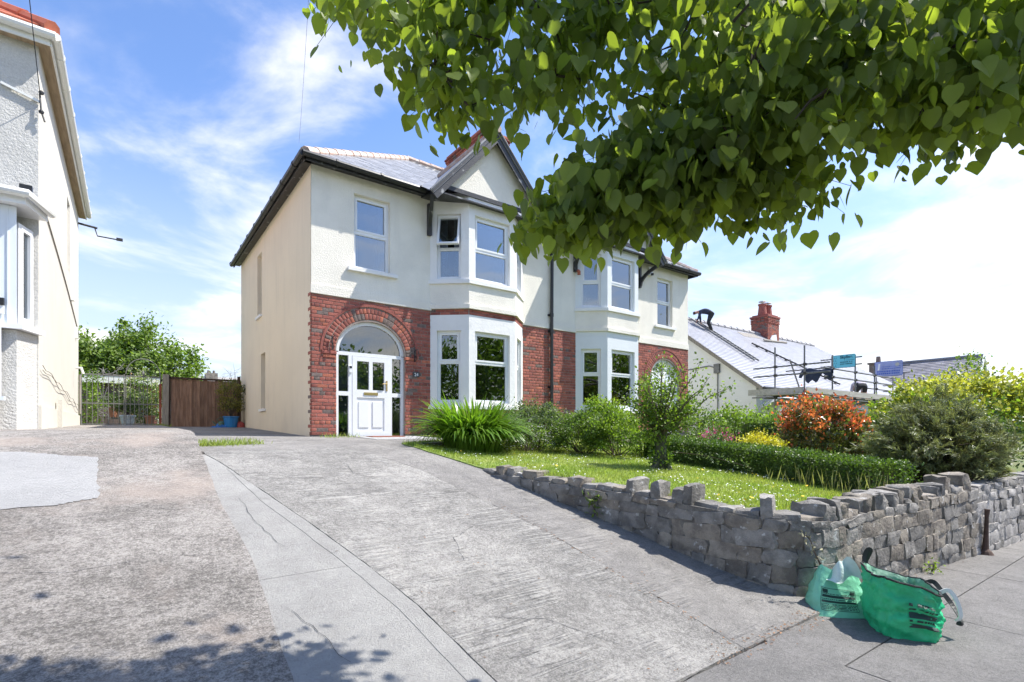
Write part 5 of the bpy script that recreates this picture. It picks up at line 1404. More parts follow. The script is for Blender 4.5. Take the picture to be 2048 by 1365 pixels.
# plants between the houses
shrub('tub_plant', 'yellowish twiggy plant growing in the blue tub', 'plant', (2.62, 18.35, 2.45), (.36, .34, .55), 2400, leaf_mat('yellowing_leaf', (.23, .20, .04), color2=(.12, .14, .035)), .055, DIAMOND, 50, .07, low=-.7, stems=20, base=(2.6, 18.35, 1.87))
shrub('garden_bush', 'rounded green bush just inside the gate by the ivory wall', 'shrub', (-1.1, 21.5, 2.35), (.42, .5, .95), 2600, L_['lime'], .06, OVAL, 50, .1, low=-.8)
shrub('flowering_climber', 'variegated climber with cream and orange flowers behind the right gate leaf', 'plant', (.35, 21.0, 2.55), (.55, .4, .72), 3000, L_['mid'], .055, OVAL, 60, .09, low=-.8, extra=[('pale_leaf', leaf_mat('variegated_leaf', (.50, .52, .30), tr=.3), 1300, .05, lambda q: True, OVAL), ('blossom', leaf_mat('orange_petal', (.60, .22, .05)), 60, .05, lambda q: True, OVAL)])
shrub('potted_plant', 'dark green plant in the blue and white pot', 'plant', (.02, 20.4, 2.12), (.30, .26, .24), 1500, L_['dark'], .05, DIAMOND, 30, .07, low=-.3, base=(-.02, 20.4, 1.88))
shrub('potted_plant', 'pale flowering plant in the raised terracotta pot', 'plant', (-.38, 20.8, 2.35), (.20, .2, .18), 700, L_['grey'], .05, OVAL, 20, .06, base=(-.38, 20.8, 2.12))
shrub('dark_garden_bush', 'low dark bush at the back behind the right gate leaf', 'shrub', (.45, 21.6, 1.85), (.5, .4, .45), 1500, L_['dark'], .06, OVAL, 30, .1)
def back_tree(label, c, r, n, mat, z0=1.5):
    t = empty('garden_tree', (c[0], c[1], z0), label, 'tree', 'trees behind the gates')
    p, d, cen = crown_points(n, c, r, 90, .26, low=-.6, shell=.5)
    ax = unit(rng.normal(size=(n, 3)) + d * .5); s = .11 + .1 * rng.random(n)
    leaves('crown', p, ax, unit(d + rng.normal(size=(n, 3)) * .5 + np.array([0, 0, .6])), s, s * .8, OVAL, mat, t)
    b = MB(); b.tube([(c[0], c[1], z0 - .2), (c[0] + .05, c[1], z0 + 1), (c[0], c[1], c[2])], [.16, .13, .06], 8); twigs(b, (c[0], c[1], c[2] - r[2] * .6), cen, 24, .03); b.build('trunk', M['bark'], t)
back_tree('broad green tree behind the shed, rising over the gate post', (1.0, 31.0, 4.3), (2.1, 1.9, 2.2), 14000, L_['tree'])
back_tree('green tree behind the shed next to the ivory house', (-2.3, 32.0, 4.4), (1.9, 1.8, 2.0), 11000, L_['tree'])
def bare_shrub(label, c, h, spread):
    t = empty('bare_shrub', c, label, 'shrub'); b = MB()
    for k in range(90):
        a = random.uniform(0, 2 * PI); s = spread * random.random() ** .6; p = Vector(c)
        pts = [p + Vector((math.cos(a) * s * f ** 1.3, math.sin(a) * s * .6 * f ** 1.3, h * (.55 + .45 * (1 - s / spread)) * f)) + Vector(rng.normal(size=3) * .06 * f) for f in (0, .25, .5, .75, 1)]
        b.tube(pts, [.02, .015, .011, .008, .004], 4)
        for _ in range(3): q = pts[random.randint(2, 4)]; b.tube([q, q + Vector((rng.normal() * .35, rng.normal() * .3, random.uniform(.1, .5)))], [.007, .003], 4)
    b.build('branch', material('bare_twigs', (.34, .31, .30), .9), t)
bare_shrub('bare twiggy grey shrub above the board fence', (4.6, 32, 1.6), 3.1, 2.1)
shrub('garden_bush', 'green bush peeping over the right end of the board fence', 'shrub', (4.05, 23.0, 3.2), (.45, .4, .6), 700, L_['mid'], .08, OVAL, 25, .1, base=(4.05, 23, 1.5))
CANOPY = [(1.9,2.04,3.46),(2.08,1.38,2.77),(2.25,1.59,3.46),(1.37,2.35,3.62),(1.55,2.14,3.81),(2.62,1.27,2.66),(1.75,1.92,3.37),(1.14,2.63,3.86),(2.84,0.92,3.2),(3.76,0.83,3.69),(3.96,0.4,3.35),(2.78,0.7,2.85),(3.38,0.99,3.55),(2.77,0.69,3.44),(1.97,1.51,2.74),(2.12,1.74,2.85),(3.32,0.62,3.09),(2.09,1.31,2.75),(3.35,0.42,3.04),(1.26,1.96,2.97),(1.65,2.22,3.29),(2.19,1.58,2.77),(3.26,0.85,3.2),(2.13,1.22,2.76),(2.18,1.46,2.68),(3.02,0.33,3.05),(2.3,1.76,3.38),(1.25,2.08,3.16),(2.63,1.37,3),(2.7,0.64,3.07),(3.37,0.75,3.83),(2.09,1.1,3.01),(2.04,2.01,3.74),(0.88,2.59,3.8),(1.73,2.03,2.55),(3.37,0.38,3.52),(1.9,1.56,2.7),(2.59,1.07,3.57),(2.18,1.36,2.71),(1.54,2.03,3.72),(1.75,1.97,3.3),(2.23,1.28,3.41),(2.39,2.07,3.09),(2.53,0.84,3.11),(1.53,1.96,3.55),(2.48,1.48,3.86),(0.94,2.21,3.35),(2.27,1.9,2.84),(2.67,1.09,2.94),(2.24,0.95,3.14),(2.27,1.95,2.79),(2.74,1.26,2.69),(2.24,1.87,3.01),(2.47,0.83,3.09),(3.22,0.79,3.36),(3.32,0.81,3.78),(1.68,1.78,2.55),(2.24,1.9,2.84),(4.37,0.47,4.08),(2.2,1.87,3.55),(1.26,2.2,3.65),(3.5,0.7,3.8),(1.87,1.56,2.67),(3.92,0.47,3.61),(1.03,2.24,3.61),(1.79,1.66,3.51),(1.56,1.99,3.17),(3.56,0.89,3.95),(1.43,2.29,3.68),(2.03,1.98,3.76),(2.03,1.92,2.77),(3.18,0.79,3.5),(3.33,0.5,3.57),(1.85,2.03,3.49),(2.1,1.47,2.73),(3.12,0.33,3.01),(3.81,0.47,3.27),(2.54,1.48,2.89),(1.62,2.06,3.72),(3.33,0.57,3.03),(3.67,0.63,3.86),(1.15,3.08,4.3),(2.52,1.11,3.23),(2.93,1.03,3.04),(3.99,0.69,3.41),(2.31,1.37,2.7),(3.09,0.85,3.54),(3.78,0.75,3.58),(2.8,0.72,3.12),(2.14,2.06,2.72),(1.19,2.21,3.44),(2.17,1.44,2.8),(2.55,0.87,3.02),(3.21,0.58,3.41),(1.42,2.33,3.58),(2.2,1.52,3.09),(1.79,1.67,2.63),(0.99,2.62,3.82),(3.02,0.9,3.15),(2.03,2.26,2.72),(2.33,1.78,2.91),(3.19,0.67,3.38),(2.91,0.6,3.26),(2.28,0.85,3.1),(1.97,1.54,2.81),(3.09,0.72,3.1),(0.98,3.09,4.22),(1.99,2,2.68),(4.04,0.6,3.37),(1.98,1.48,2.7),(2.57,1.48,2.91),(4.41,0.36,3.74),(2.84,1.29,3.24),(2.81,1.31,2.86),(2.65,1.76,3.86),(1.94,2.06,3.43),(3.21,0.6,3.63),(1.81,1.8,3.73),(1.31,2.27,3.55),(1.04,2.94,4.1),(1.9,1.87,2.7),(2.07,2.1,2.68),(2.83,0.7,3.13),(2.56,1.62,3.57),(2.71,1.24,3.14),(2.97,0.6,2.88),(2.43,1.53,2.81),(2.42,1.3,3.26),(3,1.19,3.32),(1.78,1.93,2.56),(4.43,0.38,3.87),(3.26,1.12,3.48),(3.81,0.53,3.88),(2.45,1.28,2.84),(2.98,0.67,3.25),(2.31,1.73,3.03),(1.87,1.9,2.58),(2.24,1.68,3.27),(2.64,1.29,2.83),(2.05,1.64,2.85),(1.91,2,2.65),(2.37,1.15,3.09),(2.27,1.77,3.86),(1.71,1.84,2.51),(2.95,0.73,2.93),(2.43,1.39,2.88),(3.41,0.4,3.05),(2.22,1.64,2.91),(2.56,1.49,3.33),(2.13,1.53,2.65),(2.72,0.85,3.26),(1.8,1.94,2.57),(3.09,0.91,3.66),(3.52,0.89,3.53),(2.7,1.23,3.42),(1.85,1.68,2.62),(1.95,1.61,2.84),(1.73,1.62,3.49),(2.18,1.34,3.24),(2.03,2.18,2.69),(3.38,0.34,3.43),(2.93,0.67,3.06),(2.41,1.17,2.57),(3.02,0.98,3.31),(2.84,0.7,2.88),(2.21,0.85,2.84),(3.56,0.54,3.15),(4.51,0.46,4.05),(2.15,1.54,3.04),(1.04,2.21,3.42),(2.45,1.22,2.66),(1.46,1.8,3.07),(1.29,2.25,3.58),(2.67,1.32,3.14),(1.07,3.36,4.32),(2.77,1.18,3.23),(2.05,1.63,2.75),(3.6,0.43,3.53),(2.45,1.29,3.55),(3.83,0.43,3.24),(0.99,2.56,3.64),(3.26,0.28,3.35),(1.15,2.67,3.96),(2.97,1.44,3.92),(2.74,0.58,3.13),(3.1,0.29,3.03),(2.05,1.55,2.67),(3.45,0.92,3.62),(2.08,1.49,2.77),(3.47,0.45,3.15),(3.64,0.7,3.62),(2.53,1.21,2.63),(3.31,0.48,3.31),(1.31,2.22,3.4),(2.11,2.22,2.84),(2.7,1.02,2.91),(2.11,2.18,2.71),(2.21,1.57,2.68),(1.35,2.1,3.4),(0.84,2.82,3.93),(2.19,1.31,2.73),(2.13,1.2,2.86),(1.8,1.85,3.17),(2.88,0.57,3.07),(3.55,0.72,3.33),(2.31,1.3,2.82),(2.07,1.57,2.58),(1.92,1.9,3.65),(1.44,2.13,3.33),(1.77,1.89,2.6),(2.06,1.01,2.92),(1.19,2.26,3.28),(1.98,1.75,2.62),(2.1,1.56,2.65),(3.6,0.5,3.72),(3.12,1.01,3.31),(1.89,1.91,2.61),(2.41,1.41,3.19),(2.38,1.23,2.73),(3.76,0.7,3.81),(0.87,2.92,4.02),(2.36,1.35,3.03),(2.29,0.81,3.17),(3.59,0.85,3.61),(2.23,1.39,2.76),(2.05,1.84,2.73),(3.98,0.37,3.51),(2.46,1.12,3.09),(1.96,1.04,3.27),(2.25,1.26,2.75),(3.12,0.99,3.61),(2.24,1.42,2.75),(2.12,1.5,2.63),(1.88,1.73,3.57),(2.67,0.52,2.99),(1.17,2.2,3.19),(2.2,1.94,2.92),(2.18,1.04,2.97),(0.9,2.39,3.56),(3.35,0.29,3.11),(1.79,1.69,2.53),(2.39,0.94,2.78),(2.43,1.42,2.99),(2.16,1.5,2.62),(2,1.7,2.66),(2.17,1.43,2.69),(2.52,0.69,2.98),(1.96,1.55,2.79),(1.1,3.29,4.36),(1.83,1.91,2.67),(2.88,1.16,3.59),(4.19,0.47,3.49),(2,1.52,2.81),(2.25,1.08,3.41),(3.88,0.43,3.46),(2.52,1.34,2.89),(3.16,0.73,3.53),(2.62,1.36,3.61),(1.64,1.87,3.42),(2.23,2.01,2.82),(4.39,0.46,3.59),(4.24,0.54,3.66),(2.73,1.45,3.68),(2.61,0.73,2.84),(3.53,0.89,3.16),(2.62,0.98,3.5),(2.46,1.81,3.09),(1.2,2.03,3.02),(2.5,1.25,3.49),(2.29,1.42,2.72),(3.08,0.39,3.06),(2.09,1.41,2.64),(2.3,1.57,2.9),(2.86,0.52,3.39),(2.26,1.22,2.79),(2.9,0.75,3.52),(2.55,1.45,2.96),(1.11,2.05,3.28),(2.76,1.19,3.78),(2.9,1.72,3.78),(2.58,1.07,3.59),(2.1,1.57,2.66),(2.52,0.87,3.19),(4.04,0.37,3.86),(1.22,2.31,3.59),(1.96,2.11,2.7),(1.26,2.26,3.12),(3,0.71,2.95),(2.32,1.53,3.63),(1.7,2.21,3.42),(2.34,2.06,2.85),(1.85,1.78,2.57),(2.2,1.76,3.91),(2.05,2.05,3.9),(2.49,1.49,3.32),(3.34,0.92,3.55),(1.37,2.16,3.77),(2.94,1.27,3.31),(1.33,2.28,3.25),(2.64,0.94,3.08),(2.03,1.81,2.72),(2.07,2.05,2.75),(2.79,0.63,3.36),(2.26,1.72,2.97),(2.4,1.64,3.09),(3.74,0.52,3.62),(2.78,0.88,3.43),(2.08,1.66,2.79),(2.54,1.59,3.58),(2.58,1.05,3.15),(2.45,1.12,3.39),(3.63,0.43,3.6),(4.08,0.69,3.75),(1.19,2.06,3.09),(2.7,1.55,3.54),(1.89,1.84,2.6),(2.76,1.54,3.79),(1.97,1.68,3.58),(3.71,0.31,3.53),(2.09,1.58,3.35),(2.26,1.48,2.89),(3.44,0.51,3.48),(2.95,1.01,3.77),(1.57,2.26,3.9),(4.18,0.47,3.41),(2.43,1.25,3.22),(3.4,0.95,3.51),(2.5,1.07,3.4),(1.92,1.61,3.09),(2.82,1.13,3.69),(2.11,1.58,3.63),(1.9,2.11,3.67),(2.69,0.71,2.86),(2.87,1.33,3.85),(2.57,0.65,3.01),(3.61,0.58,3.21),(3.08,0.92,3.57),(3.77,0.31,3.18),(2.08,2.06,2.83),(2.25,1.39,2.73),(2.11,0.96,2.72),(3.24,0.49,3.4),(1.82,1.62,2.72),(3.5,0.65,3.52),(2.38,1.17,2.65),(1.91,2.08,2.67),(2.46,0.83,3),(4.27,0.36,3.48),(2.77,0.8,3.44),(2.44,1.95,3.02),(2.03,1.59,2.71),(1.93,1.63,3.54),(1.21,3.57,4.68),(3.38,0.51,3.48),(2.17,1.53,2.6),(2.43,1.19,3.61),(3.01,0.68,3.29),(3.75,0.73,3.42),(4.06,0.47,3.38),(2.16,1.63,2.64),(2.53,1.2,2.68),(3.36,0.64,3.52),(2.25,0.9,2.85),(1.52,2.19,3.78),(1.73,1.99,3.82),(3.48,0.59,3.27),(2.88,0.52,2.92),(2.29,1.43,2.72),(2.65,0.91,3.41),(4.45,0.41,3.46),(2.47,0.77,3.3),(2.5,0.86,3.16),(1.9,2.03,3.41),(1.92,1.11,3.11),(2.01,1.09,2.94),(3.56,0.34,3.34),(3.88,0.3,3.78),(3.17,0.35,3.4),(1.85,1.57,2.66),(1.84,1.84,2.65),(2.39,1.52,2.85),(3.57,0.98,3.45),(2.87,1.41,3.93),(1.2,2.37,3.31),(2.3,1.15,2.92),(2.16,1.71,2.77),(1.16,2.54,3.9),(2.03,1.69,2.87),(2.69,0.5,2.82),(2.12,1.25,2.8),(2.05,1.18,2.71),(2.3,1.28,2.91),(3.07,1.04,3.7),(3.26,0.86,3.5),(2.17,1.54,2.98),(2.95,1.2,3.59),(3.8,0.32,3.42),(2.41,1.36,2.81),(2.09,1.99,2.71),(2.92,0.5,3.29),(2.03,1.95,2.68),(2.5,1.25,2.82),(1.72,2.18,3.42),(3.12,0.5,3.33),(1.97,2.09,2.63),(2.98,1.8,4.24),(3.55,0.29,3.13),(3.77,0.75,3.53),(3.05,0.99,3.77),(2.59,1.48,2.84),(1.42,1.82,3.52),(2.29,2.09,2.89),(2.21,1.39,2.7),(1.48,1.94,3.17),(2.22,1.45,2.83),(2.07,1.07,3.32),(2.61,0.72,3.14),(2.27,1.65,3.14),(1.51,2.11,3.71),(2.59,1.33,2.86),(2.22,0.86,3.2),(2.42,0.91,3.23),(1.97,1.77,3.76),(3.13,0.94,3.57),(1.22,2.22,3.7),(1.94,1.66,2.67),(2.44,1.2,2.63),(4.1,0.65,3.42),(2.38,1.25,2.73),(3.32,0.62,3.11)]
CROWN_TOP = [(3.54,-1.61,4.09),(1.87,2.76,5.62),(0.25,-2.37,7.89),(-0.22,3.97,5.98),(2.96,-1.13,6.63),(2.51,0.61,4.48),(6.04,-2.85,7.03),(1.6,-2.75,6.07),(2.69,2.43,8.19),(0.25,1.21,4.35),(4.02,-0.52,5.16),(-0.15,3.91,7.22),(7.67,-1.27,4.6),(-0.18,-0.79,4.94),(4.39,-2.43,6.51),(1.33,1.23,6.48),(0.97,1.64,6.42),(1.45,-1.95,5.74),(-0.38,-1.96,5.36),(2.89,-0.75,4.86),(3.34,0.86,5.61),(4.83,-0.48,4.13),(0.05,-2.79,7.42),(0.36,-2.31,5.75),(3.23,-2.39,6.33),(4.3,-1.02,5.91),(3.32,-1.18,5.87),(4.66,-0.4,6.9),(1.52,-2.01,4.82),(0.36,1.31,6.17),(2.45,0.07,6.23),(3.84,-1.61,5.56),(-0.41,-1.99,5.22),(2.41,-1.06,7.63),(6.86,-1.8,4.68),(1.57,-1.3,4.44),(-0.02,3.74,5.61),(1.12,-0.43,8.09),(-0.09,4.24,4.87),(2.76,1.26,4.71),(3.84,-1.82,6.92),(4.61,-2.69,4.43),(-0.04,-0.93,7.94),(1.34,3.49,7.5),(-0.05,0.88,4.81),(-0.39,3.51,6.17),(-0.25,-1.8,5.42),(2.7,-0.04,5.57),(2.06,1.08,4.56),(6.01,-2.42,8.19),(3.73,0.83,5.88),(1.2,-1.85,4.28),(1.59,-2.29,6.17),(5.65,-2.76,7.22),(2.55,-2.79,7.4),(1.99,1.03,4.03),(5.27,-2.13,4.6),(-0.48,-0.65,6.94),(2.71,-2.69,8.17),(1.01,4.02,7.5),(0.78,0.29,6.74),(-0.1,-2.49,5.17),(0.77,4.06,6.87),(0.33,-2.96,5.44),(-0.25,1.82,6.14),(2,-1.71,5.7),(3.89,-2.08,7.87),(4.73,-2.39,5.18),(0.38,1.88,5.57),(3.04,-0.42,4.58),(6.79,-2.23,4.83),(4.9,-0.98,7.05),(0.63,0.19,4.66),(-0.16,1.7,7.57),(2.03,-1.64,6.86),(-0.18,0.31,7.99),(0.91,-1.5,6.04),(1.84,-1.99,4.07),(2.23,-1.81,6.26),(1.6,1.43,4.34),(1.57,-0.68,7.4),(1.27,4.11,7.02),(-0.15,-1.94,4.31),(3.06,-2.02,7),(-0.27,-0.04,4.38),(0.84,3.45,7.04),(0.05,-1.78,7.66),(3.14,-0.75,6.14),(1.1,-2.03,4.2),(2.8,-1.35,5.4),(3.33,-0.19,5.35),(0.07,-2.46,8.18),(0.97,2.56,5.01),(4.37,-0.77,7.1),(3.22,-1.68,6.82),(0.16,2.54,5.87),(4.47,-2.44,7.09),(3.15,-2.44,4.58),(2.98,2.32,7.94),(2.6,0.09,7.87),(4.31,0.48,7.28),(2.83,0.22,5.47),(-0.21,-2.52,6.22),(4.17,-2.17,4.47),(0.11,-0.83,4.98),(2.16,0.69,6.7),(3.09,-0.2,4.1),(0.16,2.33,7.5),(4.51,-2.56,4.39),(-0.42,0.01,5.21),(1.11,-1.09,4.3),(0.4,0.79,7.86),(-0.12,-0.71,5.09),(1.06,-1.79,5),(0.52,-0.46,8.02),(1.61,1.19,5.16),(2.26,-2.68,6.99),(2.78,-1.47,6.17),(2.61,-1.47,8.12),(4.91,-1.74,4.61),(4.15,-0.51,4.71),(4.96,-0.78,6.66),(0.77,0.06,7.91),(4.11,-0.52,4.36),(1.5,1.72,8.16),(1.85,-2.5,6.78),(-0.38,0.84,7.44),(1.78,-1.31,4.97),(-0.32,0.42,5.45),(0.88,3.5,7.55),(1.59,-1.5,7.22),(5.05,-0.49,6.19),(3.08,-0.29,7.27),(2.03,-0.08,4.1),(6.78,-1.79,8.06),(-0.02,-2.89,5.4),(2.68,3.8,7.99),(0.61,0.23,5.05),(4.56,-1.44,5.14),(3.09,0.69,4.98),(0.81,-2.91,6.49),(4.3,0.17,6.76),(5.94,-1.06,6.68),(6.22,-1.24,7.43),(0.75,-1.14,5.13),(4.44,-0.31,5.99),(6.55,-1.91,6.82),(-0.04,-2.58,7.78),(1.58,2.75,8.06),(2.63,-1.79,4.51),(4.58,-2.81,8.02),(0.45,-1.82,6.94),(-0.33,2.05,5.84),(0.97,0.88,8.06),(2.14,-1.85,5.72),(4.02,-1.63,4.07),(0.36,-2.28,5.14),(6.89,-2.22,4.43),(0.13,-2.59,6.33),(1.65,0.36,7.32),(-0.26,-0.32,4.75),(3.28,-1.14,6.39),(1.27,-1.81,7.67),(0.22,-2.99,6.07),(5.39,-0.89,8.18),(0.8,4.34,8.14),(2.54,0.64,6.9),(4.31,-2.5,6.6),(3.73,-0,5.26),(2.14,0.56,7.24),(3.32,-1.25,6.02),(0.7,0.56,7.73),(5.3,-1.16,4.01),(6.88,-2.55,6.45),(4.42,-1.84,4.03),(3,1.16,5.74),(3.75,-2.27,5.18),(5.82,-2.74,4.09),(2.25,-2.96,6.36),(6.63,-1.61,6.55),(4.07,-2.14,7.45),(0.53,0.62,5.71),(2.05,-2.26,6.05),(0.98,0.91,6.2),(5.67,-0.68,6.89),(3.53,-2.81,5.26),(1.5,3.3,5.09),(-0.02,3.36,4.64),(1.88,-2.66,6.73),(5.29,-2.27,6.24),(3.39,-1.69,5.79),(7.87,-1.33,4.42),(5.08,-0.48,6.44),(-0.34,2.4,6.92),(0.01,2.63,7.95),(3.29,-0.34,5.45),(1.14,2.81,4.9),(3.61,-1.39,7.93),(0.7,0.66,7.6),(3.38,-1.5,5.75)]
CROWN_SIDE = [(3.22,1.2,5.88),(3.12,1.71,4),(3.32,1.32,5.46),(2.72,1.57,4.86),(3.27,1.19,5.44),(3.05,1.49,5.63),(2.65,1.61,5.38),(2.56,1.85,4.14),(3.2,1.45,6.07),(3.3,1.12,4.67),(3.69,1.27,5.87),(2.51,1.61,5.16),(3.04,1.62,3.75),(2.75,1.59,5.46),(2.59,1.7,3.95),(3.4,1.47,5.42),(2.39,1.62,4.94),(3.16,1.35,5.04),(3.91,1.17,5.31),(4.05,0.8,5.8),(2.52,1.68,4.78),(2.5,1.67,4),(3.21,1.23,5.03),(2.34,1.87,4.08),(3.04,1.26,5.29),(3.44,1.09,5.64),(2.41,1.55,4.9),(3.32,1.68,5.34),(2.35,1.81,4.95),(3.25,1.2,5.07),(2.57,1.52,4.67),(2.59,1.65,4.04),(2.78,1.7,4.9),(2.96,1.33,5.28),(2.52,1.54,4.7),(3.25,1.12,5.41),(2.74,1.55,5.22),(2.4,1.57,4.76),(3.38,1.3,5.71),(2.76,1.39,5.1)]

# ------------------------------------------------------------------ garden waste bags on the pavement
M['bag_green'] = material('green_woven_plastic', (.03, .56, .24), .42, vary=.25, vscale=6, grain=.10, gscale=240, bump=.7, bscale=14, transl=(.05, (1.2, 1.2, 1.1)), dirt=((.14, .36, .17), 5, .62, .82))
M['bag_pale'] = material('faded_green_woven_plastic', (.24, .66, .44), .45, vary=.22, vscale=6, grain=.10, gscale=240, bump=.7, bscale=14, transl=(.03, (1.1, 1.1, 1.1)))
M['bag_inside'] = material('pale_green_bag_lining', (.30, .58, .42), .5, vary=.35, vscale=8, bump=1, bscale=18, transl=(.3, (1, 1.1, 1)))
M['bag_flap'] = material('pale_bag_flap', (.66, .80, .73), .5, vary=.15, vscale=9, bump=.8, bscale=18)
M['strap_black'] = material('black_webbing', (.02, .022, .02), .6)
M['strap_white'] = material('white_webbing', (.72, .75, .72), .6)
M['print'] = material('dark_print', (.02, .05, .04), .6)
CR, CF, UP = Vector((.802, -.598, 0)), Vector((.598, .802, 0)), Vector((0, 0, 1))
def bag(name, label, cat, o, hw, hd, H, body, lean, topz, seed, open_top=True, turn=0.):
    t = empty(name, o, label, cat, 'green garden waste bags'); O = Vector(o)
    ar, af = CR * math.cos(turn) + CF * math.sin(turn), CF * math.cos(turn) - CR * math.sin(turn)
    def surf(th, h, off=0.):
        """th: 0 = right, -pi/2 = towards the camera"""
        c, s = math.cos(th), math.sin(th); e = 2 / 3.4
        x, y = math.copysign(abs(c) ** e, c), math.copysign(abs(s) ** e, s)
        k = .90 + .13 * math.sin(min(1, h * 1.25) * PI * .75) if open_top else (1.0 + .05 * math.sin(h * PI) - .40 * h ** 1.2); ky = 1 if open_top else 1.05 - .72 * h
        z = h * topz(th)
        am = 1 if open_top else .45
        n1 = am * noise.noise(Vector((c * 2.2 + seed, s * 2.2, h * 5.5))) * .035 + am * noise.noise(Vector((c * 5 + seed, s * 5, h * 13 + c * 4))) * .022 - am * abs(noise.noise(Vector((c * 4 + seed, s * 4 + h * 3, h * 7)))) * .05 + .02
        fold = (.010 if open_top else .007) * math.sin(h * 26 + 5 * noise.noise(Vector((c * 2, s * 2, h + seed)))) * (1 - h) ** .6 * (.4 + h)
        r = k + n1 / hw * .7 + fold / hw * .5 + off / hw
        q = O + ar * (x * hw * r) + af * (y * hd * r * ky) + UP * max(z, .004)
        return q + (ar * lean[0] + af * lean[1]) * h
    nth, nh = 64, 22
    v = [surf(2 * PI * i / nth, j / nh) for j in range(nh + 1) for i in range(nth)]
    f = [(j * nth + i, j * nth + (i + 1) % nth, (j + 1) * nth + (i + 1) % nth, (j + 1) * nth + i) for j in range(nh) for i in range(nth)]
    b = MB(); b.add(v, f); b.add([surf(2 * PI * i / nth, 0) for i in range(nth)], [tuple(range(nth))]); b.build('body', body, t, smooth=True)
    if open_top:
        v = [surf(2 * PI * i / nth, 1 - j * .06, -.008 - .006 * j) for j in range(11) for i in range(nth)]
        for j in range(11):
            for i in range(nth): v[j * nth + i] += Vector((0, 0, .0)) + (ar * noise.noise(Vector((i * .3, j * .4, seed))) + af * noise.noise(Vector((i * .3, j * .4, seed + 7)))) * .012 * j * .5
        b = MB(); b.add(v, [(j * nth + i, j * nth + (i + 1) % nth, (j + 1) * nth + (i + 1) % nth, (j + 1) * nth + i) for j in range(10) for i in range(nth)])
        b.add(v[-nth:], [tuple(range(nth))]); b.build('lining', M['bag_inside'], t, smooth=True)
        b = MB(); b.tube([surf(2 * PI * i / nth, 1.0, .002) for i in range(nth + 1)], .0085, 6); b.build('rim', M['strap_black'], t)
    return t, surf
def ribbon(pts, w, view):
    """flat strap whose face is turned towards the direction view"""
    P = [Vector(p) for p in pts]; Q = []
    for i in range(len(P) - 1):
        a, b_, c, d = P[max(i - 1, 0)], P[i], P[i + 1], P[min(i + 2, len(P) - 1)]
        for k in range(5):
            t = k / 5; Q.append(.5 * ((2 * b_) + (c - a) * t + (2 * a - 5 * b_ + 4 * c - d) * t * t + (3 * b_ - a - 3 * c + d) * t ** 3))
    Q.append(P[-1]); b = MB(); v = []
    for i, p in enumerate(Q):
        tg = (Q[min(i + 1, len(Q) - 1)] - Q[max(i - 1, 0)]).normalized(); s_ = tg.cross(view).normalized() * w / 2; n_ = tg.cross(s_).normalized() * .002
        v += [p - s_ - n_, p + s_ - n_, p + s_ + n_, p - s_ + n_]
    n = len(Q)
    b.add(v, [(i * 4 + k, i * 4 + (k + 1) % 4, i * 4 + 4 + (k + 1) % 4, i * 4 + 4 + k) for i in range(n - 1) for k in range(4)] + [(0, 1, 2, 3), (n * 4 - 4, n * 4 - 1, n * 4 - 2, n * 4 - 3)]); return b
def print_patch(surf, th0, th1, h0, h1, mat, parent, skip=None):
    nt_ = max(2, int(abs(th1 - th0) / .05)); nh = max(2, int((h1 - h0) / .02))
    v = [surf(th0 + (th1 - th0) * i / nt_, h0 + (h1 - h0) * j / nh, .005) for j in range(nh + 1) for i in range(nt_ + 1)]; w = nt_ + 1
    return v, [(j * w + i, j * w + i + 1, (j + 1) * w + i + 1, (j + 1) * w + i) for j in range(nh) for i in range(nt_)]
zb = pave(4.7)
big, bs = bag('garden_waste_bag', 'open bright green garden waste bag with drooping black and white handle, nearest the camera', 'bag', (4.69, 1.36, zb), .205, .235, .45, M['bag_green'], (.0, .04),
              lambda th: .385 - .055 * math.cos(th) + .02 * math.sin(th * 3 + 1), 3.1, True, turn=-.30)
pb = MB(); random.seed(21)
def words(th0, th1, h0, h1):
    th = th0
    while th < th1 - .02:
        w_ = random.uniform(.025, .075); pb.add(*print_patch(bs, th, min(th + w_, th1), h0, h1, None, None)); th += w_ + .018
for h0, h1, solid in ((.26, .33, True), (.37, .41, False), (.44, .53, True), (.57, .61, False), (.65, .70, False)):
    if solid: pb.add(*print_patch(bs, -1.62, -1.12, h0, h1, None, None))
    else: words(-1.62, -1.12, h0, h1)
pb.build('printed_panel', M['print'], big)
q = [bs(-.35, 1), bs(-.35, 1) + CR * .05 + UP * .02 - CF * .02, bs(-.35, 1) + CR * .10 - UP * .06 - CF * .03, bs(-.35, 1) + CR * .125 - UP * .16 - CF * .03, bs(-.3, 1) + CR * .11 - UP * .21 - CF * .02]
ribbon(q, .030, CF).build('strap', M['strap_white'], big)
q = [bs(.1, 1), bs(.1, 1) + CR * .06 + UP * .005, bs(.1, 1) + CR * .10 - UP * .07 - CF * .04, bs(.1, 1) + CR * .13 - UP * .15 - CF * .09, bs(-.3, 1) + CR * .14 - UP * .215 - CF * .03, bs(-.3, 1) + CR * .11 - UP * .215 - CF * .02]
ribbon(q, .034, CF).build('strap', M['strap_black'], big)
a0 = bs(2.4, 1)
q = [bs(2.45, .96), a0 + UP * .05 + CR * .01, a0 + UP * .10 + CR * .035, a0 + UP * .09 + CR * .06, bs(2.1, .97) + UP * .03, bs(2.05, .95)]
ribbon(q, .034, CF).build('strap', M['strap_black'], big)
small, ss = bag('garden_waste_bag', 'faded green waste bag with printed panel slumped against the wall corner', 'bag', (4.73, 1.83, zb), .215, .15, .46, M['bag_pale'], (.025, .03),
                lambda th: .355 + .03 * math.sin(th * 2 + .6), 9.7, False, turn=-.15)
pb = MB(); bs = ss
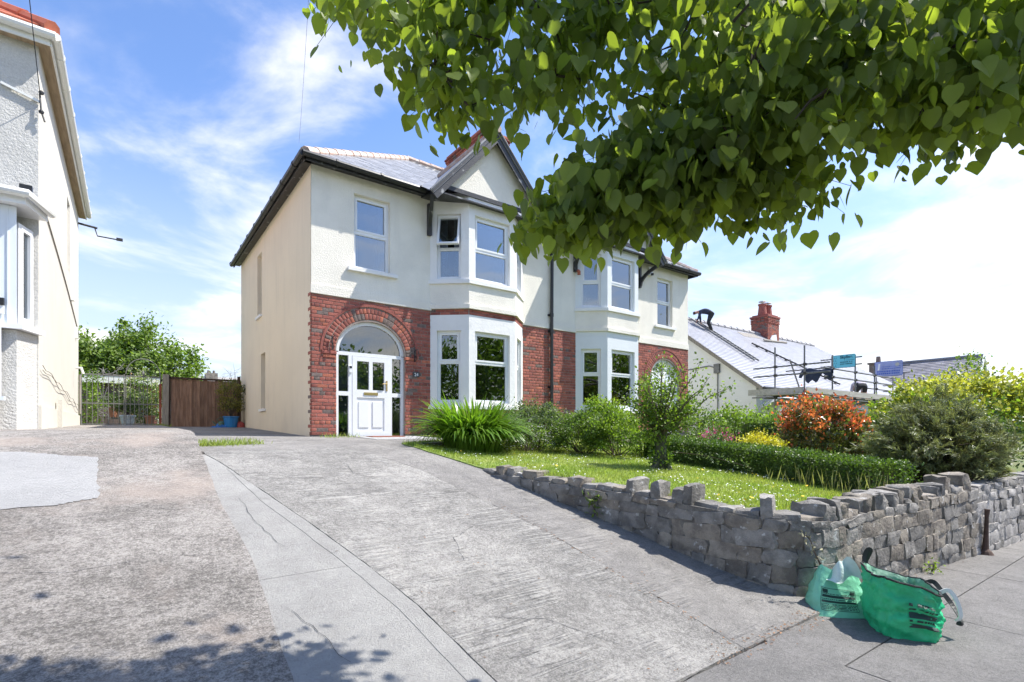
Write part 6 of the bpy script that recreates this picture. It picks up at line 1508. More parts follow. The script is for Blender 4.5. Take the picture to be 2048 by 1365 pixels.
for th0, th1, h0, h1 in ((-2.2, -1.25, .14, .15), (-2.2, -1.25, .585, .595), (-2.205, -2.185, .14, .595), (-1.265, -1.245, .14, .595), (-2.15, -1.9, .49, .565), (-1.43, -1.29, .49, .565), (-2.15, -1.29, .405, .455), (-2.15, -1.29, .305, .345)):
    pb.add(*print_patch(ss, th0, th1, h0, h1, None, None))
for h0 in (.17, .20, .23, .26, .365, .47): words(-2.15, -1.29, h0, h0 + .014)
pb.build('printed_panel', M['print'], small)
b = MB(); n = 10; v = []
for j in range(n + 1):
    for i in range(n + 1):
        a, c_ = i / n - .5, j / n
        v.append(Vector((4.73, 1.83, zb)) + CR * (a * .27 * (1 - .45 * c_) + .04) + CF * (-.075 + .06 * c_ - .05 * a + .02 * math.sin(a * 8)) + UP * (.285 + .15 * c_ + .06 * a + .02 * math.sin(a * 9 + c_ * 4) - .25 * max(0, abs(a - .1) - .25) * c_))
b.add(v, [(j * (n + 1) + i, j * (n + 1) + i + 1, (j + 1) * (n + 1) + i + 1, (j + 1) * (n + 1) + i) for j in range(n) for i in range(n)]); b.build('top_flap', M['bag_flap'], small, smooth=True)
spray('dry_cutting', 'dry woody cutting sticking out behind the faded green bag', 'branch', [(4.70, 1.93, .34), (4.64, 1.96, .47), (4.60, 1.97, .56), (4.56, 1.99, .60)], 30, .035, material('dry_leaf', (.34, .32, .20), .9), .03)
# litter of dry leaves in the gutter of the drive
lt = [(random.uniform(3.0, 4.6), 1.86 + random.gauss(0, .05)) for _ in range(160)] + [(3.36 + random.gauss(0, .03), random.uniform(1.9, 5)) for _ in range(110)] + [(random.uniform(5.6, 8), 1.80 + random.gauss(0, .05)) for _ in range(60)] + [(random.uniform(1.2, 4), random.uniform(.9, 5)) for _ in range(60)]
lt = np.array([(a, c_, (drive_z(a, c_) if c_ > 1.85 else pave(a)) + .006) for a, c_ in lt]); t_ = rng.normal(size=(len(lt), 3)); t_[:, 2] *= .15
nm_ = rng.normal(size=(len(lt), 3)) * .3; nm_[:, 2] = 1
leaves('leaf_litter', lt, t_, nm_, .012 + .018 * rng.random(len(lt)), .012, OVAL, material('dry_brown_litter', (.26, .15, .085), .95, island=.5), kind='stuff')

# ------------------------------------------------------------------ the bungalow being re-roofed
BX0, BX1, BYF, BYR, BZE, BZR = 20.6, 42.5, 10.9, 15.8, 3.15, 7.08
M['pale_wall'] = material('white_pebble_render', (.80, .79, .76), .9, vary=.05, vscale=1.2, bump=.5, bscale=30)
M['new_slate'] = material('pale_lilac_slate', (.44, .44, .47), .38, vary=.12, vscale=2, grain=.06, island=.08)
BU = empty('bungalow', (31, 15.8, .9), 'white-gabled bungalow with a pale slate roof under repair', 'house')
b = MB(); b.prism([(BX0, BYF, .5), (BX0, BYF, BZE + .1), (BX0, BYR, BZR - .06), (BX0, 2 * BYR - BYF, BZE + .1), (BX0, 2 * BYR - BYF, .5)], (.25, 0, 0)); b.build('gable_wall', M['pale_wall'], BU)
b = MB(Frame((0, BYF, 0), (1, 0, 0), (0, -1, 0))); wins = [(22.3, 23.6, 1.9, 2.75), (33.2, 35.0, 1.7, 2.75), (26.8, 28.4, 1.9, 2.75)]
wall_rect(b, BX0 + .25, BX1 - 1.5, .5, BZE, wins, depth=.12); b.build('front_wall', M['pale_wall'], BU)
for q in wins: window(BU, Frame((0, BYF, 0), (1, 0, 0), (0, -1, 0)).at(q[0], 0, q[2]), q[1] - q[0], q[3] - q[2], .5)
b = MB(); b.box(35.3, 36.6, 10.6, 10.88, .5, 2.8); b.build('brick_pier', M['brick_c'], BU)
b = MB(); b.prism([(20.95, 10.86, 2.35), (20.95, 10.86, 2.48), (21.5, 10.35, 2.85), (23.7, 10.35, 2.85), (23.7, 10.2, 2.75), (21.3, 10.2, 2.75)], (0, .5, 0)); b.build('porch_hood', M['upvc'], BU)
sl_ = Vector((0, BYR - BYF + .35, BZR - BZE)); n_c = 42; so = Vector((0, BYF - .35, BZE)); nrm = Vector((0, -sl_.z, sl_.y)).normalized()
rb = MB()
for k in range(n_c):
    p, q = so + sl_ * (k / n_c), so + sl_ * ((k + 1.08) / n_c); up0, up1 = nrm * .028, nrm * .006
    def end(f): return BX1 - (5.0 * f)
    xa, xb = BX0 - .18, end(k / n_c)
    x = xa - (.15 if k % 2 else 0)
    while x < xb:
        l, r_ = max(x, xa), min(x + .595, xb)
        if r_ - l > .05:
            A, B_, C_, D_2 = Vector((l, p.y, p.z)) + up0, Vector((r_, p.y, p.z)) + up0, Vector((r_, q.y, q.z)) + up1, Vector((l, q.y, q.z)) + up1
            rb.quad(A, B_, C_, D_2); rb.quad(A - up0, B_ - up0, B_, A)
        x += .60
rb.add([(BX0 - .18, BYF - .35, BZE), (BX1, BYF - .35, BZE), (BX1 - 5, BYR, BZR), (BX0 - .18, BYR, BZR), (BX1, 2 * BYR - BYF + .35, BZE), (BX0 - .18, 2 * BYR - BYF + .35, BZE)], [(0, 1, 2, 3), (1, 4, 2), (3, 2, 4, 5)])
rb.build('roof', M['new_slate'], BU)
b = MB(); b.beam(so + Vector((BX0 - .12, 0, -.08)), so + sl_ + Vector((BX0 - .12, 0, -.08)), .05, .16, up=nrm); b.build('verge', M['old_post'], BU)
b = MB(); b.tube([(BX0 - .2, BYF - .42, BZE - .02), (BX1, BYF - .42, BZE - .02)], .06, 8); b.box(BX0 - .15, BX1, BYF - .36, BYF - .33, BZE - .2, BZE - .02); b.build('gutter', M['black_plastic'], BU)
M['pale_ridge'] = material('grey_ridge_tile', (.42, .40, .40), .7, vary=.2, vscale=3, object_random=.1)
for k in range(26):
    x = BX0 - .1 + (BX1 - 5 - BX0) * k / 26
    if 30.0 < x + .3 < 31.9: continue
    b = MB(); b.tube([(x, BYR, BZR + .02), (x + .62, BYR, BZR + .02)], [.13, .10], 8); b.build('ridge_tile', M['pale_ridge'], BU)
b = MB(); b.beam((29.0, BYR - .9, BZR - .55), (32.5, BYR - .5, BZR - .3), .12, .05, up=nrm); b.beam((27.2, BYR - .5, BZR - .36), (29.4, BYR - .35, BZR - .25), .5, .03, up=nrm)
b.build('loose_batten', M['old_post'], BU)
b = MB(); b.box(30.2, 31.55, 15.3, 16.3, 5.8, 8.0); st = b.build('chimney', M['mortar'], BU); its = []
for o, u, n_, L in (((30.2, 15.3), (0, 1, 0), (-1, 0, 0), 1.0), ((30.2, 15.3), (1, 0, 0), (0, -1, 0), 1.35)):
    fr = Frame((o[0], o[1], 0), u, n_); brick_rect(fr, 0, L, 6.2, 8.0, its, proud=.015)
    for k in range(4): brick_rect(fr, -.03, L + .03, 7.75 + k * .09, 7.83 + k * .09, its, proud=.05)
pieces(st, 'brick', its, 'brickwork', 0)
b = MB(); b.box(30.13, 31.62, 15.23, 16.37, 8.10, 8.20); b.box(30.25, 31.5, 15.33, 16.27, 8.20, 8.28)
for x in (30.55, 31.2): b.lathe([(.26, 0), (.20, .55), (.24, .6), (.24, .68), (.16, .68)], (x, 15.8, 8.28), 12)
b.build('chimney_pots', M['brick_b'], st)
b = MB()
for x in (30.55, 31.2): b.lathe([(.06, 0), (.06, .1), (.22, .12), (.2, .16), (0, .2)], (x, 15.8, 8.96), 10)
b.build('chimney_cowl', M['white_gutter'], st)
b = MB(); b.prism([(30.4, 15.27, 6.75), (31.2, 15.27, 6.7), (31.1, 15.27, 7.1), (30.6, 15.27, 7.0)], (0, -.04, 0)); b.build('lead_flashing', M['upvc'], st)
b = MB(); b.tube([(20.55, 12.6, 1.2), (20.55, 12.6, 3.9), (20.55, 12.6, 4.1), (20.55, 13.0, 4.25), (20.55, 15, 4.1)], .025, 5); b.box(20.48, 20.59, 12.5, 12.75, 3.9, 4.3); b.build('wall_cable', M['iron_gate'], BU)
roof_pt = lambda x, f, h=0.: so + sl_ * f + nrm * h + Vector((x, 0, 0))
# roof ladder (two rails with rungs) and a single mounting rail
LA = empty('roof_ladder', roof_pt(23.4, .5, .1), 'metal roof ladder hooked over the ridge of the pale slate roof', 'ladder')
for dx in (0, .40): b = MB(); b.beam(roof_pt(23.2 + dx, .36, .12), roof_pt(23.1 + dx, .985, .12), .05, .07, up=nrm); b.build('side_rail', M['iron_gate'], LA)
for k in range(18): b = MB(); f = .38 + k * .034; b.tube([roof_pt(23.2, f, .12), roof_pt(23.6, f, .12)], .018, 5); b.build('rung', M['iron_gate'], LA)
RA = empty('mounting_rail', roof_pt(28, .5, .1), 'dark mounting rail running down the roof below the chimney', 'rail')
b = MB(); b.beam(roof_pt(26.3, .70, .10), roof_pt(29.6, .14, .10), .06, .07, up=nrm); b.build('rail', M['dark_metal'], RA)
for k in range(9): b = MB(); p = roof_pt(26.3, .70, .05).lerp(roof_pt(29.6, .14, .05), (k + .5) / 9); b.beam(p, p + Vector((.22, 0, 0)), .05, .10, up=nrm); b.build('roof_hook', M['dark_metal'], RA)

# ------------------------------------------------------------------ scaffold
M['tube'] = material('galvanised_tube', (.20, .20, .20), .5, metallic=.35, vary=.4, vscale=6)
M['board'] = material('scaffold_board', (.42, .40, .35), .9, vary=.25, vscale=4, stretch=(.4, 3, 3), object_random=.12)
SC = empty('scaffold', (25, 9.4, .8), 'tube scaffold with toe boards along the front of the bungalow', 'scaffolding')
def pole(p, q, name='ledger', r=.030): b = MB(); b.tube([p, q], r, 7); return b.build(name, M['tube'], SC)
A_, Bc = (20.0, 9.85), (20.0, 8.77); XR = [22.4, 24.65, 26.8, 30.6]
for x, y, zt in ((A_[0], A_[1], 4.62), (Bc[0], Bc[1], 4.56), (22.4, 8.77, 4.40), (24.65, 8.77, 4.60), (26.8, 8.77, 4.3), (30.6, 8.77, 4.25), (31.1, 10.1, 4.15), (33.5, 10.1, 4.2), (33.6, 8.77, 4.2), (22.4, 10.0, 2.9), (24.65, 10.0, 2.9), (26.8, 10.0, 2.9)):
    pole((x, y, .6), (x, y, zt), 'standard')
for z in (3.86, 3.53): pole((20.0, 10.7, z), (20.0, 7.9, z)); pole((21.6, 8.74, z), (34.3, 8.74, z))
for z in (3.86, 3.53): pole((29.5, 10.13, z), (34.2, 10.13, z)); pole((33.6, 8.5, z), (33.6, 10.6, z), 'transom')
for x, z in ((24.6, 4.5), (24.6, 4.2), (30.55, 4.6), (30.55, 4.25)): pole((x, 8.5, z), (x, 10.1, z), 'transom')
for x in (20.1, 22.4, 24.65, 26.8, 28.7, 30.6, 33.6): pole((x, 8.4, 2.72), (x, 10.8, 2.72), 'transom')
pole((19.2, 8.74, 2.66), (34.5, 8.74, 2.66)); pole((19.4, 10.0, 2.66), (34.5, 10.0, 2.66))
pole((22.4, 9.9, 2.8), (21.3, 9.9, 4.25), 'brace'); pole((33.6, 8.8, 3.9), (35.2, 9.3, 2.7), 'brace'); pole((30.6, 8.77, 2.6), (32.8, 8.77, .7), 'brace')
b = MB()
for x, y in [(20, 9.85), (20, 8.77)] + [(x, 8.77) for x in XR + [33.6]] + [(31.1, 10.1), (33.5, 10.1)]:
    for z in (3.86, 3.53, 2.7): b = MB(); b.box(x - .05, x + .05, y - .075, y + .03, z - .05, z + .05); b.build('coupler', M['dark_metal'], SC)
for k in range(5):
    for xa, xb in ((19.6, 23.4), (23.42, 27.3), (27.32, 31.2), (31.22, 34.4)): b = MB(); y = 8.80 + k * .235; b.box(xa, xb, y, y + .225, 2.752, 2.79); b.build('platform_board', M['board'], SC)
b = MB(); b.box(19.95, 19.99, 8.8, 10.9, 2.80, 3.03); b.build('toe_board', M['board'], SC)
for xa, xb in ((20.0, 23.8), (23.82, 27.6), (27.62, 31.4), (31.42, 34.3)): b = MB(); b.box(xa, xb, 8.68, 8.71, 2.795 + random.uniform(0, .02), 3.02); b.build('toe_board', M['board'], SC)
M['sign_blue'] = material('turquoise_sign', (.13, .55, .68), .45)
M['sign_ink'] = material('dark_teal_ink', (.01, .12, .17), .5)
M['sign_violet'] = material('faded_violet_sign', (.36, .40, .66), .5, vary=.2, vscale=3)
M['sign_violet_ink'] = material('blue_ink', (.07, .14, .50), .5)
def sign_board(label, X, Y0, Y1, z0, z1, mat, edge):
    """board in the plane x = X, seen from -X; a runs from far (Y0) to near (Y1)"""
    t = empty('sign_board', (X, (Y0 + Y1) / 2, z0), label, 'sign'); fr = Frame((X, Y0, z0), (0, -1, 0), (-1, 0, 0)); W_, H_ = Y0 - Y1, z1 - z0
    b = MB(fr); r = .05; pts = []
    for cx__, cz__, a0 in ((W_ - r, H_ - r, 0), (r, H_ - r, PI / 2), (r, r, PI), (W_ - r, r, 1.5 * PI)):
        pts += [(cx__ + r * math.cos(a0 + k * PI / 8), .0, cz__ + r * math.sin(a0 + k * PI / 8)) for k in range(5)]
    b.prism([fr(p) for p in pts], (0, 0, 0)) if False else b.add([(p[0], .02, p[2]) for p in pts] + [(p[0], 0, p[2]) for p in pts], [tuple(range(20)), tuple(range(39, 19, -1))] + [(i, 20 + i, 20 + (i + 1) % 20, (i + 1) % 20) for i in range(20)])
    b.build('panel', mat, t)
    e = MB(); e.tube([fr((p[0], .022, p[2])) for p in pts + pts[:1]], .009, 5); e.build('border', edge, t)
    return t, fr, W_, H_
t, fr, W_, H_ = sign_board('turquoise sign reading Skyline hung on the scaffold rails', 24.5, 9.62, 8.70, 4.09, 4.63, M['sign_blue'], M['sign_ink'])
text_mesh('lettering', 'Skyline', .17, fr((W_ * .62, .026, H_ * .72)), (PI / 2, 0, -PI / 2), M['sign_ink'], t, bold=.006)
b = MB(fr); random.seed(3)
for c_, hh in ((.13, .045), (.21, .045), (.30, .016)):
    a = .34 if hh > .02 else .5
    while a < W_ - .08: w_ = random.uniform(.025, .05); b.box(a, a + w_, .022, .026, c_, c_ + hh); a += w_ + (.012 if random.random() < .8 else .04)
for k in range(4):
    for a in (.07, .15): b.box(a, a + .05, .022, .026, .07 + k * .11, .08 + k * .11); b.box(a, a + .01, .022, .026, .08 + k * .11, .13 + k * .11) if (k + int(a * 100)) % 2 else b.box(a + .04, a + .05, .022, .026, .08 + k * .11, .13 + k * .11)
b.build('small_print', M['sign_ink'], t)
t, fr, W_, H_ = sign_board('faded violet sign with blue lettering on the far end of the scaffold', 30.4, 9.93, 8.76, 4.12, 4.84, M['sign_violet'], M['sign_violet_ink'])
b = MB(fr)
for c_, hh in ((.08, .07), (.19, .07), (.34, .04), (.44, .03)):
    a = .1 if hh > .05 else .3
    while a < W_ - .12: w_ = random.uniform(.03, .07); b.box(a, a + w_, .022, .026, c_, c_ + hh); a += w_ + .02
b.build('lettering', M['sign_violet_ink'], t)
b = MB(fr); b.add([(.12, .026, .30), (.20, .026, .30), (.24, .026, .62), (.16, .026, .62)], [(0, 1, 2, 3)]); b.build('slash_mark', M['upvc'], t)
b = MB(fr); b.lathe([(.0, 0), (.07, 0)], (0, 0, 0), 12); b.v = [tuple(fr((W_ - .22 + .09 * math.cos(k * PI / 6), .027, .54 + .09 * math.sin(k * PI / 6)))) for k in range(12)]; b.f = [tuple(range(12))]; b.m = [0]; b.build('round_badge', material('badge', (.5, .48, .42), .5), t)
# dark jacket over the rail
b = MB(); nu, nv = 14, 14; v = []
for j in range(nv + 1):
    for i in range(nu + 1):
        a, c_ = i / nu, j / nv; s = (c_ - .45) / .55; drop = abs(s) * (.42 + .16 * math.sin(a * 7) + .10 * math.sin(a * 17)) * (1.0 if s > 0 else .5)
        v.append((22.05 - .02 + a * .0 + .10 * (1 if s > 0 else -1) * min(1, abs(s) * 3) * -.7 + .03 * math.sin(a * 11), 9.62 - a * 1.02, 3.91 - drop + .04 * math.sin(a * 9) - .10 * a))
b.add(v, [(j * (nu + 1) + i, j * (nu + 1) + i + 1, (j + 1) * (nu + 1) + i + 1, (j + 1) * (nu + 1) + i) for j in range(nv) for i in range(nu)])
b.add([(p[0] - .025, p[1], p[2] + .01) for p in v], [(j * (nu + 1) + i, j * (nu + 1) + i + 1, (j + 1) * (nu + 1) + i + 1, (j + 1) * (nu + 1) + i) for j in range(nv) for i in range(nu)])
M['navy'] = material('navy_cloth', (.03, .042, .075), .9, vary=.3, vscale=8, bump=.6, bscale=10)
JK = tag(b.build('hung_jacket', M['navy'], smooth=True), 'dark navy jacket draped over the scaffold rail left of the turquoise sign', 'jacket')
b = MB(); b.tube([(22.0, 9.62, 3.85), (21.95, 9.72, 3.72), (21.92, 9.78, 3.55)], [.09, .08, .055], 7); b.build('sleeve', M['navy'], JK)
b = MB(); b.tube([(22.4, 9.4, 3.8), (21.3, 9.5, 3.85)], .028, 6); pole((22.05, 8.6, 3.88), (22.05, 10.4, 3.88), 'transom')

# far grey house at the right
FG = empty('slate_house', (48, 12, 1), 'grey slate-roofed house with a pale blue gable behind the scaffold', 'house')
def cpt(x, y, t): return Vector((t * (.598 + .802 * x), t * (.802 - .598 * x), y))
ra, rb_ = cpt(.70, 7.05, 46), cpt(.918, 7.2, 40.5)
dr = (rb_ - ra); dr.z = 0; dr.normalize(); dp_ = Vector((dr.y, -dr.x, 0));
if dp_.dot(CF) > 0: dp_ = -dp_
run, drop = 4.2, 3.2
b = MB(); n_c = 22
for k in range(n_c):
    f0, f1 = k / n_c, (k + 1.06) / n_c; L = (rb_ - ra).length; x = 0 if k % 2 else -.25
    while x < L:
        l, r_ = max(0, x), min(L, x + .5); up = Vector((0, 0, .03))
        P = lambda a, f: ra + (rb_ - ra) * (a / L) + dp_ * run * f - UP * drop * f
        b.quad(P(l, f1) + up * 1.6, P(r_, f1) + up * 1.6, P(r_, f0) + up * .3, P(l, f0) + up * .3); b.quad(P(l, f1), P(r_, f1), P(r_, f1) + up * 1.6, P(l, f1) + up * 1.6); x += .5
M['old_slate'] = material('old_grey_slate', (.27, .255, .275), .7, vary=.3, vscale=1.5, island=.25)
b.add([ra, rb_, rb_ - dp_ * run - UP * drop, ra - dp_ * run - UP * drop], [(0, 1, 2, 3)]); b.build('roof', M['old_slate'], FG)
M['blue_gable'] = material('pale_blue_render', (.42, .50, .62), .9)
b = MB(); b.prism([rb_ + dp_ * run - UP * (drop + .1) - dr * .3, rb_ - UP * .1 - dr * .3, rb_ - dp_ * run - UP * (drop + .1) - dr * .3, rb_ - dp_ * run - UP * 7 - dr * .3, rb_ + dp_ * run - UP * 7 - dr * .3], -dr * .3); b.build('gable_wall', M['blue_gable'], FG)
b = MB(); b.beam(rb_ + UP * .05, rb_ + dp_ * run - UP * (drop - .05), .10, .22); b.beam(rb_ + UP * .05, rb_ - dp_ * run - UP * (drop - .05), .10, .22); b.build('bargeboard', M['white_gutter'], FG)
b = MB(); b.prism([ra + dp_ * run - UP * drop, rb_ + dp_ * run - UP * drop, rb_ + dp_ * run - UP * 7, ra + dp_ * run - UP * 7], -dp_ * .3); b.build('wall', M['pale_wall'], FG)
b = MB(); b.tube([ra + UP * .06, rb_ + UP * .06], .12, 6); b.build('ridge', M['old_slate'], FG)
cq = cpt(.712, 0, 44.5)
b = MB(); b.box(cq.x - .6, cq.x + .6, cq.y - .5, cq.y + .5, 5.4, 7.0); b.box(cq.x - .7, cq.x + .7, cq.y - .6, cq.y + .6, 7.0, 7.15); b.lathe([(.2, 0), (.16, .55), (.12, .55)], (cq.x, cq.y, 7.15), 8); b.build('chimney', M['brick_d'], FG)

# ------------------------------------------------------------------ people at work
M['skin'] = material('skin', (.46, .25, .18), .6, vary=.1)
M['hair'] = material('dark_hair', (.035, .025, .02), .8)
M['work_trousers'] = material('charcoal_work_trousers', (.030, .032, .034), .9, vary=.3, vscale=10)
M['boots'] = material('dark_boots', (.025, .02, .018), .6)
M['pale_shirt'] = material('pale_lilac_shirt', (.50, .46, .52), .9)
def person(label, base, fwd, J, shirt, sleeve_skin, legs_skin):
    """one skinned surface grown from a joint skeleton; J in (forward, side, up) metres from the feet"""
    fwd = Vector(fwd).normalized(); side = Vector((fwd.y, -fwd.x, 0)); base = Vector(base)
    P, R, E, Tg = [], [], [], []
    def add(p, r, parent, tg):
        P.append(base + fwd * p[0] + side * p[1] + UP * p[2]); R.append(r); Tg.append(tg)
        if parent is not None: E.append((parent, len(P) - 1))
        return len(P) - 1
    pel = add(J['pelvis'], .17, None, 'legs'); sp = add(J['spine'], .165, pel, 'shirt'); chest = add(J['chest'], .19, sp, 'shirt'); nk = add(J['neck'], .06, chest, 'skin'); hd = add(J['head'], .095, nk, 'skin')
    hv = (Vector(J['head']) - Vector(J['neck'])).normalized(); cr = add(tuple(Vector(J['head']) + hv * .10), .075, hd, 'hair')
    for s in (-1, 1):
        k_ = 'l' if s < 0 else 'r'
        sh = add(J['shoulder_' + k_], .075, chest, 'shirt'); el = add(J['elbow_' + k_], .062, sh, 'sleeve'); wr = add(J['wrist_' + k_], .033, el, 'fore')
        d = (Vector(J['wrist_' + k_]) - Vector(J['elbow_' + k_])).normalized(); w0 = Vector(J['wrist_' + k_]); pa = add(tuple(w0 + d * .05), .030, wr, 'skin')
        for q, ln in ((-.03, .075), (-.01, .09), (.012, .085), (.032, .065)):
            m1 = add(tuple(w0 + d * (.05 + ln * .5) + Vector((0, q, 0))), .010, pa, 'skin'); add(tuple(w0 + d * (.05 + ln) + Vector((-.02, q, 0))), .008, m1, 'skin')
        add(tuple(w0 + d * .07 + Vector((.045, -.02 * s, 0))), .011, pa, 'skin')
        hp = add(J['hip_' + k_], .135, pel, 'legs'); kn = add(J['knee_' + k_], .09, hp, 'legs'); an = add(J['ankle_' + k_], .062, kn, 'shin'); add(J['toe_' + k_], .045, an, 'boot')
    me = bpy.data.meshes.new('body'); me.from_pydata([tuple(p) for p in P], E, [])
    o = bpy.data.objects.new('person', me); COL.objects.link(o)
    md = o.modifiers.new('skin', 'SKIN')
    for i, sv in enumerate(me.skin_vertices[0].data): sv.radius = (R[i], R[i]); sv.use_root = i == 0
    su = o.modifiers.new('smooth', 'SUBSURF'); su.levels = su.render_levels = 2
    bpy.context.view_layer.update()
    m2 = bpy.data.meshes.new_from_object(o.evaluated_get(bpy.context.evaluated_depsgraph_get()))
    bpy.data.objects.remove(o)
    mats = [M['skin'], shirt, M['work_trousers'], M['boots'], M['hair']]
    m2.materials.clear(); [m2.materials.append(m) for m in mats]
    key = {'skin': 0, 'shirt': 1, 'legs': 2, 'boot': 3, 'hair': 4, 'sleeve': 0 if sleeve_skin == 2 else 1, 'fore': 0 if sleeve_skin else 1, 'shin': 0 if legs_skin else 2}
    for f in m2.polygons:
        c_ = f.center; best = min(range(len(E)), key=lambda i: (lambda a, b_: (a.lerp(b_, min(1, max(0, (c_ - a).dot(b_ - a) / max(1e-9, (b_ - a).length_squared)))) - c_).length)(P[E[i][0]], P[E[i][1]]))
        f.material_index = key[Tg[E[best][1]]]; f.use_smooth = True
    o = bpy.data.objects.new('person', m2); COL.objects.link(o); tag(o, label, 'person', 'roofers at work')
    # nose and ears give the head a face
    hb = base + fwd * J['head'][0] + side * J['head'][1] + UP * J['head'][2]; fc = (fwd * .4 - UP * .6).normalized()
    b = MB(); b.beam(hb + fc * .085, hb + fc * .118, .025, .04)
    for s in (-1, 1): b.beam(hb + side * s * .085, hb + side * s * .105, .03, .05)
    b.build('face', M['skin'], o)
    return o
rp = roof_pt(23.35, .80, .13)
J1 = dict(pelvis=(.02, 0, .93), spine=(.28, 0, 1.06), chest=(.54, 0, 1.04), neck=(.72, 0, .99), head=(.84, 0, .95), shoulder_l=(.58, -.19, 1.0), shoulder_r=(.58, .19, 1.0),
          elbow_l=(.68, -.24, .74), elbow_r=(.52, .25, .72), wrist_l=(.76, -.2, .54), wrist_r=(.50, .2, .50), hip_l=(.03, -.1, .88), hip_r=(.03, .1, .88), knee_l=(.22, -.14, .47), knee_r=(.16, .14, .46),
          ankle_l=(.05, -.15, .09), ankle_r=(-.06, .15, .06), toe_l=(.20, -.17, .10), toe_r=(.10, .17, .07))
person('roofer in dark clothes bent over the ladder at the top of the roof', rp + Vector((.1, 0, -.05)), (-.72, .69, 0), J1, M['navy'], 0, False)
J2 = dict(pelvis=(-.05, 0, .72), spine=(.16, 0, .84), chest=(.40, 0, .80), neck=(.56, 0, .66), head=(.64, 0, .56), shoulder_l=(.44, -.2, .74), shoulder_r=(.44, .2, .74),
          elbow_l=(.50, -.22, .46), elbow_r=(.46, .24, .46), wrist_l=(.52, -.15, .22), wrist_r=(.50, .18, .20), hip_l=(-.04, -.12, .66), hip_r=(-.04, .12, .66), knee_l=(.16, -.18, .40), knee_r=(.14, .18, .38),
          ankle_l=(-.02, -.2, .08), ankle_r=(-.04, .2, .08), toe_l=(.13, -.23, .04), toe_r=(.11, .23, .04))
person('roofer bending down on the scaffold platform between the two signs', (27.35, 9.45, 2.80), (.55, .55, 0), J2, M['pale_shirt'], 1, True)

# ------------------------------------------------------------------ the lime tree over the pavement
TREE = empty('lime_tree', (5.75, -.45, pave(5.75)), 'overhanging lime tree with big heart-shaped leaves hanging low over the pavement and wall', 'tree')
b = MB(); b.tube([(5.75, -.45, -.1), (5.72, -.45, .5), (5.68, -.42, 1.8), (5.6, -.38, 2.9), (5.5, -.3, 3.8), (5.4, -.3, 5.5)], [.34, .25, .21, .19, .16, .08], 12); b.build('trunk', M['lind_bark'], TREE)
limbs = [[(5.55, -.35, 3.1), (4.6, .1, 3.75), (3.6, .75, 4.05), (2.7, 1.35, 4.0), (1.9, 1.7, 3.85)], [(5.5, -.3, 3.6), (4.6, .35, 4.0), (3.8, .9, 3.8), (3.2, 1.35, 3.35), (2.8, 1.6, 3.0)],
         [(5.5, -.3, 3.8), (4.2, -.2, 4.8), (2.8, .3, 5.2), (1.4, 1.1, 5.1)], [(5.45, -.3, 4.4), (4.9, .5, 4.9), (4.3, .8, 5.0)], [(5.4, -.3, 5.2), (4.0, -1, 6.6), (2.5, -1, 7.2)]]
nodes = []
for lm in limbs:
    lb = MB(); pts = []
    P = [Vector(p) for p in lm]
    for i in range(len(P) - 1):
        for k in range(4): pts.append(P[i].lerp(P[i + 1], k / 4) + Vector(rng.normal(size=3) * .025))
    pts.append(P[-1]); lb.tube(pts, [.085 * (1 - .86 * k / len(pts)) for k in range(len(pts))], 8); lb.build('limb', M['lind_bark'], TREE); nodes += pts
clusters = [Vector(c) for c in CANOPY] + [Vector(c) for c in CROWN_TOP] + [Vector(c) for c in CROWN_SIDE]
todo = list(range(len(clusters))); near = {i: min(nodes, key=lambda q: (q - clusters[i]).length_squared) for i in todo}
tw = MB()
while todo:
    i = min(todo, key=lambda k: (near[k] - clusters[k]).length_squared); c = clusters[i]; todo.remove(i); q = near[i]
    m = q.lerp(c, .5) + Vector((0, 0, .10 * (q - c).length)) + Vector(rng.normal(size=3) * .03)
    tw.tube([q, m, c], [.0075, .0055, .003], 4)
    for k in todo:
        if (c - clusters[k]).length_squared < (near[k] - clusters[k]).length_squared: near[k] = c
tw.build('twig', M['twig'], TREE, kind='stuff')
cc = np.array([tuple(c) for c in clusters]); nA, nB = len(CANOPY), len(CROWN_TOP)
cnt = np.array([25] * nA + [16] * nB + [30] * len(CROWN_SIDE)); rad = np.array([.115] * nA + [.30] * nB + [.16] * len(CROWN_SIDE))
idx = np.repeat(np.arange(len(cc)), cnt); n = len(idx)
pos = cc[idx] + rng.normal(size=(n, 3)) * rad[idx][:, None] * np.array([1, 1, .75])
az = rng.uniform(0, 2 * PI, n)
axis = np.stack([np.cos(az) * .55, np.sin(az) * .55, -1.0 + .45 * rng.normal(size=n)], 1)
_x, _t = .802 * pos[:, 0] - .598 * pos[:, 1], .598 * pos[:, 0] + .802 * pos[:, 1]
keep_ = ~((_t > .2) & (_x < -.405 * _t) & (pos[:, 2] - 1.5 < .95 * _t))          # the crown ends short of the left-hand sky
pos, idx, az, axis = pos[keep_], idx[keep_], az[keep_], axis[keep_]; n = len(pos)
nrm_ = np.stack([np.cos(az + rng.normal(size=n) * .5), np.sin(az + rng.normal(size=n) * .5), .65 + .4 * rng.normal(size=n)], 1)
ln = (.054 + .038 * rng.random(n)) * np.where(rng.random(n) < .12, .6, 1.0) * np.where(idx >= nA, 1.35, 1)
big_i = sorted((i for i in range(n) if idx[i] < nA), key=lambda i: -in_view(pos[i], 0) * ln[i])[:300]
mask = np.ones(n, bool); mask[big_i] = False
leaf_v = HEART
lm_ = []
for k in range(3):
    me = bpy.data.meshes.new('leaf'); vv = leaf_v[0] * (1, 1, .5 + .9 * k); me.from_pydata([tuple(v) for v in vv], [], [tuple(int(a) for a in f) for f in leaf_v[1]]); me.materials.append(L_['lind']); lm_.append(me)
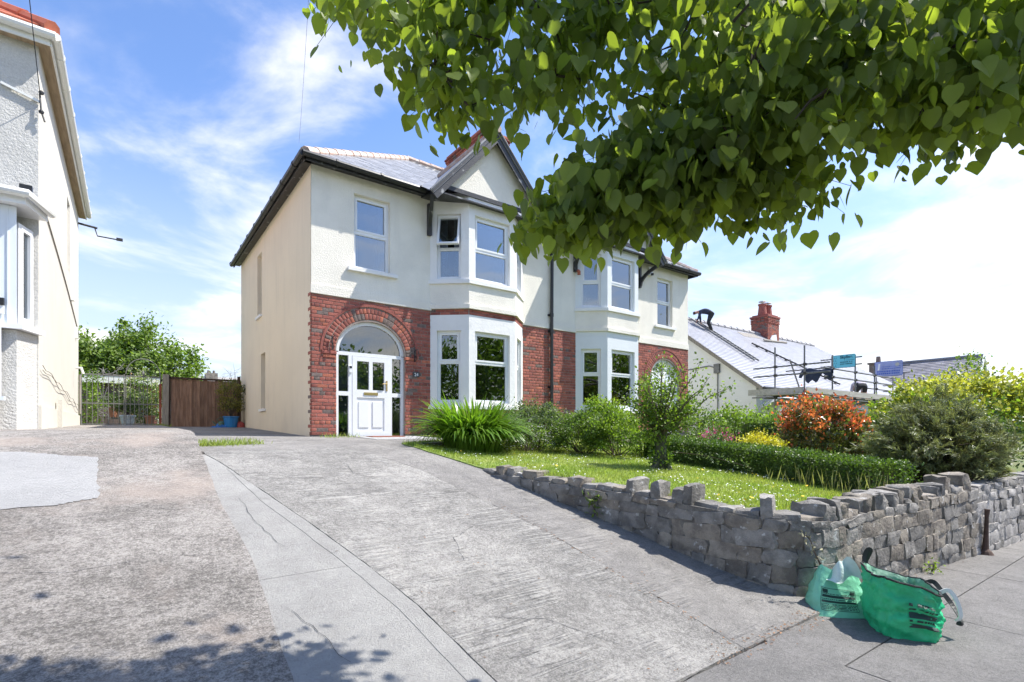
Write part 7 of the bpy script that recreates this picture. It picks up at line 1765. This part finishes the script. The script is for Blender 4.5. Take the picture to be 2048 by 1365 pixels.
for i in big_i:
    a = Vector(axis[i]).normalized(); bb = a.cross(Vector(nrm_[i])).normalized(); c = bb.cross(a)
    m = Matrix((bb * ln[i] * .98, a * ln[i], c * ln[i])).transposed().to_4x4(); m.translation = Vector(pos[i])
    o = bpy.data.objects.new('leaf', random.choice(lm_)); COL.objects.link(o); adopt(o, TREE); o.matrix_basis = m
leaves('foliage', pos[mask], axis[mask], nrm_[mask], ln[mask], ln[mask] * .98, HEART, L_['lind'], TREE, kind='stuff', curl=(.2 + 2.6 * rng.random(n) ** 1.5)[mask])
# leaf stalks
st = rng.permutation(np.where(idx < nA)[0])[:2600]; pe = MB()
for i in st:
    p = Vector(pos[i]); q = Vector(cc[idx[i]]); q = p.lerp(q, .45) + Vector((0, 0, .035)); pe.tube([p, q], [.0011, .0014], 3, caps=False)
pe.build('leaf_stalk', L_['mid'], TREE, kind='stuff')
# trees over the road, seen mirrored in the windows
def road_tree(label, c, r, n):
    t = empty('street_tree', (c[0], c[1], 0), label, 'tree', 'street trees across the road'); p, d, cen = crown_points(n, c, r, 110, .5, low=-.8, shell=.45)
    s = .22 + .16 * rng.random(n); leaves('crown', p, rng.normal(size=(n, 3)) + d * .5, rng.normal(size=(n, 3)), s, s * .8, OVAL, L_['tree'], t)
    b = MB(); b.tube([(c[0], c[1], -.2), (c[0], c[1], 2), (c[0], c[1], c[2])], [.25, .2, .1], 8); twigs(b, (c[0], c[1], c[2] - r[2] * .5), cen, 24, .05); b.build('trunk', M['lind_bark'], t)
road_tree('street tree across the road mirrored in the ground floor bay', (19.5, -9.5, 5.4), (4.2, 3.4, 3.8), 9000)
road_tree('street tree across the road opposite the ivory house, mirrored in the canted bay panes', (-15, -9, 5.2), (4.5, 3.2, 3.8), 6000)
road_tree('broad street tree left of the front door axis across the road', (-5.5, -10, 4.2), (3.6, 2.8, 3.0), 5000)
road_tree('tallest street tree far along the opposite pavement', (45, -12, 6.5), (6, 4.5, 5.2), 7000)
road_tree('second street tree across the road, further along', (31, -10, 5.2), (4.2, 3.4, 3.6), 6000)
road_tree('smaller street tree across the road opposite the front door', (11.5, -10.5, 3.4), (2.6, 2.4, 2.2), 5000)
b = MB(); b.box(-20, 60, -11.6, -11.3, -1.2, .9); tag(b.build('far_garden_wall', M['stone_pale']), 'low garden wall on the opposite side of the road', 'wall')
